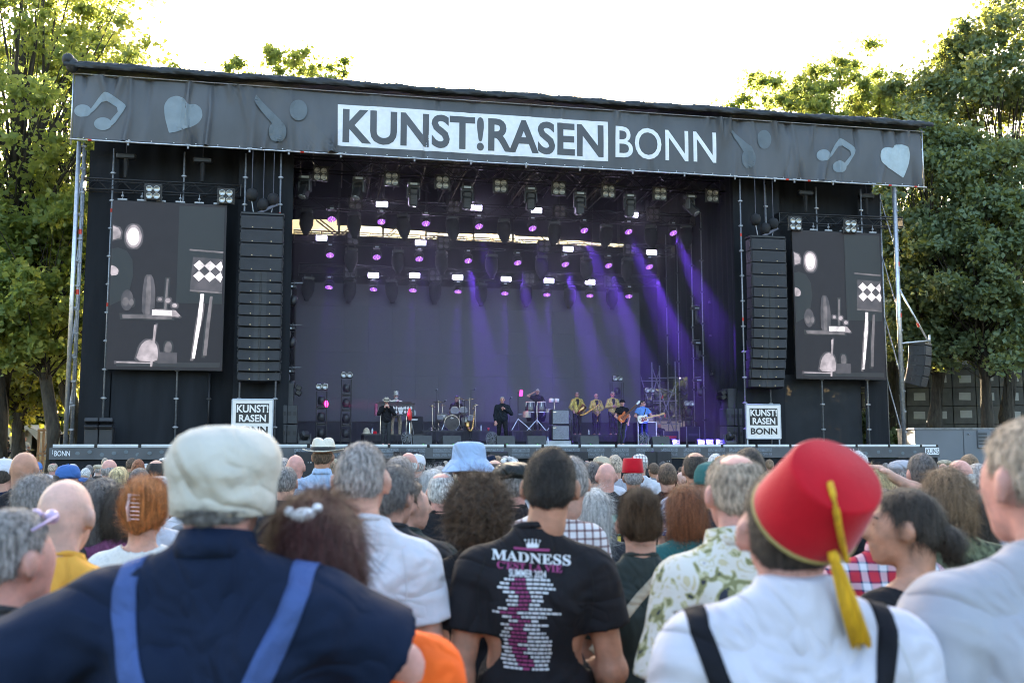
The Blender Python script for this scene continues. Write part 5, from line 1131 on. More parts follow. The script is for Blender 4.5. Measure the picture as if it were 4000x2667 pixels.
def sdf_mesh(prims, h, k=0.03, cuts=(), disp=None, inflate=0.0):
    los, his = [], []
    for p in prims:
        if p[0] == 'c':
            r = max(p[3], p[4]); los.append(np.minimum(p[1], p[2]) - r); his.append(np.maximum(p[1], p[2]) + r)
        else: r = p[2].max() if p[3] is not None else p[2]; los.append(p[1] - r); his.append(p[1] + r)
    lo = np.min(los, 0) - inflate - 3 * h - .01; hi = np.max(his, 0) + inflate + 3 * h + .01
    n = np.ceil((hi - lo) / h).astype(int) + 1
    ax = [lo[i] + h * np.arange(n[i]) for i in range(3)]
    D = np.full(n, 1.0, np.float32)
    for p, l, u in zip(prims, los, his):
        m = k + inflate + 2.5 * h
        i0 = np.maximum(0, np.floor((l - m - lo) / h).astype(int)); i1 = np.minimum(n, np.ceil((u + m - lo) / h).astype(int) + 1)
        X = ax[0][i0[0]:i1[0]][:, None, None]; Y = ax[1][i0[1]:i1[1]][None, :, None]; Z = ax[2][i0[2]:i1[2]][None, None, :]
        if p[0] == 'c':
            a, b, ra, rb, ys = p[1:]; ba = b - a; L2 = max((ba * ba).sum(), 1e-9)
            x, y, z = X - a[0], Y - a[1], Z - a[2]
            t = np.clip((x * ba[0] + y * ba[1] + z * ba[2]) / L2, 0, 1)
            d = np.sqrt((x - t * ba[0]) ** 2 + ((y - t * ba[1]) / ys) ** 2 + (z - t * ba[2]) ** 2) - (ra + (rb - ra) * t)
        else:
            c, r, Rm = p[1:]; x, y, z = X - c[0], Y - c[1], Z - c[2]
            if Rm is not None: x, y, z = (x * Rm[0, 0] + y * Rm[1, 0] + z * Rm[2, 0], x * Rm[0, 1] + y * Rm[1, 1] + z * Rm[2, 1], x * Rm[0, 2] + y * Rm[1, 2] + z * Rm[2, 2])
            k0 = np.sqrt((x / r[0]) ** 2 + (y / r[1]) ** 2 + (z / r[2]) ** 2); k1 = np.sqrt((x / r[0] ** 2) ** 2 + (y / r[1] ** 2) ** 2 + (z / r[2] ** 2) ** 2) + 1e-9
            d = k0 * (k0 - 1) / k1
        S = D[i0[0]:i1[0], i0[1]:i1[1], i0[2]:i1[2]]
        hh = np.maximum(k - np.abs(S - d), 0) / k
        D[i0[0]:i1[0], i0[1]:i1[1], i0[2]:i1[2]] = np.minimum(S, d) - hh * hh * k * 0.25
    D -= inflate
    if cuts or disp is not None:
        G = np.stack(np.meshgrid(*ax, indexing='ij'), -1)
        if disp is not None: D += disp(G).astype(np.float32)
        for f in cuts: D = np.maximum(D, f(G).astype(np.float32))
    D[0] = D[-1] = 1; D[:, 0] = D[:, -1] = 1; D[:, :, 0] = D[:, :, -1] = 1
    S = D < 0
    nc = np.array(S.shape) - 1
    s = sum(S[i:i + nc[0], j:j + nc[1], l:l + nc[2]].astype(np.int8) for i in (0, 1) for j in (0, 1) for l in (0, 1))
    act = (s > 0) & (s < 8); idx = np.argwhere(act); M = len(idx)
    imap = np.full(act.shape, -1, np.int64); imap[act] = np.arange(M)
    pos = np.zeros((M, 3)); cnt = np.zeros(M)
    cor = [(i, j, l) for i in (0, 1) for j in (0, 1) for l in (0, 1)]
    for a in cor:
        for d_ in range(3):
            if a[d_]: continue
            b = list(a); b[d_] = 1
            Da = D[idx[:, 0] + a[0], idx[:, 1] + a[1], idx[:, 2] + a[2]]; Db = D[idx[:, 0] + b[0], idx[:, 1] + b[1], idx[:, 2] + b[2]]
            mk = (Da < 0) != (Db < 0); t = np.where(mk, Da / np.where(mk, Da - Db, 1), 0)
            for q in range(3): pos[:, q] += np.where(mk, a[q] + t * (b[q] - a[q]), 0)
            cnt += mk
    V = lo + (idx + pos / cnt[:, None]) * h
    F = []
    for d_ in range(3):
        e1, e2 = [(1, 2), (2, 0), (0, 1)][d_]
        sl0 = [slice(None)] * 3; sl1 = [slice(None)] * 3; sl0[d_] = slice(0, -1); sl1[d_] = slice(1, None)
        A = S[tuple(sl0)]; B = S[tuple(sl1)]
        e = np.argwhere(A != B); inn = (e[:, e1] > 0) & (e[:, e2] > 0) & (e[:, e1] < nc[e1]) & (e[:, e2] < nc[e2]); e = e[inn]
        fl = A[e[:, 0], e[:, 1], e[:, 2]]
        def ci(o1, o2):
            c = e.copy(); c[:, e1] -= o1; c[:, e2] -= o2; return imap[c[:, 0], c[:, 1], c[:, 2]]
        q = np.stack([ci(1, 1), ci(0, 1), ci(0, 0), ci(1, 0)], 1)
        q[~fl] = q[~fl][:, ::-1]
        F.append(q)
    F = np.concatenate(F); F = F[(F >= 0).all(1)]
    return V, F
def np_mesh(name, V, F, m=None, smooth=True, T=None):
    """quads F plus optional triangles T"""
    me = bpy.data.meshes.new(name); me.vertices.add(len(V)); me.vertices.foreach_set('co', V.astype(np.float32).ravel())
    T = np.zeros((0, 3), np.int64) if T is None else T
    lv = np.concatenate([F.ravel(), T.ravel()]).astype(np.int32); me.loops.add(len(lv)); me.loops.foreach_set('vertex_index', lv)
    lt = np.concatenate([np.full(len(F), 4), np.full(len(T), 3)]).astype(np.int32)
    me.polygons.add(len(lt)); me.polygons.foreach_set('loop_start', np.concatenate([[0], np.cumsum(lt)[:-1]]).astype(np.int32)); me.polygons.foreach_set('loop_total', lt)
    me.polygons.foreach_set('use_smooth', np.full(len(lt), smooth))
    if m: me.materials.append(m)
    me.update(); return me
def ribbons(V, F, n, L, wd, seed, lift=0.3, down=1.0, curl=0.0, flow=None):
    """fine hair strands lying on a hair shell: bent two-segment ribbons"""
    q = np.random.default_rng(seed); f = F[q.integers(0, len(F), n)]
    w4 = q.dirichlet(np.ones(4), n)[:, :, None]; P = (V[f] * w4).sum(1)
    nr = np.cross(V[f[:, 2]] - V[f[:, 0]], V[f[:, 3]] - V[f[:, 1]]); nr /= np.linalg.norm(nr, axis=1)[:, None] + 1e-9
    d = q.normal(size=(n, 3)) * (0.45 + curl) + np.array([0, -0.25, -down])
    if flow is not None: d = d + flow(P)
    d -= (d * nr).sum(1)[:, None] * nr; d /= np.linalg.norm(d, axis=1)[:, None] + 1e-9
    sd = np.cross(nr, d); LL = L * (0.5 + q.random(n))[:, None]; li = lift * q.random(n)[:, None]
    c2 = q.normal(size=(n, 3)) * curl
    p0 = P - nr * 0.002; p1 = P + d * LL * .5 + nr * (LL * li * .5 + 0.002); p2 = p1 + (d + c2) * LL * .5 + nr * LL * li * .25
    W = wd * (0.6 + 0.8 * q.random(n))[:, None]
    VV = np.stack([p0 - sd * W, p0 + sd * W, p1 - sd * W * .8, p1 + sd * W * .8, p2], 1).reshape(-1, 3)
    o = np.arange(n)[:, None] * 5
    Q = o + np.array([[0, 1, 3, 2]]); T = o + np.array([[2, 3, 4]])
    return VV, Q, T

# ---- skin, hair and cloth
def skin_mat(name, col):
    if name in MATS: return MATS[name]
    m = mat(name, col, 0.5, var=0.24, vscale=18, bump=0.15, bscale=90, col2=(col[0] * 1.05, col[1] * .95, col[2] * .92), spec=0.35)
    b = m.node_tree.nodes['Principled BSDF']; b.inputs['Subsurface Weight'].default_value = 0.12; b.inputs['Subsurface Radius'].default_value = (0.02, 0.008, 0.004); b.inputs['Subsurface Scale'].default_value = 0.5
    return m
SK = {'fair': skin_mat('skin_fair', (0.50, 0.30, 0.235)), 'pink': skin_mat('skin_pink', (0.52, 0.285, 0.24)), 'tan': skin_mat('skin_tan', (0.40, 0.22, 0.15)), 'pale': skin_mat('skin_pale', (0.56, 0.37, 0.31))}
HC = {'black': (0.012, 0.011, 0.011), 'dark': (0.028, 0.022, 0.018), 'brown': (0.065, 0.042, 0.027), 'lightbrown': (0.14, 0.092, 0.055), 'auburn': (0.16, 0.055, 0.022), 'darkred': (0.045, 0.014, 0.014),
      'ginger': (0.34, 0.135, 0.045), 'blond': (0.42, 0.3, 0.16), 'grey': (0.2, 0.19, 0.19), 'darkgrey': (0.075, 0.07, 0.07), 'lightgrey': (0.38, 0.37, 0.37), 'white': (0.6, 0.59, 0.58), 'saltpepper': (0.12, 0.115, 0.115), 'sandgrey': (0.3, 0.25, 0.2)}
def hair_mat(k, kind='long'):
    c = HC[k]; st = {'long': (1, 1, .1), 'short': (1.3, 1.3, .45), 'curly': (.55, .55, .55)}[kind]; return mat('hair_' + kind + '_' + k, c, 0.5, var=0.7, vscale=75, stretch=st, bump=0.7, bscale=140, col2=(c[0] * 1.6, c[1] * 1.55, c[2] * 1.5), spec=0.4)
def cloth_mat(name, col, **kw):
    a = dict(rough=0.85, var=0.12, vscale=7, bump=0.25, bscale=16, spec=0.2, fold=0.7); a.update(kw); r_ = a.pop('rough')
    return mat('cloth_' + name, col, r_, **a)
CL = {'black': (0.012, 0.012, 0.015), 'navy': (0.005, 0.012, 0.034), 'white': (0.55, 0.55, 0.6), 'lightgrey': (0.36, 0.37, 0.42), 'grey': (0.17, 0.175, 0.19), 'charcoal': (0.035, 0.037, 0.042), 'yellow': (0.72, 0.36, 0.06), 'orange': (0.85, 0.13, 0.02),
      'darkgreen': (0.032, 0.042, 0.04), 'teal': (0.03, 0.12, 0.12), 'mauve': (0.22, 0.07, 0.16), 'maroon': (0.09, 0.015, 0.035), 'blue': (0.09, 0.2, 0.5), 'lightblue': (0.35, 0.47, 0.66), 'red': (0.5, 0.03, 0.03), 'beige': (0.45, 0.38, 0.28), 'olive': (0.12, 0.12, 0.06), 'pink': (0.55, 0.25, 0.3), 'cream': (0.62, 0.56, 0.45), 'denim': (0.06, 0.09, 0.15)}
def CM(k, **kw): return cloth_mat(k, CL[k], **kw)
def pattern_mat(name, base, kind):
    nm = 'cloth_' + name
    if nm in MATS: return MATS[nm]
    m = mat(nm, base, 0.85, var=0.06, bump=0.3, bscale=16, spec=0.2); nt = m.node_tree; b = nt.nodes['Principled BSDF']
    tc = nt.nodes.new('ShaderNodeTexCoord')
    def ramp(src, stops, interp='CONSTANT'):
        r = nt.nodes.new('ShaderNodeValToRGB'); r.color_ramp.interpolation = interp
        while len(r.color_ramp.elements) < len(stops): r.color_ramp.elements.new(0.5)
        for e, (p, c) in zip(r.color_ramp.elements, stops): e.position = p; e.color = (*c, 1)
        nt.links.new(src, r.inputs[0]); return r.outputs[0]
    def mix(f, a, c, mode='MIX'):
        x = nt.nodes.new('ShaderNodeMixRGB'); x.blend_type = mode
        for i, s_ in enumerate((f, a, c)):
            if isinstance(s_, (int, float)): x.inputs[i].default_value = s_
            elif isinstance(s_, tuple): x.inputs[i].default_value = (*s_, 1)
            else: nt.links.new(s_, x.inputs[i])
        return x.outputs[0]
    def wave(axis, sc):
        w_ = nt.nodes.new('ShaderNodeTexWave'); w_.bands_direction = axis; w_.inputs['Scale'].default_value = sc; w_.inputs['Distortion'].default_value = 0.15
        nt.links.new(tc.outputs['Object'], w_.inputs['Vector']); return w_.outputs['Fac']
    if kind == 'check':
        a = ramp(wave('X', 9), [(0, (1, 1, 1)), (0.8, (.45, .36, .36))]); c = ramp(wave('Z', 9), [(0, (1, 1, 1)), (0.8, (.45, .36, .36))])
        out = mix(1.0, mix(1.0, base, a, 'MULTIPLY'), c, 'MULTIPLY')
    elif kind == 'plaid':
        a = ramp(wave('X', 4.2), [(0, (.45, .03, .05)), (0.45, (.02, .03, .09)), (0.75, (.6, .6, .66))]); c = ramp(wave('Z', 4.2), [(0, (.45, .03, .05)), (0.45, (.02, .03, .09)), (0.75, (.6, .6, .66))])
        out = mix(0.5, a, c)
    else:
        n = nt.nodes.new('ShaderNodeTexNoise'); n.inputs['Scale'].default_value = {'hawaii': 13, 'floral': 42, 'leopard': 26, 'knit': 60}[kind]; n.inputs['Detail'].default_value = 3; n.inputs['Distortion'].default_value = 1.6
        nt.links.new(tc.outputs['Object'], n.inputs['Vector'])
        n2 = nt.nodes.new('ShaderNodeTexNoise'); n2.inputs['Scale'].default_value = 5; nt.links.new(tc.outputs['Object'], n2.inputs['Vector'])
        if kind == 'hawaii':
            a = ramp(n.outputs['Fac'], [(0, (.03, .035, .05)), (0.33, (.19, .19, .09)), (0.41, (.42, .4, .25)), (0.46, base), (0.58, (.47, .42, .28)), (0.63, base), (.72, (.3, .3, .34))]); out = a
        elif kind == 'floral': out = ramp(n.outputs['Fac'], [(0, (.03, .06, .2)), (0.46, (.2, .28, .5)), (0.5, base)])
        elif kind == 'leopard': out = ramp(n.outputs['Fac'], [(0, (.03, .02, .015)), (0.43, (.16, .1, .05)), (0.5, base)])
        else: out = ramp(n.outputs['Fac'], [(0, (base[0] * .55,) * 3), (0.5, base)], 'LINEAR')
    nt.links.new(out, b.inputs['Base Color']); return m

# ---- anatomy, local frame: origin between the feet, facing +Y, 1.75 m tall
HEAD0 = np.array([0, 0.015, 1.668])
def head_prims(face=True):
    P = [elp((0, -0.012, 0.0), (0.076, 0.097, 0.097)), elp((0, 0.034, -0.066), (0.055, 0.064, 0.07)), elp((0, 0.05, -0.02), (0.062, 0.05, 0.06)), cap((0, 0.07, -0.115), (0, 0.075, -0.112), 0.022),
         cap((0, -0.036, -0.05), (0, -0.04, -0.13), 0.054, 0.05), elp((0.084, -0.008, -0.028), (0.0095, 0.021, 0.034), Euler((0.15, 0, 0.55)).to_matrix()), elp((-0.084, -0.008, -0.028), (0.0095, 0.021, 0.034), Euler((0.15, 0, -0.55)).to_matrix())]
    if face: P += [cap((0, 0.094, -0.005), (0, 0.115, -0.042), 0.009, 0.015), elp((0, 0.092, -0.078), (0.024, 0.012, 0.012)), cap((-0.035, 0.083, 0.012), (0.035, 0.083, 0.012), 0.012), elp((0.03, 0.068, -0.04), (0.02, 0.018, 0.02)), elp((-0.03, 0.068, -0.04), (0.02, 0.018, 0.02))]
    return P
def hand_prims(wr, d, side, up, curl=0.5, spread=1.0):
    d = Vector(d).normalized(); n = Vector(up); n = (n - d * n.dot(d)).normalized(); sd = d.cross(n) * side; wr = Vector(wr); P = []
    P += [cap(wr, wr + d * 0.05, 0.026, 0.03), cap(wr + d * 0.05 - sd * 0.022, wr + d * 0.075 + sd * 0.02, 0.017, 0.017)]
    for i, (off, ln) in enumerate(((-0.03, 0.072), (-0.010, 0.082), (0.011, 0.077), (0.031, 0.06))):
        a = wr + d * 0.082 + sd * off * spread; d1 = (d * math.cos(curl * .7) - n * math.sin(curl * .7)); b = a + d1 * ln * .5; d2 = (d * math.cos(curl * 1.7) - n * math.sin(curl * 1.7)); c = b + d2 * ln * .5
        P += [cap(a, b, 0.0095, 0.009), cap(b, c, 0.009, 0.0075)]
    a = wr + d * 0.025 - sd * 0.024; b = a + (d * .7 - sd * .7 - n * 0.2).normalized() * 0.045; P += [cap(a, b, 0.013, 0.011), cap(b, b + (d * .9 - sd * .25 - n * .3).normalized() * 0.035, 0.011, 0.008)]
    return P
ARM = {  # shoulder-relative: elbow, wrist for the right side (x > 0 is right when facing +Y ... mirrored for left)
    'down': ((0.05, -0.03, -0.30), (0.045, 0.05, -0.54)), 'front': ((0.055, 0.0, -0.29), (-0.05, 0.20, -0.33)), 'folded': ((0.06, 0.06, -0.28), (-0.16, 0.22, -0.24)),
    'hips': ((0.16, -0.08, -0.25), (0.03, 0.03, -0.42)), 'out': ((0.2, -0.03, -0.22), (0.3, 0.12, -0.4)), 'up': ((0.24, 0.05, 0.08), (0.02, 0.02, 0.3))}
def skeleton(bw=1.0, arms=('down', 'down'), lean=0.0, sit=False, legs=None):
    sk = {}
    for sd, nm in ((-1, 'L'), (1, 'R')):
        a = arms[0 if sd < 0 else 1]
        sh = np.array([sd * 0.182 * bw, -0.01, 1.39])
        if isinstance(a, str): e, w_ = ARM[a]; e = sh + np.array([sd * e[0], e[1], e[2]]); w_ = sh + np.array([sd * w_[0], w_[1], w_[2]])
        else: e, w_ = np.array(a[0], float), np.array(a[1], float)
        sk[nm] = (sh, e, w_)
        if sit: lg = ((sd * 0.1, 0.0, 0.93), (sd * 0.13, 0.42, 0.95), (sd * 0.12, 0.45, 0.5))
        elif legs: lg = legs[0 if sd < 0 else 1]
        else: lg = ((sd * 0.095, 0, 0.92), (sd * 0.1, 0.02, 0.5), (sd * 0.11, -0.01, 0.085))
        sk['l' + nm] = tuple(np.array(x, float) for x in lg)
    return sk
def torso_prims(bw, bl, g=0.0):
    P = [elp((0, 0.0, 0.96), (0.165 * bw ** .5 + g, 0.118 + g, 0.13 + g)), elp((0, 0.012 + 0.04 * (bl - 1), 1.1), (0.15 * bl + g, 0.112 * bl + g, 0.2)), elp((0, 0.0, 1.27), (0.168 * bw + g, 0.118 + g, 0.18 + g)),
         cap((-0.10 * bw, -0.012, 1.385), (0.10 * bw, -0.012, 1.385), 0.062 + g), cap((0, -0.03, 1.36), (0, -0.028, 1.455), 0.05 + g, 0.045 + g)]
    for sd in (-1, 1):
        P += [cap((sd * 0.042, -0.03, 1.478), (sd * 0.152 * bw, -0.012, 1.408), 0.036 + g * .8, 0.05 + g), elp((sd * 0.168 * bw, -0.01, 1.385), (0.058 + g, 0.06 + g, 0.07 + g)), elp((sd * 0.075 * bw, -0.052, 1.32), (0.08, 0.07 + g, 0.11))]
    return P
def body_prims(sk, bw, bl, hR, hoff, hands=(0.5, 0.5), face=True):
    P = torso_prims(bw, bl) + xf_prims(head_prims(face), hR, HEAD0 + hoff)
    nk = np.array(hR) @ np.array([0, -0.045, -0.06]) + HEAD0 + hoff
    P += [cap((0, -0.012, 1.44), nk, 0.055, 0.052)]
    for sd, nm in ((-1, 'L'), (1, 'R')):
        sh, e, w_ = sk[nm]; P += [cap(sh, e, 0.052 * bw ** .5, 0.041), cap(e, w_, 0.043, 0.027)]
        d = w_ - e; mid = e + d * 0.3; P += [cap(e, mid, 0.043, 0.045)]
        up = (0, 0, 1) if abs(d[2]) < abs(d).max() else (0, 1, 0)
        P += hand_prims(w_, d, sd, up, hands[0 if sd < 0 else 1])
        hp, kn, an = sk['l' + nm]; P += [cap(hp, kn, 0.088, 0.056), cap(kn, an, 0.056, 0.038), elp(kn + (an - kn) * .3 + np.array([0, -0.02, 0]), (0.052, 0.055, 0.11))]
        P += [cap(an + np.array([0, -0.03, -0.045]), an + np.array([0, 0.13, -0.055]), 0.038, 0.03)]
    return P
def wrinkle(amp, seed, f=14):
    return lambda G: amp * np.clip((1.49 - G[..., 2]) / .1, 0, 1) * (noise3(G, f, seed) + 0.6 * noise3(G * np.array([1, 1, 1.6]), f * 2.3, seed + 2))
def shirt_prims(sk, bw, bl, sleeve=0.55, loose=0.018, arms=True):
    P = torso_prims(bw, bl, loose) + [cap((0, -0.022, 1.44), (0, -0.012, 1.56), 0.078, 0.066), elp((0, 0.0, 1.0), (0.172 * max(bw ** .5, bl ** .8) + loose, 0.125 * max(1, bl ** .8) + loose, 0.2))]
    if arms:
        for nm in 'LR':
            sh, e, w_ = sk[nm]
            if sleeve <= 1: P.append(cap(sh, sh + (e - sh) * sleeve, 0.056 + loose, 0.056 + loose * 1.5))
            else: P += [cap(sh, e, 0.056 + loose, 0.05 + loose), cap(e, e + (w_ - e) * min(1, sleeve - 1), 0.05 + loose, 0.036 + loose)]
    return P
def shirt_cuts(sk, sleeve, hem=0.86, neck=0.066, tank=False, collar_z=1.487):
    cu = [lambda G: hem - G[..., 2]]
    if neck > 0.08:
        cu.append(lambda G: neck - np.sqrt(G[..., 0] ** 2 + ((G[..., 1] + 0.012) / 1.08) ** 2 + (np.minimum(G[..., 2] - 1.50 + 0.35 * np.maximum(G[..., 1], 0), 0) * 2.5) ** 2))
    else:
        cu.append(lambda G: np.where(G[..., 0] ** 2 + (G[..., 1] + .01) ** 2 < 0.1 ** 2, (G[..., 2] - (1.541 - 0.45 * np.maximum(G[..., 1] + .02, 0) + 0.1 * np.minimum(G[..., 1] + .03, 0))) * .8, -1.0))
    for nm in 'LR':
        sh, e, w_ = sk[nm]
        if sleeve <= 1: d = (e - sh) / np.linalg.norm(e - sh); p = sh + (e - sh) * sleeve
        else: d = (w_ - e) / np.linalg.norm(w_ - e); p = e + (w_ - e) * min(1, sleeve - 1)
        # only trim close to that arm
        cu.append(lambda G, d=d, p=p: np.where(((G - p) ** 2).sum(-1) < 0.13 ** 2, (G - p) @ d, -1.0))
    return cu
# ---- hair: returns vertices in head space
def hair_geo(style, h=0.011, seed=0, n=700, L=0.035, hatcut=None):
    q = 0.0; th = 0.012; extra = []; cut = []; amp, fr_ = 0.004, 60; ww = 0.0008; lift = 0.22; curl = 0.1; down = 1.0
    zl = (-0.082, -0.01)
    if style == 'buzz': th = 0.004; amp = 0.001; L = 0.008; lift = 0.9; ww = 0.0007
    if style == 'short': th = 0.011; L = 0.015; lift = .35
    if style == 'fluffy': th = 0.02; amp = 0.008; fr_ = 50; L = 0.04; lift = 0.35; curl = 0.35
    if style == 'balding': th = 0.010; L = 0.013; lift = .35
    if style == 'ring': th = 0.009; L = 0.012
    if style == 'curly': th = 0.05; amp = 0.022; fr_ = 70; L = 0.045; lift = 0.7; curl = 1.2; zl = (-0.12, -0.09); ww = 0.0011
    if style == 'bob': th = 0.024; extra = [elp((0, -0.03, -0.07), (0.1, 0.092, 0.12))]; zl = (-0.165, -0.14); L = 0.09; lift = 0.05; ww = 0.001
    if style == 'long': th = 0.02; extra = [elp((0, -0.035, -0.07), (0.095, 0.088, 0.13)), elp((0, -0.085, -0.2), (0.085, 0.042, 0.17))]; zl = (-0.36, -0.2); L = 0.12; lift = 0.07; ww = 0.001; amp = 0.006
    if style == 'bun': th = 0.014; extra = [elp((0, -0.098, 0.062), (0.056, 0.046, 0.05))]; L = 0.05; down = -0.6; zl = (-0.085, -0.03)
    if style == 'lowbun': th = 0.016; extra = [elp((0, -0.105, -0.03), (0.055, 0.04, 0.055))]; L = 0.05; zl = (-0.09, -0.03)
    if style == 'pony': th = 0.012; extra = [cap((0, -0.1, 0.0), (0, -0.14, -0.05), 0.022, 0.032), cap((0, -0.14, -0.05), (0.0, -0.14, -0.2), 0.032, 0.016)]; L = 0.055; lift = 0.02; zl = (-0.26, -0.02); curl = 0.0
    if style == 'claw': th = 0.024; extra = [elp((0, -0.085, 0.04), (0.062, 0.05, 0.055)), elp((0, -0.09, -0.05), (0.042, 0.03, 0.07))]; L = 0.06; down = -0.8; zl = (-0.13, -0.03); amp = .007
    P = [elp((0, -0.012, 0.004), (0.076 + th * (.45 if style in ('short', 'balding', 'ring', 'buzz', 'pony', 'bun') else .85), 0.097 + th, 0.095 + th)), elp((0, -0.042, -0.035), (0.066 + th * .35, 0.061 + th * .4, 0.06))] + extra
    cut.append(lambda G: (G[..., 1] - (0.03 + 0.85 * np.maximum(G[..., 2] - 0.02, 0))) * 0.7)
    cut.append(lambda G: zl[0] + (zl[1] - zl[0]) * np.clip((G[..., 1] + 0.055) / 0.06, 0, 1) - G[..., 2])
    if style in ('short', 'buzz', 'balding', 'ring', 'bun', 'pony', 'fluffy', 'lowbun'):
        cut.append(lambda G: np.where(G[..., 2] < -0.015, (np.abs(G[..., 0]) - (0.04 + 0.95 * (G[..., 2] + 0.08))) * .7, -1.0))
        for sx_ in (-1, 1): cut.append(lambda G, sx_=sx_: 0.038 - np.sqrt((G[..., 0] - sx_ * 0.088) ** 2 + (G[..., 1] - 0.0) ** 2 + ((G[..., 2] + 0.035) * .9) ** 2))
    if style == 'balding': cut.append(lambda G: 0.062 - np.sqrt(G[..., 0] ** 2 + (G[..., 1] + 0.035) ** 2 + (G[..., 2] - 0.105) ** 2)); 
    if style == 'ring': cut.append(lambda G: G[..., 2] - 0.012 - 0.015 * noise3(G, 40, 3))
    if hatcut is not None: cut.append(lambda G: G[..., 2] - hatcut); lift = min(lift, .1)
    V, F = sdf_mesh(P, h, 0.03, cut, lambda G: amp * noise3(G, fr_, seed))
    flow = (lambda P_: (np.array([0, -0.1, 0.062]) - P_) * 8) if style == 'bun' else None
    if n > 3000: ww *= .6
    VV, Q, T = ribbons(V, F, n, L, ww, seed + 5, lift, down, curl, flow)
    o = len(V); return np.concatenate([V, VV]), np.concatenate([F, Q + o]), T + o
# ---- hats in head space (name, material list)
def hat_parts(kind, colmat=None, seed=0):
    out = []
    if kind == 'fez':
        out.append(('fez', MB().lathe([(0.0, 0.02), (0.094, 0.03), (0.097, 0.034), (0.092, 0.075), (0.084, 0.148), (0.078, 0.154), (0.0, 0.157)], 32, sy=1.1).ball((0, 0, 0.16), 0.008, 6, 4), colmat))
    elif kind == 'panama':
        m = MB(); n = 40
        prof = [(0.158, 0.022), (0.165, 0.028), (0.13, 0.022), (0.098, 0.032), (0.094, 0.06), (0.088, 0.1), (0.075, 0.128), (0.05, 0.138), (0.0, 0.128)]
        m.lathe(prof, n, sy=1.12)
        v2 = []
        for x, y, z in m.v:
            r = math.hypot(x, y)
            if r > 0.1: z += 0.02 * abs(x / 0.16) ** 2 - 0.014 * (y / 0.16 if y > 0 else 0)
            elif z > 0.09: z -= 0.022 * math.exp(-(x / 0.022) ** 2); 
            v2.append((x, y, z))
        m.v = v2; out.append(('straw_hat', m, colmat)); out.append(('hat_band', MB().lathe([(0.0985, 0.034), (0.0995, 0.036), (0.097, 0.062), (0.095, 0.064)], n, sy=1.12), mat('hat_band_black', (0.012, 0.012, 0.014), 0.7, var=0.1)))
    elif kind == 'bucket':
        m = MB().lathe([(0.152, -0.036), (0.156, -0.034), (0.152, -0.028), (0.138, -0.01), (0.12, 0.012), (0.104, 0.03), (0.0995, 0.034), (0.098, 0.05), (0.0955, 0.08), (0.091, 0.105), (0.083, 0.119), (0.066, 0.127), (0.035, 0.131), (0.0, 0.132)], 40, sy=1.1)
        m.v = [(x, y, z + 0.004 * math.sin(3 * math.atan2(y, x)) * (math.hypot(x, y) / .15) ** 2) for x, y, z in m.v]; out.append(('bucket_hat', m, colmat))
    elif kind == 'cap':
        m = MB().lathe([(0.094, -0.005), (0.097, 0.02), (0.092, 0.06), (0.075, 0.095), (0.04, 0.112), (0.0, 0.116)], 26, sy=1.12).ball((0, 0, 0.117), 0.008, 6, 4); out.append(('baseball_cap', m, colmat))
        out.append(('visor', MB().grid(lambda u, v: ((u - .5) * 0.17 * (1 - .35 * v * v), 0.085 + 0.09 * v * (1 - 1.6 * (u - .5) ** 2), 0.005 - 0.03 * (2 * (u - .5)) ** 2 - 0.012 * v), 10, 5).grid(lambda u, v: ((u - .5) * 0.17 * (1 - .35 * v * v), 0.085 + 0.09 * v * (1 - 1.6 * (u - .5) ** 2), 0.0 - 0.03 * (2 * (u - .5)) ** 2 - 0.012 * v), 10, 5), colmat))
    elif kind == 'flatcap':
        m = MB().lathe([(0.088, -0.035), (0.097, -0.033), (0.099, 0.0), (0.1, 0.012), (0.101, 0.032), (0.106, 0.04), (0.109, 0.058), (0.107, 0.078), (0.1, 0.097), (0.086, 0.114), (0.064, 0.127), (0.036, 0.134), (0.0, 0.136)], 56, sy=1.1)
        m.v = [(x * (1 + f_), y * (1 + f_), z + g_) for (x, y, z) in m.v for f_, g_ in [((0.014 * math.sin(5 * math.atan2(y, x) + z * 60) + 0.008 * math.sin(13 * math.atan2(y, x) + 40 * z)) * (1 if .03 < z < .12 else .15), 0.0)]]
        out.append(('cloth_cap', m, colmat))
    elif kind == 'beret':
        m = MB().lathe([(0.092, 0.01), (0.098, 0.02), (0.122, 0.045), (0.125, 0.065), (0.1, 0.095), (0.05, 0.112), (0.0, 0.115)], 28, sy=1.1); out.append(('beret', m, colmat))
    elif kind == 'trilby':
        m = MB().lathe([(0.13, 0.02), (0.134, 0.026), (0.098, 0.03), (0.095, 0.06), (0.086, 0.1), (0.07, 0.118), (0.0, 0.108)], 28, sy=1.12); out.append(('trilby', m, colmat))
    elif kind == 'tophat':
        out.append(('top_hat', MB().lathe([(0.145, 0.03), (0.15, 0.036), (0.1, 0.04), (0.094, 0.045), (0.09, 0.12), (0.1, 0.19), (0.0, 0.192)], 28, sy=1.12), colmat))
    return out
HAT_TOP = {'fez': 0.16, 'panama': 0.138, 'bucket': 0.13, 'cap': 0.118, 'flatcap': 0.136, 'beret': 0.115, 'trilby': 0.118, 'tophat': 0.192, None: 0.0}
HAIR_TOP = {'buzz': 0.101, 'short': 0.11, 'fluffy': 0.117, 'balding': 0.1, 'ring': 0.098, 'curly': 0.149, 'bob': 0.121, 'long': 0.117, 'bun': 0.115, 'lowbun': 0.113, 'pony': 0.109, 'claw': 0.121, None: 0.097}
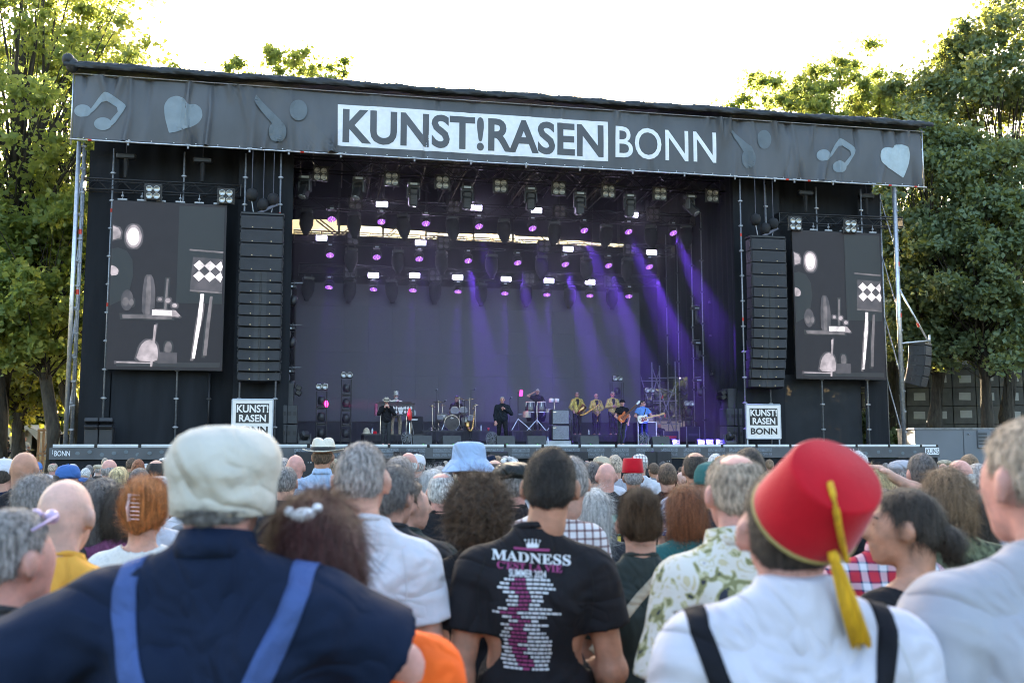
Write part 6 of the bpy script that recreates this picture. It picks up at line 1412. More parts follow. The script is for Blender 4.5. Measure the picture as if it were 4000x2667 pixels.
# ---- caches of shared meshes
GEO = {}
def shared(key, fn):
    if key not in GEO: GEO[key] = fn()
    return GEO[key]
def colour(o, m):
    """give this copy of a shared mesh its own material"""
    if len(o.data.materials) == 0: o.data.materials.append(m)
    o.material_slots[0].link = 'OBJECT'; o.material_slots[0].material = m
    return o
TROUSERS = {}
def person(label, px, py, Y, hair='short', hc='grey', hat=None, hatm=None, shirt='black', sm=None, skin='fair', bw=1.0, bl=1.0, arms=('down', 'down'), rz=0.0, hyaw=0.0, hpitch=0.0, hroll=0.0, sleeve=0.55, res=0.02,
           hres=None, trousers='charcoal', face=False, group=None, seed=None, hands=(0.5, 0.5), nh=700, bx=0.0, loose=0.018, hem=0.86, neck=0.066, hdrop=0.0, hatdz=0.0, loc=None, height=None, legs=None, sit=False, hatrot=None, cat='person', wr=0.004, collar=None, scale_z=None):
    """a person whose highest point shows at (px, py) at depth Y; parts: body, shirt, trousers, hair, hat"""
    seed = seed if seed is not None else int(px * 7 + py)
    topo = max(HAT_TOP[hat], HAIR_TOP[hair])
    hR = Euler((hpitch, hroll, hyaw)).to_matrix()
    top_local = HEAD0[2] - hdrop + (topo + hatdz) * math.cos(hpitch) * math.cos(hroll)
    if loc is None:
        p = at(px, py, Y); gz = ground_z(Y); sc_ = (p.z - gz) / top_local
        X = p.x
    else: X, Yw, gz = loc; sc_ = (height or 1.765) / 1.765
    scx = min(max(sc_, 0.93), 1.13)
    root = thing('person', label, cat, (X, Y, gz) if loc is None else loc, rz, group)
    root.scale = (scx, scx, sc_)
    hoff = np.array([-bx, hdrop * 0.6, -hdrop])
    if bx: root.location.x += bx * scx
    hatdz_ = hatdz
    sk = skeleton(bw, arms, sit=sit, legs=legs)
    kb = ('body', bw, bl, str(arms), res, face, hyaw, hpitch, hroll, bx, hdrop, sit, str(legs), hands)
    def mk_body():
        V, F = sdf_mesh(body_prims(sk, bw, bl, hR, hoff, hands, face), res, 0.022); return np_mesh('body', V, F)
    me = shared(kb, mk_body); b = colour(obj('body', me, root), SK[skin])
    ks = ('shirt', bw, bl, str(arms), res, sleeve, loose, hem, neck, seed % 3, wr)
    def mk_shirt():
        V, F = sdf_mesh(shirt_prims(sk, bw, bl, sleeve, loose), res, 0.03, shirt_cuts(sk, sleeve, hem, neck), wrinkle(wr, seed % 3)); return np_mesh('shirt', V, F)
    sh = colour(obj('shirt', shared(ks, mk_shirt), root), sm or CM(shirt))
    if not collar and neck == 0.066 and res <= 0.0145:
        cm_ = shared(('rib',), lambda: MB().lathe([(0.064, -0.01), (0.0705, -0.009), (0.070, 0.007), (0.067, 0.009), (0.06, 0.007)], 28, (0, -0.012, 1.529), (0, 0.3, 1), 1.02).mesh('collar_rib', None, True)); colour(obj('collar_rib', cm_, root), sm or CM(shirt))
    if collar:
        cm_ = MB().lathe([(0.07, -0.03), (0.084, -0.034), (0.078, -0.005), (0.069, 0.02), (0.062, 0.018)], 24, (0, -0.012, 1.535), (0, 0.2, 1)).mesh('collar', None, True); colour(obj('collar', cm_, root), sm or CM(shirt))
    kt = ("trousers", bw, bl, sit, str(legs), res > 0.025)
    def mk_tr():
        P = [elp((0, 0.0, 0.95), (0.168 * max(bw ** .5, bl ** .7), 0.122, 0.12))]
        for nm in 'LR':
            hp, kn, an = sk['l' + nm]; P += [cap(hp, kn, 0.1, 0.075), cap(kn, an, 0.075, 0.06)]
        V, F = sdf_mesh(P, max(0.02, res * 1.2), 0.03, [lambda G: G[..., 2] - 0.99], wrinkle(0.004, 1)); return np_mesh('trousers', V, F)
    tr = colour(obj('trousers', shared(kt, mk_tr), root), CM(trousers))
    hrt = Euler((hpitch, hroll, hyaw)); hl = tuple(HEAD0 + hoff)
    ho = None
    if hair:
        hr_ = hres or (0.012 if res > 0.015 else 0.008)
        hc_ = {None: None, 'flatcap': -0.02 + hatdz, 'bucket': -0.01, 'panama': 0.015, 'trilby': .015}.get(hat, 0.028)
        def mk_h():
            V, Q, T = hair_geo(hair, hr_, seed % 2, nh, hatcut=hc_); return np_mesh('hair', V, Q, None, True, T)
        ho = colour(obj('hair', shared(('hair', hair, hr_, seed % 2, nh, hc_), mk_h), root), hair_mat(hc, 'curly' if hair == 'curly' else ('short' if hair in ('short', 'buzz', 'balding', 'ring', 'fluffy') else 'long'))); ho.location = hl; ho.rotation_euler = hrt
    hats = []
    if hat:
        for nm_, mb_, m_ in hat_parts(hat, hatm):
            me = shared(('hat', hat, nm_), lambda: mb_.mesh(nm_, None, True)); o = colour(obj(nm_, me, root if not hats else hats[0]), m_)
            if not hats: o.location = (hl[0], hl[1], hl[2] + hatdz); o.rotation_euler = hatrot if hatrot is not None else hrt
            hats.append(o)
    root_parts = {'root': root, 'body': b, 'shirt': sh, 'hair': ho, 'hats': hats, 'sk': sk, 'head': (hl, hrt), 'scale': (scx, sc_), 'trousers': tr}
    return root_parts
def sunglasses(pp, m=None, up=False):
    """dark glasses on the face, or pushed up on the hair"""
    m = m or mat('sunglasses_black', (0.01, 0.01, 0.012), 0.15, var=0)
    z = 0.085 if up else -0.008; y = 0.075 if up else 0.094
    g_ = MB().ball((-0.034, y, z), (0.027, 0.012, 0.019), 10, 6).ball((0.034, y, z), (0.027, 0.012, 0.019), 10, 6).box((0, y + 0.004, z + 0.006), (0.02, 0.008, 0.006))
    g_.cyl((-0.062, y - 0.005, z + 0.004), (-0.084, -0.01, z + 0.004 - (0.03 if up else 0)), 0.004, 5).cyl((0.062, y - 0.005, z + 0.004), (0.084, -0.01, z + 0.004 - (0.03 if up else 0)), 0.004, 5)
    o = g_.build('sunglasses', m, pp['root'], True); o.location = pp['head'][0]; o.rotation_euler = pp['head'][1]; return o
def bvh(o): 
    me = o.data; return BVHTree.FromPolygons([v.co for v in me.vertices], [p.vertices for p in me.polygons])
def on_back(bv, x, z, lift=0.003, y0=-0.8):
    h = bv.ray_cast(Vector((x, y0, z)), Vector((0, 1, 0)))
    return (x, (h[0].y if h[0] is not None else -0.15) - lift, z)
def nz0(path):
    return -(path[1][1] - path[0][1])
def seams(pp, bw, m):
    bv = bvh(pp['shirt'])
    for sx_ in (-1, 1):
        strap(pp, [(sx_ * .15 * bw, 1.455), (sx_ * .172 * bw, 1.39), (sx_ * .176 * bw, 1.33), (sx_ * .165 * bw, 1.26)], .0035, m, 'sleeve_seam', .0015, .002, bv)
def strap(pp, path, wd, m, name='strap', lift=0.004, th=0.004, bv=None, over=False):
    """band lying on the back of the shirt along (x, z) points"""
    bv = bv or bvh(pp['shirt']); pts = []; n = 26
    for i in range(n + 1):
        f = i / n * (len(path) - 1); k_ = min(int(f), len(path) - 2); u = f - k_
        pts.append((path[k_][0] * (1 - u) + path[k_ + 1][0] * u, path[k_][1] * (1 - u) + path[k_ + 1][1] * u))
    mb_ = MB(); vs = []
    for i, (x, z) in enumerate(pts):
        a = pts[max(i - 1, 0)]; b = pts[min(i + 1, n)]; dx, dz = b[0] - a[0], b[1] - a[1]; L = math.hypot(dx, dz); nx, nz = -dz / L * wd / 2, dx / L * wd / 2
        for e in (-1, -.33, .33, 1):
            p = on_back(bv, x + nx * e, z + nz * e, lift); vs.append((p[0], p[1], p[2]))
    if over:                       # carry the band over the top of the shoulder to the front
        pre = []; x0_ = path[0][0]
        for y in (0.11, 0.08, 0.05, 0.02, -0.01, -0.035, -0.055):
            for e in (-1, -.33, .33, 1):
                xx = x0_ + abs(wd) / 2 * e * (1 if nz0(path) > 0 else -1); h = bv.ray_cast(Vector((xx, y, 2.0)), Vector((0, 0, -1)))
                pre.append((xx, y, (h[0].z if h[0] is not None else 1.45) + lift))
        vs = pre + vs; n += 7
    fs = [(i * 4 + j, i * 4 + j + 1, (i + 1) * 4 + j + 1, (i + 1) * 4 + j) for i in range(n) for j in range(3)]
    vs2 = [(x, y + th * .7, z - th * .7) for x, y, z in vs]; o_ = len(vs)
    mb_.add(vs + vs2, fs + [tuple(o_ + i for i in reversed(f)) for f in fs] + [(i * 4, (i + 1) * 4, o_ + (i + 1) * 4, o_ + i * 4) for i in range(n)] + [(i * 4 + 3, o_ + i * 4 + 3, o_ + (i + 1) * 4 + 3, (i + 1) * 4 + 3) for i in range(n)])
    return mb_.build(name, m, pp['root'], True)
# ------------------------------------------------------------------ the audience: people one can tell apart
HI = 0.011; MD = 0.014
A_ = ('down', 'down')
# left edge: grey hair, lilac glasses pushed up
f1 = person('grey haired person at the left edge with lilac sunglasses pushed up', 48, 1985, 2.4, 'short', 'grey', shirt='charcoal', skin='pink', res=HI, hyaw=-0.35, nh=8398, rz=-0.2)
sunglasses(f1, mat('lilac_frames', (0.55, 0.4, 0.6), 0.25, var=0), up=True)
f2 = person('bald man in a yellow T-shirt behind the grey capped man', 258, 1872, 3.15, None, 'sandgrey', shirt='yellow', skin='pale', res=HI, bw=1.05)
# man in cap and braces
arms3 = (((-0.47, -0.02, 1.25), (-0.5, 0.2, 1.1)), ((0.365, 0.1, 1.275), (0.36, 0.36, 1.2)))
f3 = person('big man in a pale cloth cap and navy shirt with blue braces', 865, 1658, 2.05, 'short', 'saltpepper', 'flatcap', cloth_mat('pale_canvas', (0.53, 0.505, 0.45), bump=0.5, bscale=22), 'navy', skin='pink', res=0.012, bw=1.13, bl=1.15, arms=arms3, sleeve=0.62, loose=0.03, nh=16000, wr=0.008, collar=True, hdrop=0.02, hatdz=-0.03)
BR = cloth_mat('blue_braces', (0.055, 0.095, 0.25), bump=0.2, bscale=90)
for pth in ([(-0.14, 1.465), (-0.132, 1.42), (-0.075, 1.247), (-0.03, 1.05)], [(0.172, 1.462), (0.16, 1.42), (0.09, 1.247), (0.03, 1.05)]):
    strap(f3, pth, 0.043, BR, 'brace', over=True)
f4 = person('woman with dark red hair and an orange top leaning on the capped man', 1238, 1918, 2.2, 'bob', 'darkred', shirt='orange', skin='fair', res=0.012, bw=0.92, hroll=-0.12, nh=13566, bx=0.09, wr=0.005)
clipm = mat('pearly_hair_clip', (0.7, 0.7, 0.75), 0.2, var=0.1)
o = MB().ball((0, -0.118, 0.075), (0.028, 0.014, 0.016), 12, 8).ball((-0.03, -0.11, 0.085), (0.012, 0.01, 0.012), 8, 6).ball((0.03, -0.11, 0.085), (0.012, 0.01, 0.012), 8, 6).build('hair_clip', clipm, f4['root'], True); o.location = f4['head'][0]; o.rotation_euler = f4['head'][1]
f5 = person('tall man with cropped grey hair in a white T-shirt', 1408, 1727, 3.3, 'buzz', 'grey', shirt='white', skin='fair', res=HI, bw=.88, arms=('front', 'front'), nh=8398, bx=0.03, hyaw=0.1, rz=-0.2, wr=0.006)
person('man with tousled dark grey hair beside the white T-shirt', 1535, 1815, 4.2, 'fluffy', 'saltpepper', shirt='charcoal', skin='fair', res=MD, hyaw=-0.5, nh=7106, hres=0.009)
person('dark haired woman in profile holding a cup behind the white T-shirt', 1590, 1868, 4.7, 'pony', 'brown', shirt='darkgreen', skin='fair', res=MD, hyaw=-1.2, face=True, nh=900, arms=('front', 'front'))
person('man in a light blue bucket hat and black T-shirt', 1832, 1725, 6.1, 'short', 'brown', 'bucket', cloth_mat('blue_denim_hat', (0.30, 0.41, 0.60), bump=0.3, bscale=30), 'black', res=MD, bw=1.2, bl=1.1, arms=('hips', 'hips'), skin='fair')
f8 = person('person with a big mop of dark curls in a black T-shirt', 1870, 1862, 4.0, 'curly', 'brown', shirt='black', skin='fair', res=0.012, hres=0.008, nh=16000, bw=0.98, arms=('front', 'front'), wr=0.006)
f9 = person('dark haired man in a black band tour T-shirt, arms hanging', 2150, 1745, 3.3, 'short', 'black', shirt='black', skin='tan', res=0.0105, hres=0.007, bw=1.0, bl=1.0, bx=-0.05, arms=('down', 'front'), nh=11628, hyaw=-0.12, wr=0.005, hdrop=-0.005)
seams(f9, 1.0, mat('seam_dark', (.004, .004, .005), .9, var=0)); SW = mat('seam_pale', (.5, .5, .53), .9, var=0); seams(f5, .88, SW)
# the print on the back of the tour shirt
bv9 = bvh(f9['shirt'])
WPR = mat('shirt_print_white', (0.6, 0.64, 0.68), 0.8, var=0.1); MPR = mat('shirt_print_magenta', (0.26, 0.04, 0.15), 0.8, var=0.1)
def shirt_uv(px_, py_):
    p = at(px_, py_, 3.18); L = f9['root'].location; return (p.x - L.x) / f9['root'].scale.x, (p.z - L.z) / f9['root'].scale.z
def z2(x, y): return 1300 + x / 1.7294, 1767 + y / 1.7294
def printed(tr, m, name, lift=0.003):
    return flat(tr, lambda x, z: on_back(bv9, x, z, lift)).build(name, m, f9['root'])
def box_of(x0, y0, x1, y1):
    a = shirt_uv(*z2(x0, y1)); b = shirt_uv(*z2(x1, y0)); return a[0], b[0], a[1], b[1]
def ptext(s_, bx_, m, bold, nm, slope=0.0):
    t_ = fit(text_tris(s_, 1.0, bold, maxedge=0.12), *bx_); xm = (bx_[0] + bx_[1]) / 2
    printed(([(x, z - slope * (x - xm)) for x, z in t_[0]], t_[1]), m, nm)
ptext('\U0001D40C\U0001D400\U0001D403\U0001D40D\U0001D404\U0001D412\U0001D412', box_of(1072, 680, 1610, 748), WPR, 0.012, 'printed_title', 0.075)
ptext("\U0001D402\u2019\U0001D404\U0001D412\U0001D413 \U0001D40B\U0001D400 \U0001D415\U0001D408\U0001D404", box_of(1108, 750, 1550, 798), MPR, 0.012, 'printed_subtitle', 0.06)
ptext('SUMMER 2024', box_of(1190, 792, 1442, 842), WPR, 0.02, 'printed_season', 0.05)
ptext('THE  MADNESS  TOUR' if False else '\u2013\u2013\u2013\u2013\u2013\u2013\u2013', box_of(1222, 648, 1466, 664), MPR, 0.0, 'printed_bar', 0.05)
cr = [(1300, 598), (1310, 625), (1325, 600), (1335, 622), (1350, 597), (1362, 622), (1375, 600), (1386, 628), (1400, 605), (1388, 645), (1312, 645)]
printed(poly_tris([shirt_uv(*z2(x, y)) for x, y in cr], 0.01), WPR, 'printed_crown')
for x, y in ((1300, 598), (1325, 598), (1350, 595), (1375, 598), (1400, 603)):
    printed(poly_tris([shirt_uv(*z2(a, b)) for a, b in ell(x, y - 3, 6, 6, 0, 10)], 0.01), WPR, 'printed_crown_ball')
rows = [(1158, 1228, 1300, 1466), (1130, 1208, 1302, 1485), (1112, 1195, 1305, 1502), (1150, 1232, 1322, 1455), (1188, 1262, 1332, 1415), (1172, 1256, 1338, 1428), (1180, 1252, 1322, 1410), (1115, 1188, 1318, 1480), (1078, 1130, 1240, 1540), (1145, 1210, 1268, 1442), (1188, 1252, 1335, 1392), (1135, 1194, 1292, 1455), (1160, 1218, 1282, 1410), (1142, 1205, 1320, 1438), (1130, 1202, 1308, 1455), (1115, 1185, 1310, 1478), (1118, 1190, 1245, 1478), (1122, 1212, 1310, 1478), (1120, 1212, 1285, 1480), (1140, 1238, 1330, 1470), (1135, 1240, 1352, 1475), (1150, 1252, 1360, 1462), (1155, 1285, 1340, 1460)]
rr_ = random.Random(4)
for i, (a, b, c, d) in enumerate(rows):
    y = 856 + i * 27.2
    for x0, x1, m in ((a, b - 4, WPR), (b, c, MPR), (c + 6, d, WPR)):
        x = x0
        segs = []
        while x < x1 - 8:
            w_ = rr_.uniform(14, 46); segs.append((x, min(x + w_, x1))); x += w_ + 6
        vs, fs = [], []
        for (p, q) in segs:
            pts4 = [shirt_uv(*z2(p, y + 8)), shirt_uv(*z2(q, y + 8)), shirt_uv(*z2(q, y - 6)), shirt_uv(*z2(p, y - 6))]
            pts4 = [(x_, z_ - 0.03 * x_) for x_, z_ in pts4]; o_ = len(vs); vs += pts4; fs.append((o_, o_ + 1, o_ + 2, o_ + 3))
        if vs: printed((vs, fs), m, 'printed_tour_date')
person('grey haired man in a pale checked shirt', 2228, 1778, 4.7, 'short', 'grey', sm=pattern_mat('pale_check', (0.62, 0.58, 0.58), 'check'), skin='fair', res=MD, bw=1.05, sleeve=0.7, nh=4845, bx=-0.1, collar=True)
f11 = person('woman with a high brown bun and a beige bag strap over a dark green top', 2497, 1912, 3.75, 'bun', 'brown', shirt='darkgreen', skin='fair', res=0.012, hres=0.008, nh=9690, bw=0.96, bl=1.05, arms=('front', 'front'), wr=0.006)
strap(f11, [(0.06, 1.47), (-0.05, 1.36), (-0.2, 1.2)], 0.035, CM('beige'), 'bag_strap')
person('woman with long straight silver hair', 2318, 1905, 5.4, 'long', 'lightgrey', shirt='charcoal', res=MD, nh=5814, bw=0.92)
person('woman with an auburn bob and a teal top', 2678, 1890, 4.9, 'bob', 'auburn', shirt='teal', res=MD, nh=7752, bw=0.92)
f14 = person('man with tousled blond grey hair in a leafy patterned shirt', 2885, 1772, 3.05, 'balding', 'sandgrey', sm=pattern_mat('leaf_print', (0.56, 0.54, 0.5), 'hawaii'), skin='pink', res=0.0115, hres=0.008, nh=13566, bw=0.95, bl=1.05, sleeve=0.85, loose=0.026, arms=('front', 'front'), hyaw=-0.25, bx=-0.035, rz=0.4, wr=0.007, collar=True)
o = MB().tube([(0.088, 0.05, 0.0), (0.092, 0.0, -0.004), (0.085, -0.03, -0.02)], 0.005, 6).build('glasses_arm', mat('white_frames', (.75, .75, .75), .3, var=0), f14['root'], True); o.location = f14['head'][0]; o.rotation_euler = f14['head'][1]
# man in the fez
f15 = person('man in a red fez with a yellow tassel and black braces over a white shirt', 3125, 1722, 1.95, 'buzz', 'dark', shirt='white', sm=cloth_mat('bluish_white', (0.54, 0.54, 0.62)), skin='pink', res=0.0105, bw=1.02, arms=('front', 'front'), hpitch=0.25, nh=5814, loc=(at(3095, 2300, 1.95).x, 1.95, 0.0), height=1.84, hdrop=0.035, wr=0.006, neck=0.068)
RED = mat('red_felt', (0.46, 0.003, 0.014), 0.75, var=0.08, vscale=20, bump=0.12, bscale=160, sheen=0.3, spec=0.2)
fzm = MB().lathe([(0.0, -0.012), (0.096, -0.006), (0.0985, 0.0), (0.096, 0.03), (0.0845, 0.122), (0.0815, 0.128), (0.078, 0.131), (0.0, 0.134)], 48, sy=1.04)
fax = Vector((0.24, -0.73, 0.63)).normalized()
fz_ = fzm.build('fez', RED, f15['root'], True); fz_.location = tuple(Vector(f15['head'][0]) + Vector((0.022, -0.052, 0.008))); fz_.rotation_euler = fax.to_track_quat('Z', 'X').to_euler()
MB().lathe([(0.098, -0.004), (0.1005, 0.0), (0.098, 0.006), (0.096, 0.003)], 48, sy=1.04).build('fez_trim', mat('olive_gold_trim', (0.3, 0.24, 0.08), 0.6, var=0.2), fz_, True)
YEL = mat('yellow_tassel_thread', (0.72, 0.40, 0.01), 0.7, var=0.3, vscale=60, stretch=(3, 3, .2), bump=0.5, bscale=150)
hl = Vector(f15['head'][0])
def px15(x, y, d): p = at(x, y, d); L = f15['root'].location; s_ = f15['root'].scale; return ((p.x - L.x) / s_.x, (p.y - L.y) / s_.y, (p.z - L.z) / s_.z)
bvf = BVHTree.FromPolygons([fz_.matrix_basis @ v.co for v in fz_.data.vertices], [p.vertices for p in fz_.data.polygons])
cord = []
for x, y in ((3238, 1885), (3250, 1930), (3262, 1990), (3272, 2050), (3282, 2100), (3292, 2150)):
    a = Vector(px15(x, y, 1.3)); b = Vector(px15(x, y, 2.3)); h = bvf.ray_cast(a, (b - a).normalized()); cord.append((h[0] if h[0] is not None else Vector(cord[-1]) + Vector((0.003, 0, -0.02))) + Vector((0, -0.006, 0)))
dn_ = Vector(cord[-1])
cord.append(dn_ + Vector((0.004, -0.004, -0.02)))
MB().tube(cord, 0.006, 8).build('tassel_cord', YEL, fz_, True).matrix_parent_inverse = fz_.matrix_basis.inverted()
tp0 = Vector(px15(3292, 2165, 1.78)); tp1 = Vector(px15(3392, 2520, 1.80))
tp0.y = tp1.y = cord[-1].y - 0.004
tas = MB().tube([tp0, tp0.lerp(tp1, .08), tp0.lerp(tp1, .12), tp0.lerp(tp1, .5), tp1], 0, 14, [0.008, 0.011, 0.009, 0.012, 0.0155])
for i in range(60):
    a = rnd.uniform(0, 6.28); r_ = 0.0155; q0 = tp0.lerp(tp1, .14) + Vector((math.cos(a), math.sin(a), 0)) * 0.009; q1 = tp1 + Vector((math.cos(a) * .0165, math.sin(a) * .0165, rnd.uniform(-0.012, 0.004)))
    tas.tube([q0, q0.lerp(q1, .5) + Vector((math.cos(a), math.sin(a), 0)) * 0.002, q1], 0.0017, 4)
tas.build('tassel', YEL, fz_, True).matrix_parent_inverse = fz_.matrix_basis.inverted()
KB = cloth_mat('black_braces', (0.008, 0.009, 0.014), bump=0.1)
bv15 = bvh(f15['shirt'])
strap(f15, [(-0.185, 1.452), (-0.155, 1.36), (-0.07, 1.22), (-0.03, 1.05)], 0.036, KB, 'brace', bv=bv15, over=True); strap(f15, [(0.145, 1.455), (0.125, 1.37), (0.05, 1.22), (0.02, 1.05)], 0.036, KB, 'brace', bv=bv15, over=True)
seams(f15, 1.02, SW)
f16 = person('woman in profile with a brown ponytail, black strappy top and tattooed arm', 3535, 1905, 3.15, 'pony', 'dark', shirt='black', skin='tan', res=0.0105, hres=0.008, bw=0.9, bl=0.92, sleeve=0.02, arms=('front', 'front'), hyaw=0.8, face=True, nh=8398, neck=0.13, rz=0.5, loose=0.006)
o = MB().lathe([(0.013, 0), (0.016, 0.003), (0.013, 0.006)], 16, (0.09, 0.004, -0.075), (1, 0, 0)).build('hoop_earring', mat('silver', (.7, .7, .7), .2, metal=1, var=0), f16['root'], True); o.location = f16['head'][0]; o.rotation_euler = f16['head'][1]
bv16 = bvh(f16['body'])
for tz, tx in ((1.33, -.2), (1.27, -.19), (1.22, -.205)):
    flat(poly_tris([(tx + .012 * math.cos(a), tz + .024 * math.sin(a)) for a in (0, .8, 1.57, 2.4, 3.14, 4.2, 4.71, 5.3)], .01), lambda x, z: on_back(bv16, x, z, .002)).build('tattoo', mat('tattoo_green', (.02, .07, .05), .6, var=.3), f16['root'])
for sx_ in (-1, 1):
    o = MB().ball((sx_ * .031, .087, -.006), (.013, .008, .006), 8, 6).build('eye', mat('eye_dark', (.03, .02, .015), .2, var=0), f16['root'], True); o.location = f16['head'][0]; o.rotation_euler = f16['head'][1]
    o = MB().tube([(sx_ * .015, .096, .014), (sx_ * .034, .093, .019), (sx_ * .052, .078, .013)], .0035, 5).build('eyebrow', hair_mat('dark'), f16['root'], True); o.location = f16['head'][0]; o.rotation_euler = f16['head'][1]
f17 = person('tall grey haired man in a light grey T-shirt at the right edge', 4035, 1622, 2.05, 'short', 'sandgrey', shirt='lightgrey', skin='pink', res=0.0115, hres=0.009, bw=1.08, bl=1.08, arms=('down', 'front'), hyaw=0.3, nh=11628, loose=0.026, wr=0.007)
person('man with brown mop hair in a dark patterned shirt', 3697, 1825, 4.2, 'bob', 'lightbrown', sm=cloth_mat('dark_pattern', (0.02, 0.03, 0.04), var=0.9, vscale=30, col2=(0.09, 0.1, 0.06)), skin='fair', res=MD, nh=7106)
person('man with neat grey hair and a white collar near the right screen', 3600, 1768, 6.2, 'short', 'darkgrey', shirt='white', skin='pink', res=MD, nh=4522)
p19 = person('blond woman with her right hand resting on her head', 3398, 1822, 5.9, 'bob', 'blond', shirt='black', skin='fair', res=0.0095, nh=4522, arms=('down', ((0.34, 0.05, 1.62), (0.10, 0.0, 1.745))), hands=(0.5, 0.55), bw=0.95)
person('man in a red, white and blue checked shirt half hidden by the fez', 3440, 1905, 4.1, 'short', 'brown', sm=pattern_mat('red_plaid', (0.4, 0.1, 0.1), 'plaid'), skin='fair', res=MD, bw=1.05, sleeve=0.8, collar=True)
person('person in a teal cap behind the leafy shirt', 2790, 1800, 5.3, 'short', 'brown', 'cap', CM('teal'), 'charcoal', skin='fair', res=0.016, hyaw=0.9, bx=0.0)
person('balding dark haired man in a blue floral shirt', 2716, 1765, 7.0, 'balding', 'dark', sm=pattern_mat('blue_floral', (0.6, 0.62, 0.68), 'floral'), skin='tan', res=0.016, nh=3876)
person('big man with dark hair right of the blond grey tousled head', 2925, 1745, 5.6, 'short', 'dark', shirt='black', skin='fair', res=0.016, bw=1.1, nh=3876)
p = person('bald man in a black T-shirt with a small picture on the back', 2368, 1808, 8.3, None, 'grey', shirt='black', skin='pink', res=0.016, bw=1.15, bl=1.1, neck=0.072)
bvp = bvh(p['shirt'])
for (x0, x1, z0, z1, m_) in ((-0.10, -0.005, 1.2, 1.36, mat('print_mint', (.35, .6, .5), .8, var=.1)), (0.005, 0.10, 1.2, 1.36, mat('print_mint', (.35, .6, .5), .8)), (-0.10, -0.005, 1.08, 1.19, mat('print_yellow', (.7, .55, .05), .8, var=.1)), (0.005, 0.1, 1.08, 1.19, mat('print_yellow', (.7, .55, .05), .8))):
    flat(poly_tris([(x0, z0), (x1, z0), (x1, z1), (x0, z1)], 0.03), lambda x, z: on_back(bvp, x, z, 0.004)).build('printed_picture', m_, p['root'])
for cx in (-0.05, 0.05):
    flat(poly_tris([(cx - .02, 1.1), (cx + .02, 1.1), (cx + .025, 1.26), (cx + .012, 1.3), (cx - .012, 1.3), (cx - .025, 1.26)], 0.03), lambda x, z: on_back(bvp, x, z, 0.007)).build('printed_figure', mat('print_black', (.01, .01, .01), .8, var=0), p['root'])
person('man in a small red fez in the middle of the crowd', 2472, 1787, 8.8, 'short', 'grey', 'fez', RED, 'black', skin='tan', res=0.016, bw=1.2, bl=1.1)
person('young man with short brown hair right of the small red fez', 2606, 1806, 8.6, 'short', 'brown', shirt='black', skin='fair', res=0.016)
f26 = person('ginger woman with a pink claw clip and white crocheted top', 572, 1872, 4.3, 'claw', 'ginger', sm=pattern_mat('white_crochet', (0.62, 0.62, 0.6), 'knit'), skin='fair', res=0.012, hres=0.008, nh=9690, bw=0.98, neck=0.085)
cl_ = mat('pink_claw_clip', (0.72, 0.48, 0.46), 0.3, var=0.05); clip = MB()
for i in range(7):
    z = 0.06 - i * 0.017; clip.tube([(-0.022, -0.142, z), (0.0, -0.15, z), (0.022, -0.142, z - .002)], 0.0038, 5)
clip.tube([(-0.022, -0.142, 0.065), (-0.027, -0.15, 0.01), (-0.022, -0.14, -0.05)], 0.009, 6)
o = clip.build('claw_clip', cl_, f26['root'], True); o.location = f26['head'][0]; o.rotation_euler = f26['head'][1]
person('woman with long wavy grey and black hair', 402, 1865, 5.0, 'long', 'saltpepper', shirt='black', skin='fair', res=MD, nh=7752)
person('woman with a dark bob in a mauve top', 488, 1893, 4.9, 'bob', 'dark', shirt='mauve', skin='fair', res=MD, nh=4845, bw=0.95)
person('man in a white shirt with a black printed bandana', 625, 1858, 5.6, 'short', 'dark', 'beret', mat('bandana', (.3, .3, .3), .8, var=.9, vscale=40), 'white', skin='fair', res=MD, bx=-0.08)
person('person with thick wavy grey hair behind the bald yellow shirted man', 140, 1852, 4.7, 'fluffy', 'grey', shirt='charcoal', skin='fair', res=MD, nh=7752, hres=0.009)
person('tanned bald man near the left edge', 97, 1765, 6.8, None, 'darkgrey', shirt='black', skin='tan', res=0.016)
person('man in a white and navy cap at the left edge', 12, 1788, 7.8, 'short', 'dark', 'cap', CM('white'), 'navy', skin='fair', res=0.016)
person('person in a royal blue baseball cap facing right', 264, 1813, 9.0, 'short', 'dark', 'cap', cloth_mat('royal_blue', (0.05, 0.13, 0.36)), 'mauve', skin='pink', res=0.016, hyaw=-1.1, face=True)
person('man in a cream panama hat with a black band', 1262, 1708, 9.0, 'short', 'brown', 'panama', cloth_mat('straw', (0.66, 0.62, 0.52), bump=0.2, bscale=200), 'lightblue', skin='tan', res=0.016, collar=True)
person('man in a black beret with short grey hair', 2010, 1803, 5.7, 'short', 'saltpepper', 'beret', cloth_mat('black_leather', (0.012, 0.014, 0.014), rough=0.4, bump=0.1), 'black', skin='pink', res=MD, nh=4522)
person('woman with shaggy white hair under the blue bucket hat', 1690, 1830, 7.0, 'long', 'white', shirt='black', skin='fair', res=0.016, nh=4845)
person('grey haired man with a bald pink crown', 1725, 1846, 5.9, 'balding', 'lightgrey', shirt='black', skin='pink', res=MD, nh=4845)
person('man with short dark hair left of the black beret', 1932, 1795, 7.9, 'balding', 'dark', shirt='charcoal', skin='fair', res=0.016)
person('man with thick dark grey hair left of the bald printed T-shirt', 2312, 1800, 8.6, 'short', 'darkgrey', shirt='black', skin='fair', res=0.016, nh=3230)
person('bald pink headed man on the right beside the brown mop', 3748, 1795, 6.6, 'ring', 'lightgrey', shirt='white', skin='pink', res=0.016)
person('grey haired man with glasses near the right edge', 3815, 1808, 7.2, 'short', 'grey', shirt='charcoal', skin='fair', res=0.016)
person('dark haired woman in a maroon top near the right edge', 3806, 1930, 4.9, 'long', 'dark', shirt='maroon', skin='fair', res=MD, nh=4522)
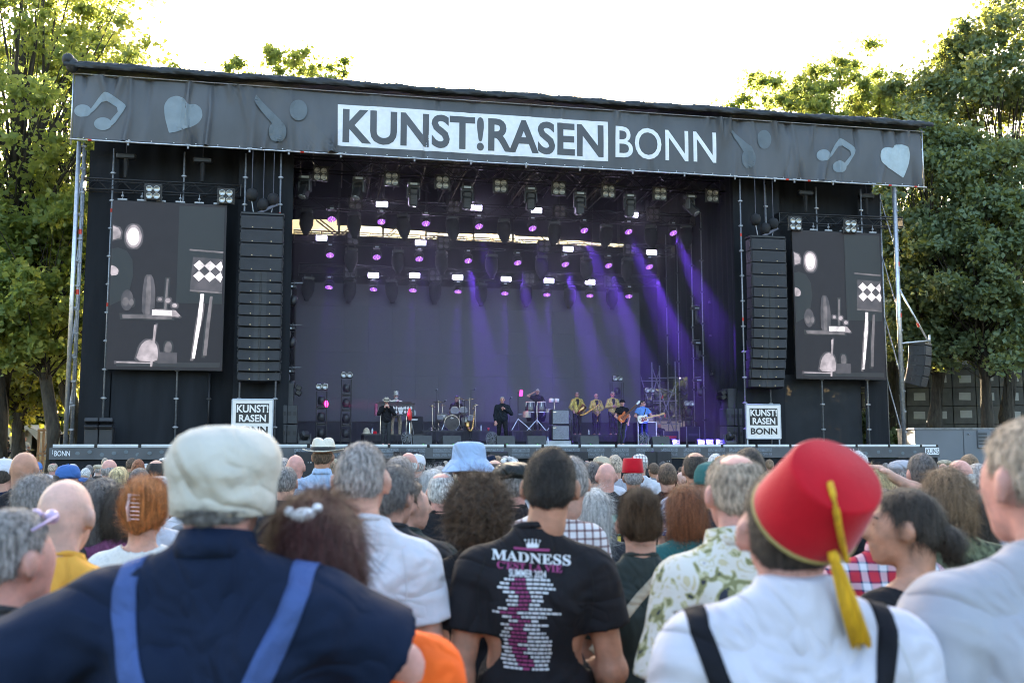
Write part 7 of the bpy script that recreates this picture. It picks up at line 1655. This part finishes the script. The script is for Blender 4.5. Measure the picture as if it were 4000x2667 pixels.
person('completely bald man left of the panama hat', 1155, 1776, 9.6, None, 'grey', shirt='charcoal', skin='pink', res=0.018)
sunglasses(person('grey haired woman with black sunglasses pushed up', 1560, 1780, 7.0, 'bob', 'grey', shirt='black', skin='fair', res=0.016, nh=4199), up=True)
person('bald man in front of the first wedge monitor', 1596, 1766, 9.2, 'ring', 'white', shirt='black', skin='pink', res=0.018)
person('person in a white cap right of that bald man', 1628, 1772, 11.5, 'short', 'grey', 'cap', CM('white'), 'black', skin='fair', res=0.02)
person('man in a black and white floral cap', 1990, 1783, 9.6, 'short', 'dark', 'cap', mat('floral_cap', (0.03, 0.03, 0.03), .8, var=1, vscale=28, col2=(.4, .4, .4)), 'white', skin='fair', res=0.018)
person('person with sandy brown hair before the stage monitor', 1940, 1780, 12.5, 'fluffy', 'lightbrown', shirt='white', skin='fair', res=0.02)
person('man in a beige cap before the gold jackets', 2350, 1780, 10.6, 'short', 'grey', 'cap', CM('beige'), 'white', skin='fair', res=0.018)
person('light haired man with sunglasses pushed up before the bassist', 2402, 1775, 10.8, 'short', 'sandgrey', shirt='lightgrey', skin='fair', res=0.018)
person('person in a black and white checked cap by the small fez', 2500, 1772, 12.5, 'short', 'grey', 'cap', pattern_mat('checker', (.7, .7, .7), 'check'), 'white', skin='fair', res=0.02)
person('person in an orange cap before the right subwoofers', 2828, 1778, 9.8, 'short', 'lightbrown', 'cap', cloth_mat('orange_cap', (0.7, 0.3, 0.03)), 'black', skin='fair', res=0.018)
person('person with short white hair before the right subwoofers', 2795, 1770, 11.2, 'short', 'white', shirt='charcoal', skin='fair', res=0.018)
person('white haired man right behind the big red fez', 3345, 1762, 9.0, 'fluffy', 'white', shirt='black', skin='fair', res=0.018)
person('man in a pale flat cap and glasses below the right screen', 3530, 1796, 8.6, 'short', 'grey', 'beret', CM('lightgrey'), 'charcoal', skin='fair', res=0.018)
person('tall brown haired man before the grey container', 3785, 1772, 10.2, 'short', 'lightbrown', shirt='charcoal', skin='fair', res=0.018)
person('woman with tied back dark blond hair below the left screen', 465, 1822, 8.4, 'pony', 'blond', shirt='black', skin='fair', res=0.018)
person('man with a dark crew cut below the left screen', 545, 1825, 8.3, 'short', 'darkgrey', shirt='white', skin='fair', res=0.018)
person('balding man with black hair beside the pale cap', 610, 1795, 9.0, 'balding', 'black', shirt='charcoal', skin='fair', res=0.018)
person('bald man with a blue cap wearer behind him below the left screen', 428, 1793, 11, 'ring', 'grey', shirt='white', skin='pink', res=0.018)
person('man with greying sides between the pale cap and the panama', 1118, 1820, 7.4, 'short', 'saltpepper', shirt='charcoal', skin='fair', res=0.018)

# ------------------------------------------------------------------ the rest of the crowd, rows back to the barrier
REG = [(330, 'below the left stage tower'), (900, 'below the left screen'), (1110, 'below the left logo sign'), (1400, 'below the left light towers'), (1680, 'below the keyboards'), (1900, 'below the drum kit'), (2060, 'below the singer'),
       (2230, 'below the congas'), (2440, 'below the gold jackets'), (2700, 'below the guitarist'), (2900, 'below the right subwoofers'), (3080, 'below the right logo sign'), (3460, 'below the right screen'), (9999, 'below the grey container')]
heroes = [(o.location.x, o.location.y) for o in C.objects if o.name.startswith('person') and o.parent is None]
cr_ = random.Random(99); plan = []
CR_ROWS = [(25.5, .9), (22.5, .85), (19.5, 0.8), (17.0, 0.76), (14.8, 0.72), (12.8, 0.7), (11.0, 0.7), (9.4, 0.72), (7.9, 0.78), (6.7, 0.75), (5.7, 0.8)]
for Y, sp in CR_ROWS:
    xm = 0.53 * Y; x = -xm + cr_.uniform(0, sp)
    while x < xm:
        yy = Y + cr_.uniform(-0.7, 0.7)
        pxn = x / yy * 3890
        if Y < 7: yy = Y + (yy - Y) * .5
        if all((hx - x) ** 2 + (hy - yy) ** 2 > (0.62 if Y > 7 else .5) ** 2 and not (Y < 8.5 and hy > yy and abs(hx / hy * 3890 - pxn) < 0.1 * 3890 / yy + 0.06 * 3890 / hy) for hx, hy in heroes): plan.append((x, yy))
        x += sp * cr_.uniform(0.8, 1.25)
recs = []
for x, Y in plan:
    style = cr_.choices(['short', 'short', 'buzz', 'balding', 'ring', None, 'fluffy', 'bob', 'long', 'pony', 'lowbun'], [24, 8, 7, 8, 5, 5, 10, 11, 7, 6, 4])[0]
    hc = cr_.choices(['grey', 'darkgrey', 'lightgrey', 'white', 'saltpepper', 'brown', 'dark', 'black', 'lightbrown', 'blond', 'auburn', 'sandgrey'], [16, 10, 10, 6, 10, 12, 12, 4, 8, 6, 3, 8])[0]
    hat = cr_.choices([None, 'cap', 'bucket', 'panama', 'beret', 'trilby'], [84, 9, 2, 2, 2, 2])[0]
    if hat and style in (None, 'ring', 'balding'): style = 'short'
    if hat: style = 'short'
    sh = cr_.choices(['black', 'charcoal', 'white', 'navy', 'grey', 'lightgrey', 'red', 'teal', 'blue', 'olive', 'maroon', 'pink'], [34, 12, 13, 8, 7, 5, 2, 3, 4, 3, 3, 1])[0]
    skn = cr_.choice(['fair', 'pink', 'tan', 'pale', 'fair'])
    hm = cr_.choice(['black', 'navy', 'white', 'beige', 'grey', 'blue', 'red', 'olive']) if hat else None
    hgt = min(1.9, max(1.56, cr_.gauss(1.735 if Y > 7 else 1.66, 0.07)))
    recs.append((x, Y, style, hc, hat, hm, sh, skn, hgt))
WN = {'short': '{} short hair', 'buzz': 'cropped {} hair', 'balding': 'thinning {} hair', 'ring': '{} sides and bald crown', None: 'bald head', 'fluffy': 'tousled {} hair', 'bob': '{} bobbed hair', 'long': 'long {} hair', 'pony': '{} ponytail', 'lowbun': '{} low bun'}
HNm = {'saltpepper': 'greying', 'darkgrey': 'dark grey', 'lightgrey': 'light grey', 'lightbrown': 'light brown', 'sandgrey': 'sandy grey', 'dark': 'dark brown'}
base = []
for r_ in recs:
    x, Y, style, hc, hat, hm, sh, skn, hgt = r_
    px_ = 2000 + x / Y * 3890; reg = next(n_ for lim, n_ in REG if px_ < lim)
    if hat: b_ = f"person in a {hm} {dict(cap='cap', bucket='bucket hat', panama='brimmed hat', beret='beret', trilby='trilby')[hat]} {reg}"
    else: b_ = f"person with {WN[style].format(HNm.get(hc, hc))} in a {dict(lightgrey='light grey').get(sh, sh)} top {reg}"
    base.append((b_, px_))
from collections import defaultdict
byl = defaultdict(list)
for i, (b_, px_) in enumerate(base): byl[b_].append((px_, i))
labs = [None] * len(base)
for b_, L_ in byl.items():
    L_.sort()
    for k_, (px_, i) in enumerate(L_): labs[i] = b_ if len(L_) == 1 else f"{'leftmost' if k_ == 0 else ORD[k_]} {b_}"
for r_, lb in zip(recs, labs):
    x, Y, style, hc, hat, hm, sh, skn, hgt = r_
    poses = [('down', 'down'), ('front', 'front'), ('folded', 'folded')]
    kw = dict(hatm=CM(hm)) if hat else {}
    hp_ = person(lb, 0, 0, Y, style, hc, hat, shirt=sh, skin=skn, res=0.028 if Y > 9 else .02, hres=0.015 if Y > 9 else .012, nh=420 if Y > 9 else 800, arms=poses[int(x * 13) % 3], rz=cr_.gauss(0, .4), loc=(x, Y, ground_z(Y)), height=hgt, group='people in the crowd', bw=cr_.choice((0.92, 1.05, 1.15)), bl=cr_.choice((1.0, 1.12)), trousers=cr_.choice(('charcoal', 'denim', 'beige')), seed=int(x * 100) % 2, **kw)
    if hp_['hair']: hp_['hair'].scale = (cr_.uniform(.98, 1.1), cr_.uniform(.98, 1.08), cr_.uniform(.97, 1.09))
# ------------------------------------------------------------------ the band
def performer(label, px, t, base, ytop, topz=0.11, **kw):
    s_, _ = inv(px, 1700, t); _, zt = inv(px, ytop, t)
    h = (zt - base) / (1.668 + topz) * 1.765
    a = dict(res=0.0125, face=True, hres=0.009, nh=500, group='musicians on the stage', trousers='black')
    a.update(kw); rz_ = a.pop('turn', 0.0)
    return person(label, px, ytop, 40, loc=tuple(stg(s_, t, base)), height=h, rz=SA + math.pi + rz_, **a)
def front_y(bv, x, z, lift=0.004):
    h = bv.ray_cast(Vector((x, 0.9, z)), Vector((0, -1, 0))); return (x, (h[0].y if h[0] is not None else 0.12) + lift, z)
def vee(pp, m, half=0.055, z0=1.02, z1=1.5, name='shirt_front'):
    bv = bvh(pp['shirt']); return flat(poly_tris([(0, z0), (half, z1 - .12), (half, z1 - .03), (-half, z1 - .03), (-half, z1 - .12)], 0.03), lambda x, z: front_y(bv, x, z)).build(name, m, pp['root'], True)
def lapel(pp, m):
    bv = bvh(pp['shirt'])
    for sx_ in (-1, 1): flat(poly_tris([(sx_ * .01, 1.08), (sx_ * .075, 1.36), (sx_ * .06, 1.47), (sx_ * .045, 1.42), (sx_ * .03, 1.3)], .03), lambda x, z: front_y(bv, x, z, .007)).build('lapel', m, pp['root'], True)
LEG = lambda sp, st=0.0: (((-0.095, 0, .92), (-0.1 - sp * .5, .03 + st, .5), (-0.11 - sp, st, .085)), ((0.095, 0, .92), (0.1 + sp * .5, .03 - st * .5, .5), (0.11 + sp, -st, .085)))
# harmonica player
pm_ = performer('musician in a beige fedora and black jumper playing a harmonica', 1508, 1.3, 0, 1551, .138, hat='panama', hatm=cloth_mat('beige_felt', (0.45, 0.39, 0.31)), hair='short', hc='grey', shirt='black', skin='pink', bw=1.05, bl=1.12, sleeve=1.95, hpitch=-.3, arms=(((-.29, .1, 1.17), (-.07, .2, 1.42)), ((.29, .1, 1.17), (.07, .2, 1.42))), hands=(1.0, 1.0), trousers='charcoal')
sunglasses(pm_)
o = MB().box((0, .235, 1.5), (.1, .025, .025), bev=.006).build('harmonica', M_chrome, pm_['root'])
# keyboard player
pk = performer('bearded keyboard player in a cream jacket and patterned black top hat', 1545, 5.0, ZK - .12, 1527, .192, hat='tophat', hatm=mat('spotted_hat', (.02, .02, .02), .6, var=1, vscale=35, col2=(.5, .5, .45)), hair='short', hc='lightgrey', sm=cloth_mat('ivory', (.8, .76, .66)), skin='pink', bw=1.1, bl=1.1, sleeve=1.95, hem=.75, trousers='beige', arms=(((-.3, .12, 1.12), (-.14, .36, 1.08)), ((.3, .12, 1.12), (.14, .36, 1.08))), legs=(((-.1, 0, .92), (-.16, .22, .55), (-.15, .12, .085)), ((.1, 0, .92), (.16, .22, .55), (.15, .12, .085))))  # jacket colour raised in place of the warm light on the player
vee(pk, CM('white')); sunglasses(pk)
o = MB().ball((0, .085, -.1), (.05, .035, .05), 12, 8).build('beard', hair_mat('white'), pk['root'], True); o.location = pk['head'][0]; o.rotation_euler = pk['head'][1]
# drummer
pd = performer('drummer in a black polo shirt and sunglasses behind the drum kit', 1783, 5.9, ZD - .38, 1546, hair='short', hc='dark', shirt='black', skin='fair', sit=True, hyaw=-.5, arms=(((-.28, .08, 1.14), (-.3, .36, 1.1)), ((.26, .06, 1.12), (.2, .34, 1.02))), hands=(1.2, 1.2), collar=True)
sunglasses(pd)
for x in (-.3, .2): MB().cyl((x, .42, 1.08), (x * .6, .75, 1.0), .009, 5).build('drumstick', mat('hickory', (.5, .36, .2), .5, var=.1), pd['root'])
thr = sthing('drum_stool', 'black drum stool under the drummer', 'stool', inv(1783, 1700, 5.9)[0], 5.9, ZD); MB().cyl((0, 0, .4), (0, 0, .5), .17, 16).build('seat', M_gear, thr); MB().cyl((0, 0, .0), (0, 0, .4), .025, 8).build('post', M_chrome, thr)
# singer
ps_ = performer('singer in a dark suit and sunglasses holding a microphone to his chest', 1962, 1.4, 0, 1548, hair='short', hc='grey', sm=cloth_mat('dark_suit', (0.014, 0.017, 0.024)), skin='pink', bw=1.14, bl=1.14, sleeve=1.9, hem=.74, loose=.022, arms=(((-.33, .02, 1.15), (-.05, .2, 1.33)), 'down'), hands=(1.2, .6), legs=LEG(.05, .06), turn=-.1)
vee(ps_, CM('black')); lapel(ps_, cloth_mat('suit_lapel', (0.009, 0.011, 0.015))); sunglasses(ps_)
MB().cyl((-.02, .24, 1.36), (0.02, .27, 1.44), .012, 8, .017).build('hand_microphone', M_gear, ps_['root'])
# percussionist
pp_ = performer('percussionist in a black T-shirt with one hand behind his head', 2100, 5.6, ZP, 1519, .1, hair='buzz', hc='lightgrey', shirt='black', skin='pink', bw=1.12, hroll=-.12, hpitch=-.15, arms=(((-.27, .08, 1.13), (-.2, .36, 1.1)), ((.42, -.02, 1.47), (.15, -.05, 1.62))), bl=1.05)
sunglasses(pp_)
# horn section
GJ = mat('gold_sequins', (0.42, 0.25, 0.04), 0.35, metal=0.55, var=0.6, vscale=45, bump=1.0, bscale=50, col2=(0.7, 0.48, 0.12))
for lab, px, yt, hc, hair, arm, ya in (('horn player in a gold sequin jacket holding a baritone saxophone', 2255, 1529, 'darkgrey', 'short', (((-.3, .02, 1.14), (-.24, .14, .92)), ((.3, .04, 1.13), (.22, .2, .98))), -.3),
                                       ('bald horn player in a gold sequin jacket holding a trumpet low', 2330, 1537, 'grey', None, (((-.28, .04, 1.13), (-.03, .2, .98)), ((.28, .04, 1.13), (.03, .2, .98))), 0),
                                       ('horn player in a gold sequin jacket with hands clasped at his chest', 2395, 1528, 'grey', 'short', (((-.29, .06, 1.13), (-.04, .22, 1.16)), ((.29, .06, 1.13), (.04, .22, 1.16))), .1)):
    q = performer(lab, px, 5.3, ZH, yt, .11 if hair else .097, hair=hair, hc=hc, sm=GJ, skin='pink' if hair else 'fair', sleeve=1.9, hem=.78, arms=arm, hands=(.9, .9), hyaw=ya, loose=.02)
    vee(q, CM('black'), .062, 1.08); sunglasses(q)
    if 'trumpet' in lab:
        MB().cyl((0, .24, 1.0), (.03, .27, .66), .012, 8).lathe([(.012, 0), (.02, -.06), (.055, -.12)], 14, (.03, .27, .66)).box((-.03, .25, .88), (.05, .04, .14), bev=.01).build('trumpet', M_gold, q['root'], True)
s_, _ = inv(2262, 1640, 5.0); bs = sax('large gold baritone saxophone held across the body', stg(s_ + .02, 4.98, ZH + .78), SA, 0.95, 1.35)
# bassist
pb = performer('bassist in a black hat and T-shirt with an orange bass guitar', 2432, 1.7, 0, 1561, .118, hat='trilby', hatm=cloth_mat('black_felt', (0.01, 0.01, 0.012)), hair='short', hc='grey', shirt='black', skin='pink', bw=1.08, trousers='charcoal', arms=(((-.3, -.03, 1.13), (-.22, .08, .9)), ((.3, .04, 1.13), (.17, .2, .97))), hands=(.5, .9), legs=(((-.095, 0, .92), (-.06, .04, .5), (.02, .06, .085)), ((.095, 0, .92), (.13, .03, .5), (.16, 0, .085))))
def guitar(label, loc, rz, ang, mbody, mneck, mguard, headcol):
    th = thing('electric_guitar', label, 'guitar', loc, rz)
    ol = smooth_poly([(-.24, .0), (-.2, .13), (-.08, .155), (.02, .1), (.1, .14), (.19, .12), (.13, .06), (.14, -.03), (.2, -.09), (.1, -.13), (.0, -.1), (-.09, -.16), (-.2, -.13)], 2)
    ca, sn = math.cos(ang), math.sin(ang); rot = lambda x, z: (x * ca - z * sn, x * sn + z * ca)
    MB().prism([rot(x, z) for x, z in ol], 0, .045).build('guitar_body', mbody, th)
    MB().prism([rot(x * .62 + .02, z * .55 - .02) for x, z in ol], -.006, -.002).build('pick_guard', mguard, th)
    MB().prism([rot(*p) for p in ((.08, -.03), (.08, .03), (.68, .022), (.68, -.022))], -.012, .012).build('neck', mneck, th)
    MB().prism([rot(*p) for p in ((.68, -.022), (.68, .035), (.84, .05), (.86, .0), (.8, -.03))], -.008, .01).build('headstock', headcol, th)
    for i in range(3): MB().prism([rot(*p) for p in ((-.1 + i * .07, -.04), (-.085 + i * .07, -.04), (-.085 + i * .07, .04), (-.1 + i * .07, .04))], -.016, -.006).build('pickup', M_white if mguard.name != 'guard_red2' else M_black, th)
    MB().prism([rot(*p) for p in ((-.17, -.03), (-.15, -.03), (-.15, .03), (-.17, .03))], -.018, 0).build('bridge', M_chrome, th)
    return th
Lb = pb['root'].location; fw = Vector((SS_, -SC_, 0)); rt = Vector((SC_, SS_, 0))
guitar('orange and brown electric bass hung across the bassist', Lb + fw * .26 + rt * -.03 + Vector((0, 0, 1.04)), SA, R(42), mat('bass_orange', (.5, .1, .025), .25, var=.25, vscale=4, coat=.5), mat('rosewood', (.1, .035, .02), .4, var=.2), mat('guard_red2', (.25, .05, .02), .3, var=.1), M_white)
# guitarist
pg = performer('guitarist in a blue polo shirt playing a white electric guitar', 2512, 1.9, 0, 1563, hair='short', hc='dark', shirt='blue', sm=cloth_mat('polo_blue', (0.13, 0.27, 0.62)), skin='pink', bw=1.1, bl=1.2, trousers='navy', hyaw=.8, arms=(((-.34, .1, 1.15), (-.5, .3, 1.14)), ((.33, .02, 1.14), (.14, .24, 1.02))), hands=(1.1, .9), collar=True)
sunglasses(pg)
Lb = pg['root'].location
guitar('white electric guitar with a dark red guard', Lb + fw * .32 + rt * -.08 + Vector((0, 0, .98)), SA, R(13), mat('guitar_white', (.75, .72, .64), .25, var=.03, coat=.5), mat('maple', (.55, .36, .17), .35, var=.1), mat('guard_tortoise', (.2, .03, .03), .3, var=.2), mat('maple', (.55, .36, .17)))
bvg = bvh(pg['shirt']); MB().grid(lambda u, v: front_y(bvg, -.1 + .12 * u * 1.4 + (v - .5) * .05, 1.44 - .42 * u, .006), 12, 2).build('guitar_strap', M_black, pg['root'], True)
# crew member sitting in the right corner
pt = performer('crew member in dark clothes sitting in the right corner of the stage', 2577, 5.2, -.42, 1652, hair='short', hc='grey', shirt='black', skin='tan', sit=True, arms=('front', 'front'))
o = MB().box((0, 0, .22), (.45, .4, .42), bev=.02).build('crate_seat', M_gear, None); o.location = stg(inv(2577, 1700, 5.25)[0], 5.3, 0); o.rotation_euler = (0, 0, SA); tag(o, 'black box the crew member sits on', 'box')
# ------------------------------------------------------------------ background right: panelled building, container
M_pan = mat('grey_brown_panel', (0.10, 0.095, 0.085), 0.8, var=0.25, vscale=1.5)
M_pan2 = mat('grey_brown_panel_b', (0.085, 0.083, 0.076), 0.8, var=0.25, vscale=1.5)
M_win = mat('pale_blind', (0.36, 0.36, 0.34), 0.5, var=0.1, vscale=2)
bd = thing('panel_building', 'grey panelled building with pale square windows behind the right trees', 'building', (gx(3480, 62), 62, -0.3), R(-16))
cw, chh = 1.32, 1.12
mp1 = MB().box((0, 0, 0), (cw - .05, .12, chh - .05)).mesh('facade_panel', M_pan); mp2 = mp1.copy(); mp2.materials[0] = M_pan2
mw = MB().box((0, -.07, 0), (.66, .03, .46)).mesh('window', M_win)
br2 = random.Random(8)
for i in range(19):
    for j in range(9):
        p_ = inst(None, 'facade_panel', mp1 if br2.random() < .6 else mp2, bd, (i * cw + .6 - 3.0, 0, 0.6 + j * chh))
        if j > 0 and br2.random() < .93: inst(None, 'window', mw, p_, (br2.uniform(-.1, .1), 0, br2.uniform(-.06, .06)), (0, br2.uniform(-.03, .12) if br2.random() < .3 else 0, 0))
MB().box((19 * cw / 2 - 3, .35, 5.0), (19 * cw, .5, 10.4)).build('wall_core', mat('facade_joint', (.05, .045, .04), .8, var=.2), bd)
MB().box((19 * cw / 2 - 3, 3.0, 10.4), (19 * cw + .6, 6, .4)).build('roof_edge', M_pan2, bd)
M_cont = mat('container_grey', (0.16, 0.175, 0.2), 0.55, var=0.08, vscale=.8)
ct = thing('office_container', 'long grey site container with an air vent at the right edge', 'container', at(3800, 1860, 43.0) * 1.0, R(-4)); ct.location.z = ground_z(40)
x0 = (3588 - 3800) / 3890 * 43; hC = at(3800, 1676, 43).z - ground_z(40)
for i, (a, b) in enumerate(((x0, x0 + 2.02), (x0 + 2.03, x0 + 5.0), (x0 + 5.01, x0 + 8.0))):
    MB().box(((a + b) / 2, 1.2, hC / 2), (b - a, 2.4, hC), bev=.02).build('wall_panel', M_cont, ct)
MB().box((x0 + 4.0, 1.2, hC + .03), (8.1, 2.5, .06)).build('roof_edge', mat('container_roof', (.25, .25, .25), .6, var=.3), ct)
vt = MB().box((x0 + 2.87, -.03, hC - .42), (.55, .1, .78), bev=.02).build('vent', M_cont, ct)
for i in range(9): MB().box((x0 + 2.8, -.085, hC - .15 - i * .06), (.36, .02, .025)).build('vent_slat', M_black, vt)
MB().ball((x0 + 2.25, -.03, hC - .2), .04, 8, 6).build('lamp', M_galv, ct)
lf = random.Random(2)
# hedge and low trees closing the horizon behind everything
def hedge(label, x0, x1, Y, H, n, m, seed, size=.3):
    q = random.Random(seed); cen, spr, cnt = [], [], []
    k_ = int((x1 - x0) / 1.6)
    for i in range(k_ * 3):
        x = x0 + (x1 - x0) * (i / (k_ * 3)); z = q.uniform(.1, .95) * H * (0.8 + .25 * math.sin(x * .4 + seed)); cen.append((x, Y + q.uniform(-1.2, 1.2), z)); r_ = q.uniform(.9, 1.8); spr.append((r_, r_, r_ * .8)); cnt.append(int(n / (k_ * 3)))
    o = obj('hedge', leaves_mesh('hedge', cen, spr, cnt, size, m, seed)); return tag(o, label, 'hedge', 'hedges behind the stage')
hedge('tall dark hedge closing the view at the far left', -48, -18, 72, 7.5, 15000, L_hedge, 41, .4)
hedge('long dark hedge behind the back of the stage', -20, 20, 64, 10.0, 26000, L_hedge, 42, .36)
hedge('second dark hedge close behind the stage rear', -6, 22, 58, 8.5, 20000, L_hedge, 44, .34)
hedge('dark hedge behind the building on the right', 12, 55, 76, 11, 14000, L_hedge, 43, .45)
yw = thing('rear_wall', 'sunlit cream wall seen through the right rear corner of the stage', 'wall', stg(9.5, 16, 0), SA); yw.location.z = ground_z(40)
MB().box((0, 0, 1.7), (10, .3, 3.4)).build('wall_face', mat('cream_render', (.5, .42, .27), .8, var=.15), yw); MB().box((0, 0, 3.45), (10.2, .4, .12)).build('coping', M_pan, yw)
# ------------------------------------------------------------------ background left: tents, truck, seated crew
pf = at(120, 1790, 52); plat = thing('crew_platform', 'low timber platform with a pale edge at the left behind the crowd', 'platform', (gx(60, 52), 52, 0), 0); plat.location.z = ground_z(40)
zp = at(60, 1786, 52).z - ground_z(40)
MB().box((0, 1.5, zp - .06), (10.5, 4.5, .1)).build('deck', mat('timber', (.3, .22, .12), .7, var=.2), plat); MB().box((0, -.76, zp - .05), (10.5, .04, .2)).build('edge_board', mat('pale_timber', (.55, .4, .2), .6, var=.15), plat)
for i in range(6): MB().box((-5 + i * 2, .5, zp / 2), (.15, .15, zp - .1)).build('post', M_pan, plat)
TY = 58
M_canv = mat('cream_canvas', (0.42, 0.38, 0.31), 0.9, var=.15, vscale=1.2, bump=.3, bscale=4)
def tpx(x, y, Y=TY): p = at(x, y, Y); return p
tn = thing('canvas_tent', 'cream canvas tent with an open dark entrance at the left', 'tent', (gx(105, TY), TY, 0), 0); bx0 = tn.location
def tl(x, y, dy=0): p = tpx(x, y); return (p.x - bx0.x, dy, p.z)
zb_ = ground_z(40)
q0, q1, q2, q3, q4 = tl(68, 1675), tl(105, 1660), tl(158, 1688), tl(157, 1760), tl(70, 1760)
MB().add([q4[:1] + (0, zb_), q0, q1, q2, q3[:1] + (0, zb_), q4[:1] + (3, zb_), (q0[0], 3, q0[2]), (q1[0], 3, q1[2] + .1), (q2[0], 3, q2[2]), q3[:1] + (3, zb_)], [(0, 5, 6, 1), (1, 6, 7, 2), (2, 7, 8, 3), (3, 8, 9, 4), (5, 9, 8, 7, 6)]).build('canvas', M_canv, tn)
MB().add([q0, q1, tl(105, 1676), tl(72, 1720), (q4[0], 0, zb_), (q4[0] + .05, 0, zb_)], [(0, 1, 2, 3), (0, 3, 5, 4)]).build('left_flap', M_canv, tn); MB().add([q1, q2, (q3[0], 0, zb_), (q3[0] - .1, 0, zb_), tl(148, 1722), tl(105, 1676)], [(0, 1, 4, 5), (1, 2, 3, 4)]).build('right_flap', M_canv, tn)
MB().box((0.3, 2.6, 1.0), (2.2, .1, 3.0)).build('dark_inner_sheet', M_drape, tn)  # black sheet inside that makes the open entrance dark
t2 = thing('box_tent', 'pale box tent at the far left edge beside the canvas tent', 'tent', (gx(20, TY), TY - .5, zb_), 0); hB = tpx(20, 1664).z - zb_
MB().box((0, 1.2, hB / 2), (1.45, 2.4, hB), bev=.03).build('canvas', M_canv, t2); MB().box((.95, .3, hB * .97), (.45, .1, .06)).build('rail', mat('pale_timber', (.55, .4, .2)), t2); MB().box((1.1, .9, hB * .48), (.8, .1, hB * .9)).build('side_sheet', M_canv, t2)
tr_ = thing('grey_truck', 'grey truck trailer with a dark canopy behind the tent', 'truck', (gx(175, 66), 66, zb_), 0); hT = at(170, 1645, 66).z - zb_
MB().box((.4, 1.2, hT / 2 + .3), (3.4, 2.4, hT - .6), bev=.05).build('box_body', mat('truck_grey', (.2, .21, .22), .5, var=.1), tr_); MB().box((.9, .3, hT + .25), (3.0, 2.6, .35), bev=.08).build('canopy', M_drape, tr_)
for x in (-.8, 1.4): MB().cyl((x, -.02, .45), (x, .3, .45), .45, 16).build('wheel', M_black, tr_)
wc = thing('timber_frame', 'orange lit timber crate frame beside the left stage tower', 'crate', (gx(190, 48), 48, zb_), 0); hW = at(190, 1675, 48).z - zb_
M_tim = mat('raw_timber', (.3, .16, .07), .7, var=.3, vscale=3, stretch=(1, 1, .3))
for x in (-.38, -.15, .1, .36): MB().box((x, 0, hW / 2), (.1, .06, hW), bev=.006).build('upright', M_tim, wc)
for z in (hW - .06, hW * .6): MB().box((0, -.05, z), (.84, .04, .1)).build('cross_board', M_tim, wc)
MB().box((.1, -.06, hW * .78), (.08, .04, .9), rot=(0, .4, 0)).build('diagonal_board', M_tim, wc)
sg = thing('warning_sign', 'red bordered triangular road works sign behind the tents', 'sign', (gx(28, 60), 60, zb_), 0); zS = at(28, 1650, 60).z - zb_
MB().prism([(-.26, zS - .2), (.26, zS - .2), (0, zS + .26)], 0, .02).build('red_border', M_red, sg); MB().prism([(-.17, zS - .15), (.17, zS - .15), (0, zS + .16)], -.008, -.003).build('white_field', M_white, sg); MB().prism([(-.06, zS - .12), (-.02, zS + .02), (.03, zS + .03), (.0, zS - .03), (.06, zS - .12), (.02, zS - .12), (-.01, zS - .06), (-.03, zS - .12)], -.014, -.01).prism([(.06, zS - .13), (.12, zS - .13), (.09, zS - .08)], -.014, -.01).build('worker_pictogram', M_black, sg); MB().cyl((0, .03, 0), (0, .03, zS - .1), .03, 8).build('post', M_galv, sg)
fc = sthing('first_aid_case', 'small white case with a red cross beside the left stage tower', 'case', -15.2, 9.0, 0.05)
MB().box((0, 0, .15), (.3, .2, .26), bev=.02).build('case_body', M_white, fc); MB().box((0, -.105, .15), (.2, .008, .05)).box((0, -.109, .15), (.05, .008, .2)).build('red_cross', M_red, fc); MB().box((0, 0, -.9), (.3, .3, 1.75)).build('stand_post', M_pan, fc)
for i, (px, lab, sm_, hc_, ya) in enumerate(((2, 'crew member in black sitting at the far left edge', 'black', 'dark', -.5), (30, 'dark haired crew member in black sitting by the tent', 'black', 'black', -1.2), (68, 'crew member in a yellow hi-vis vest sitting by the tent', 'hivis', 'dark', -.9), (98, 'crew member in a white shirt sitting in the tent entrance', 'white', 'lightbrown', .6))):
    CL['hivis'] = (0.5, 0.75, 0.03)
    pz = at(px, 1700 + (6 if i != 0 else 0), 53); 
    q = person(lab, px, 1700, 53, 'short', hc_, shirt=sm_, skin='fair', res=.022, hres=.014, nh=200, sit=True, rz=math.pi + ya, arms=('front', 'front'), loc=(pz.x, 53, pz.z - 1.765), height=1.765, group='crew seated by the tents', sleeve=.5 if sm_ != 'hivis' else .1, trousers='black')
bn = thing('bench', 'dark bench the crew sit on by the tents', 'bench', (gx(50, 53), 53, zp + zb_), 0)
MB().box((0, 0, .38), (2.4, .4, .06)).build('seat', M_pan, bn)
for x in (-1, 1): MB().box((x, 0, .18), (.08, .35, .36)).build('leg', M_pan, bn)
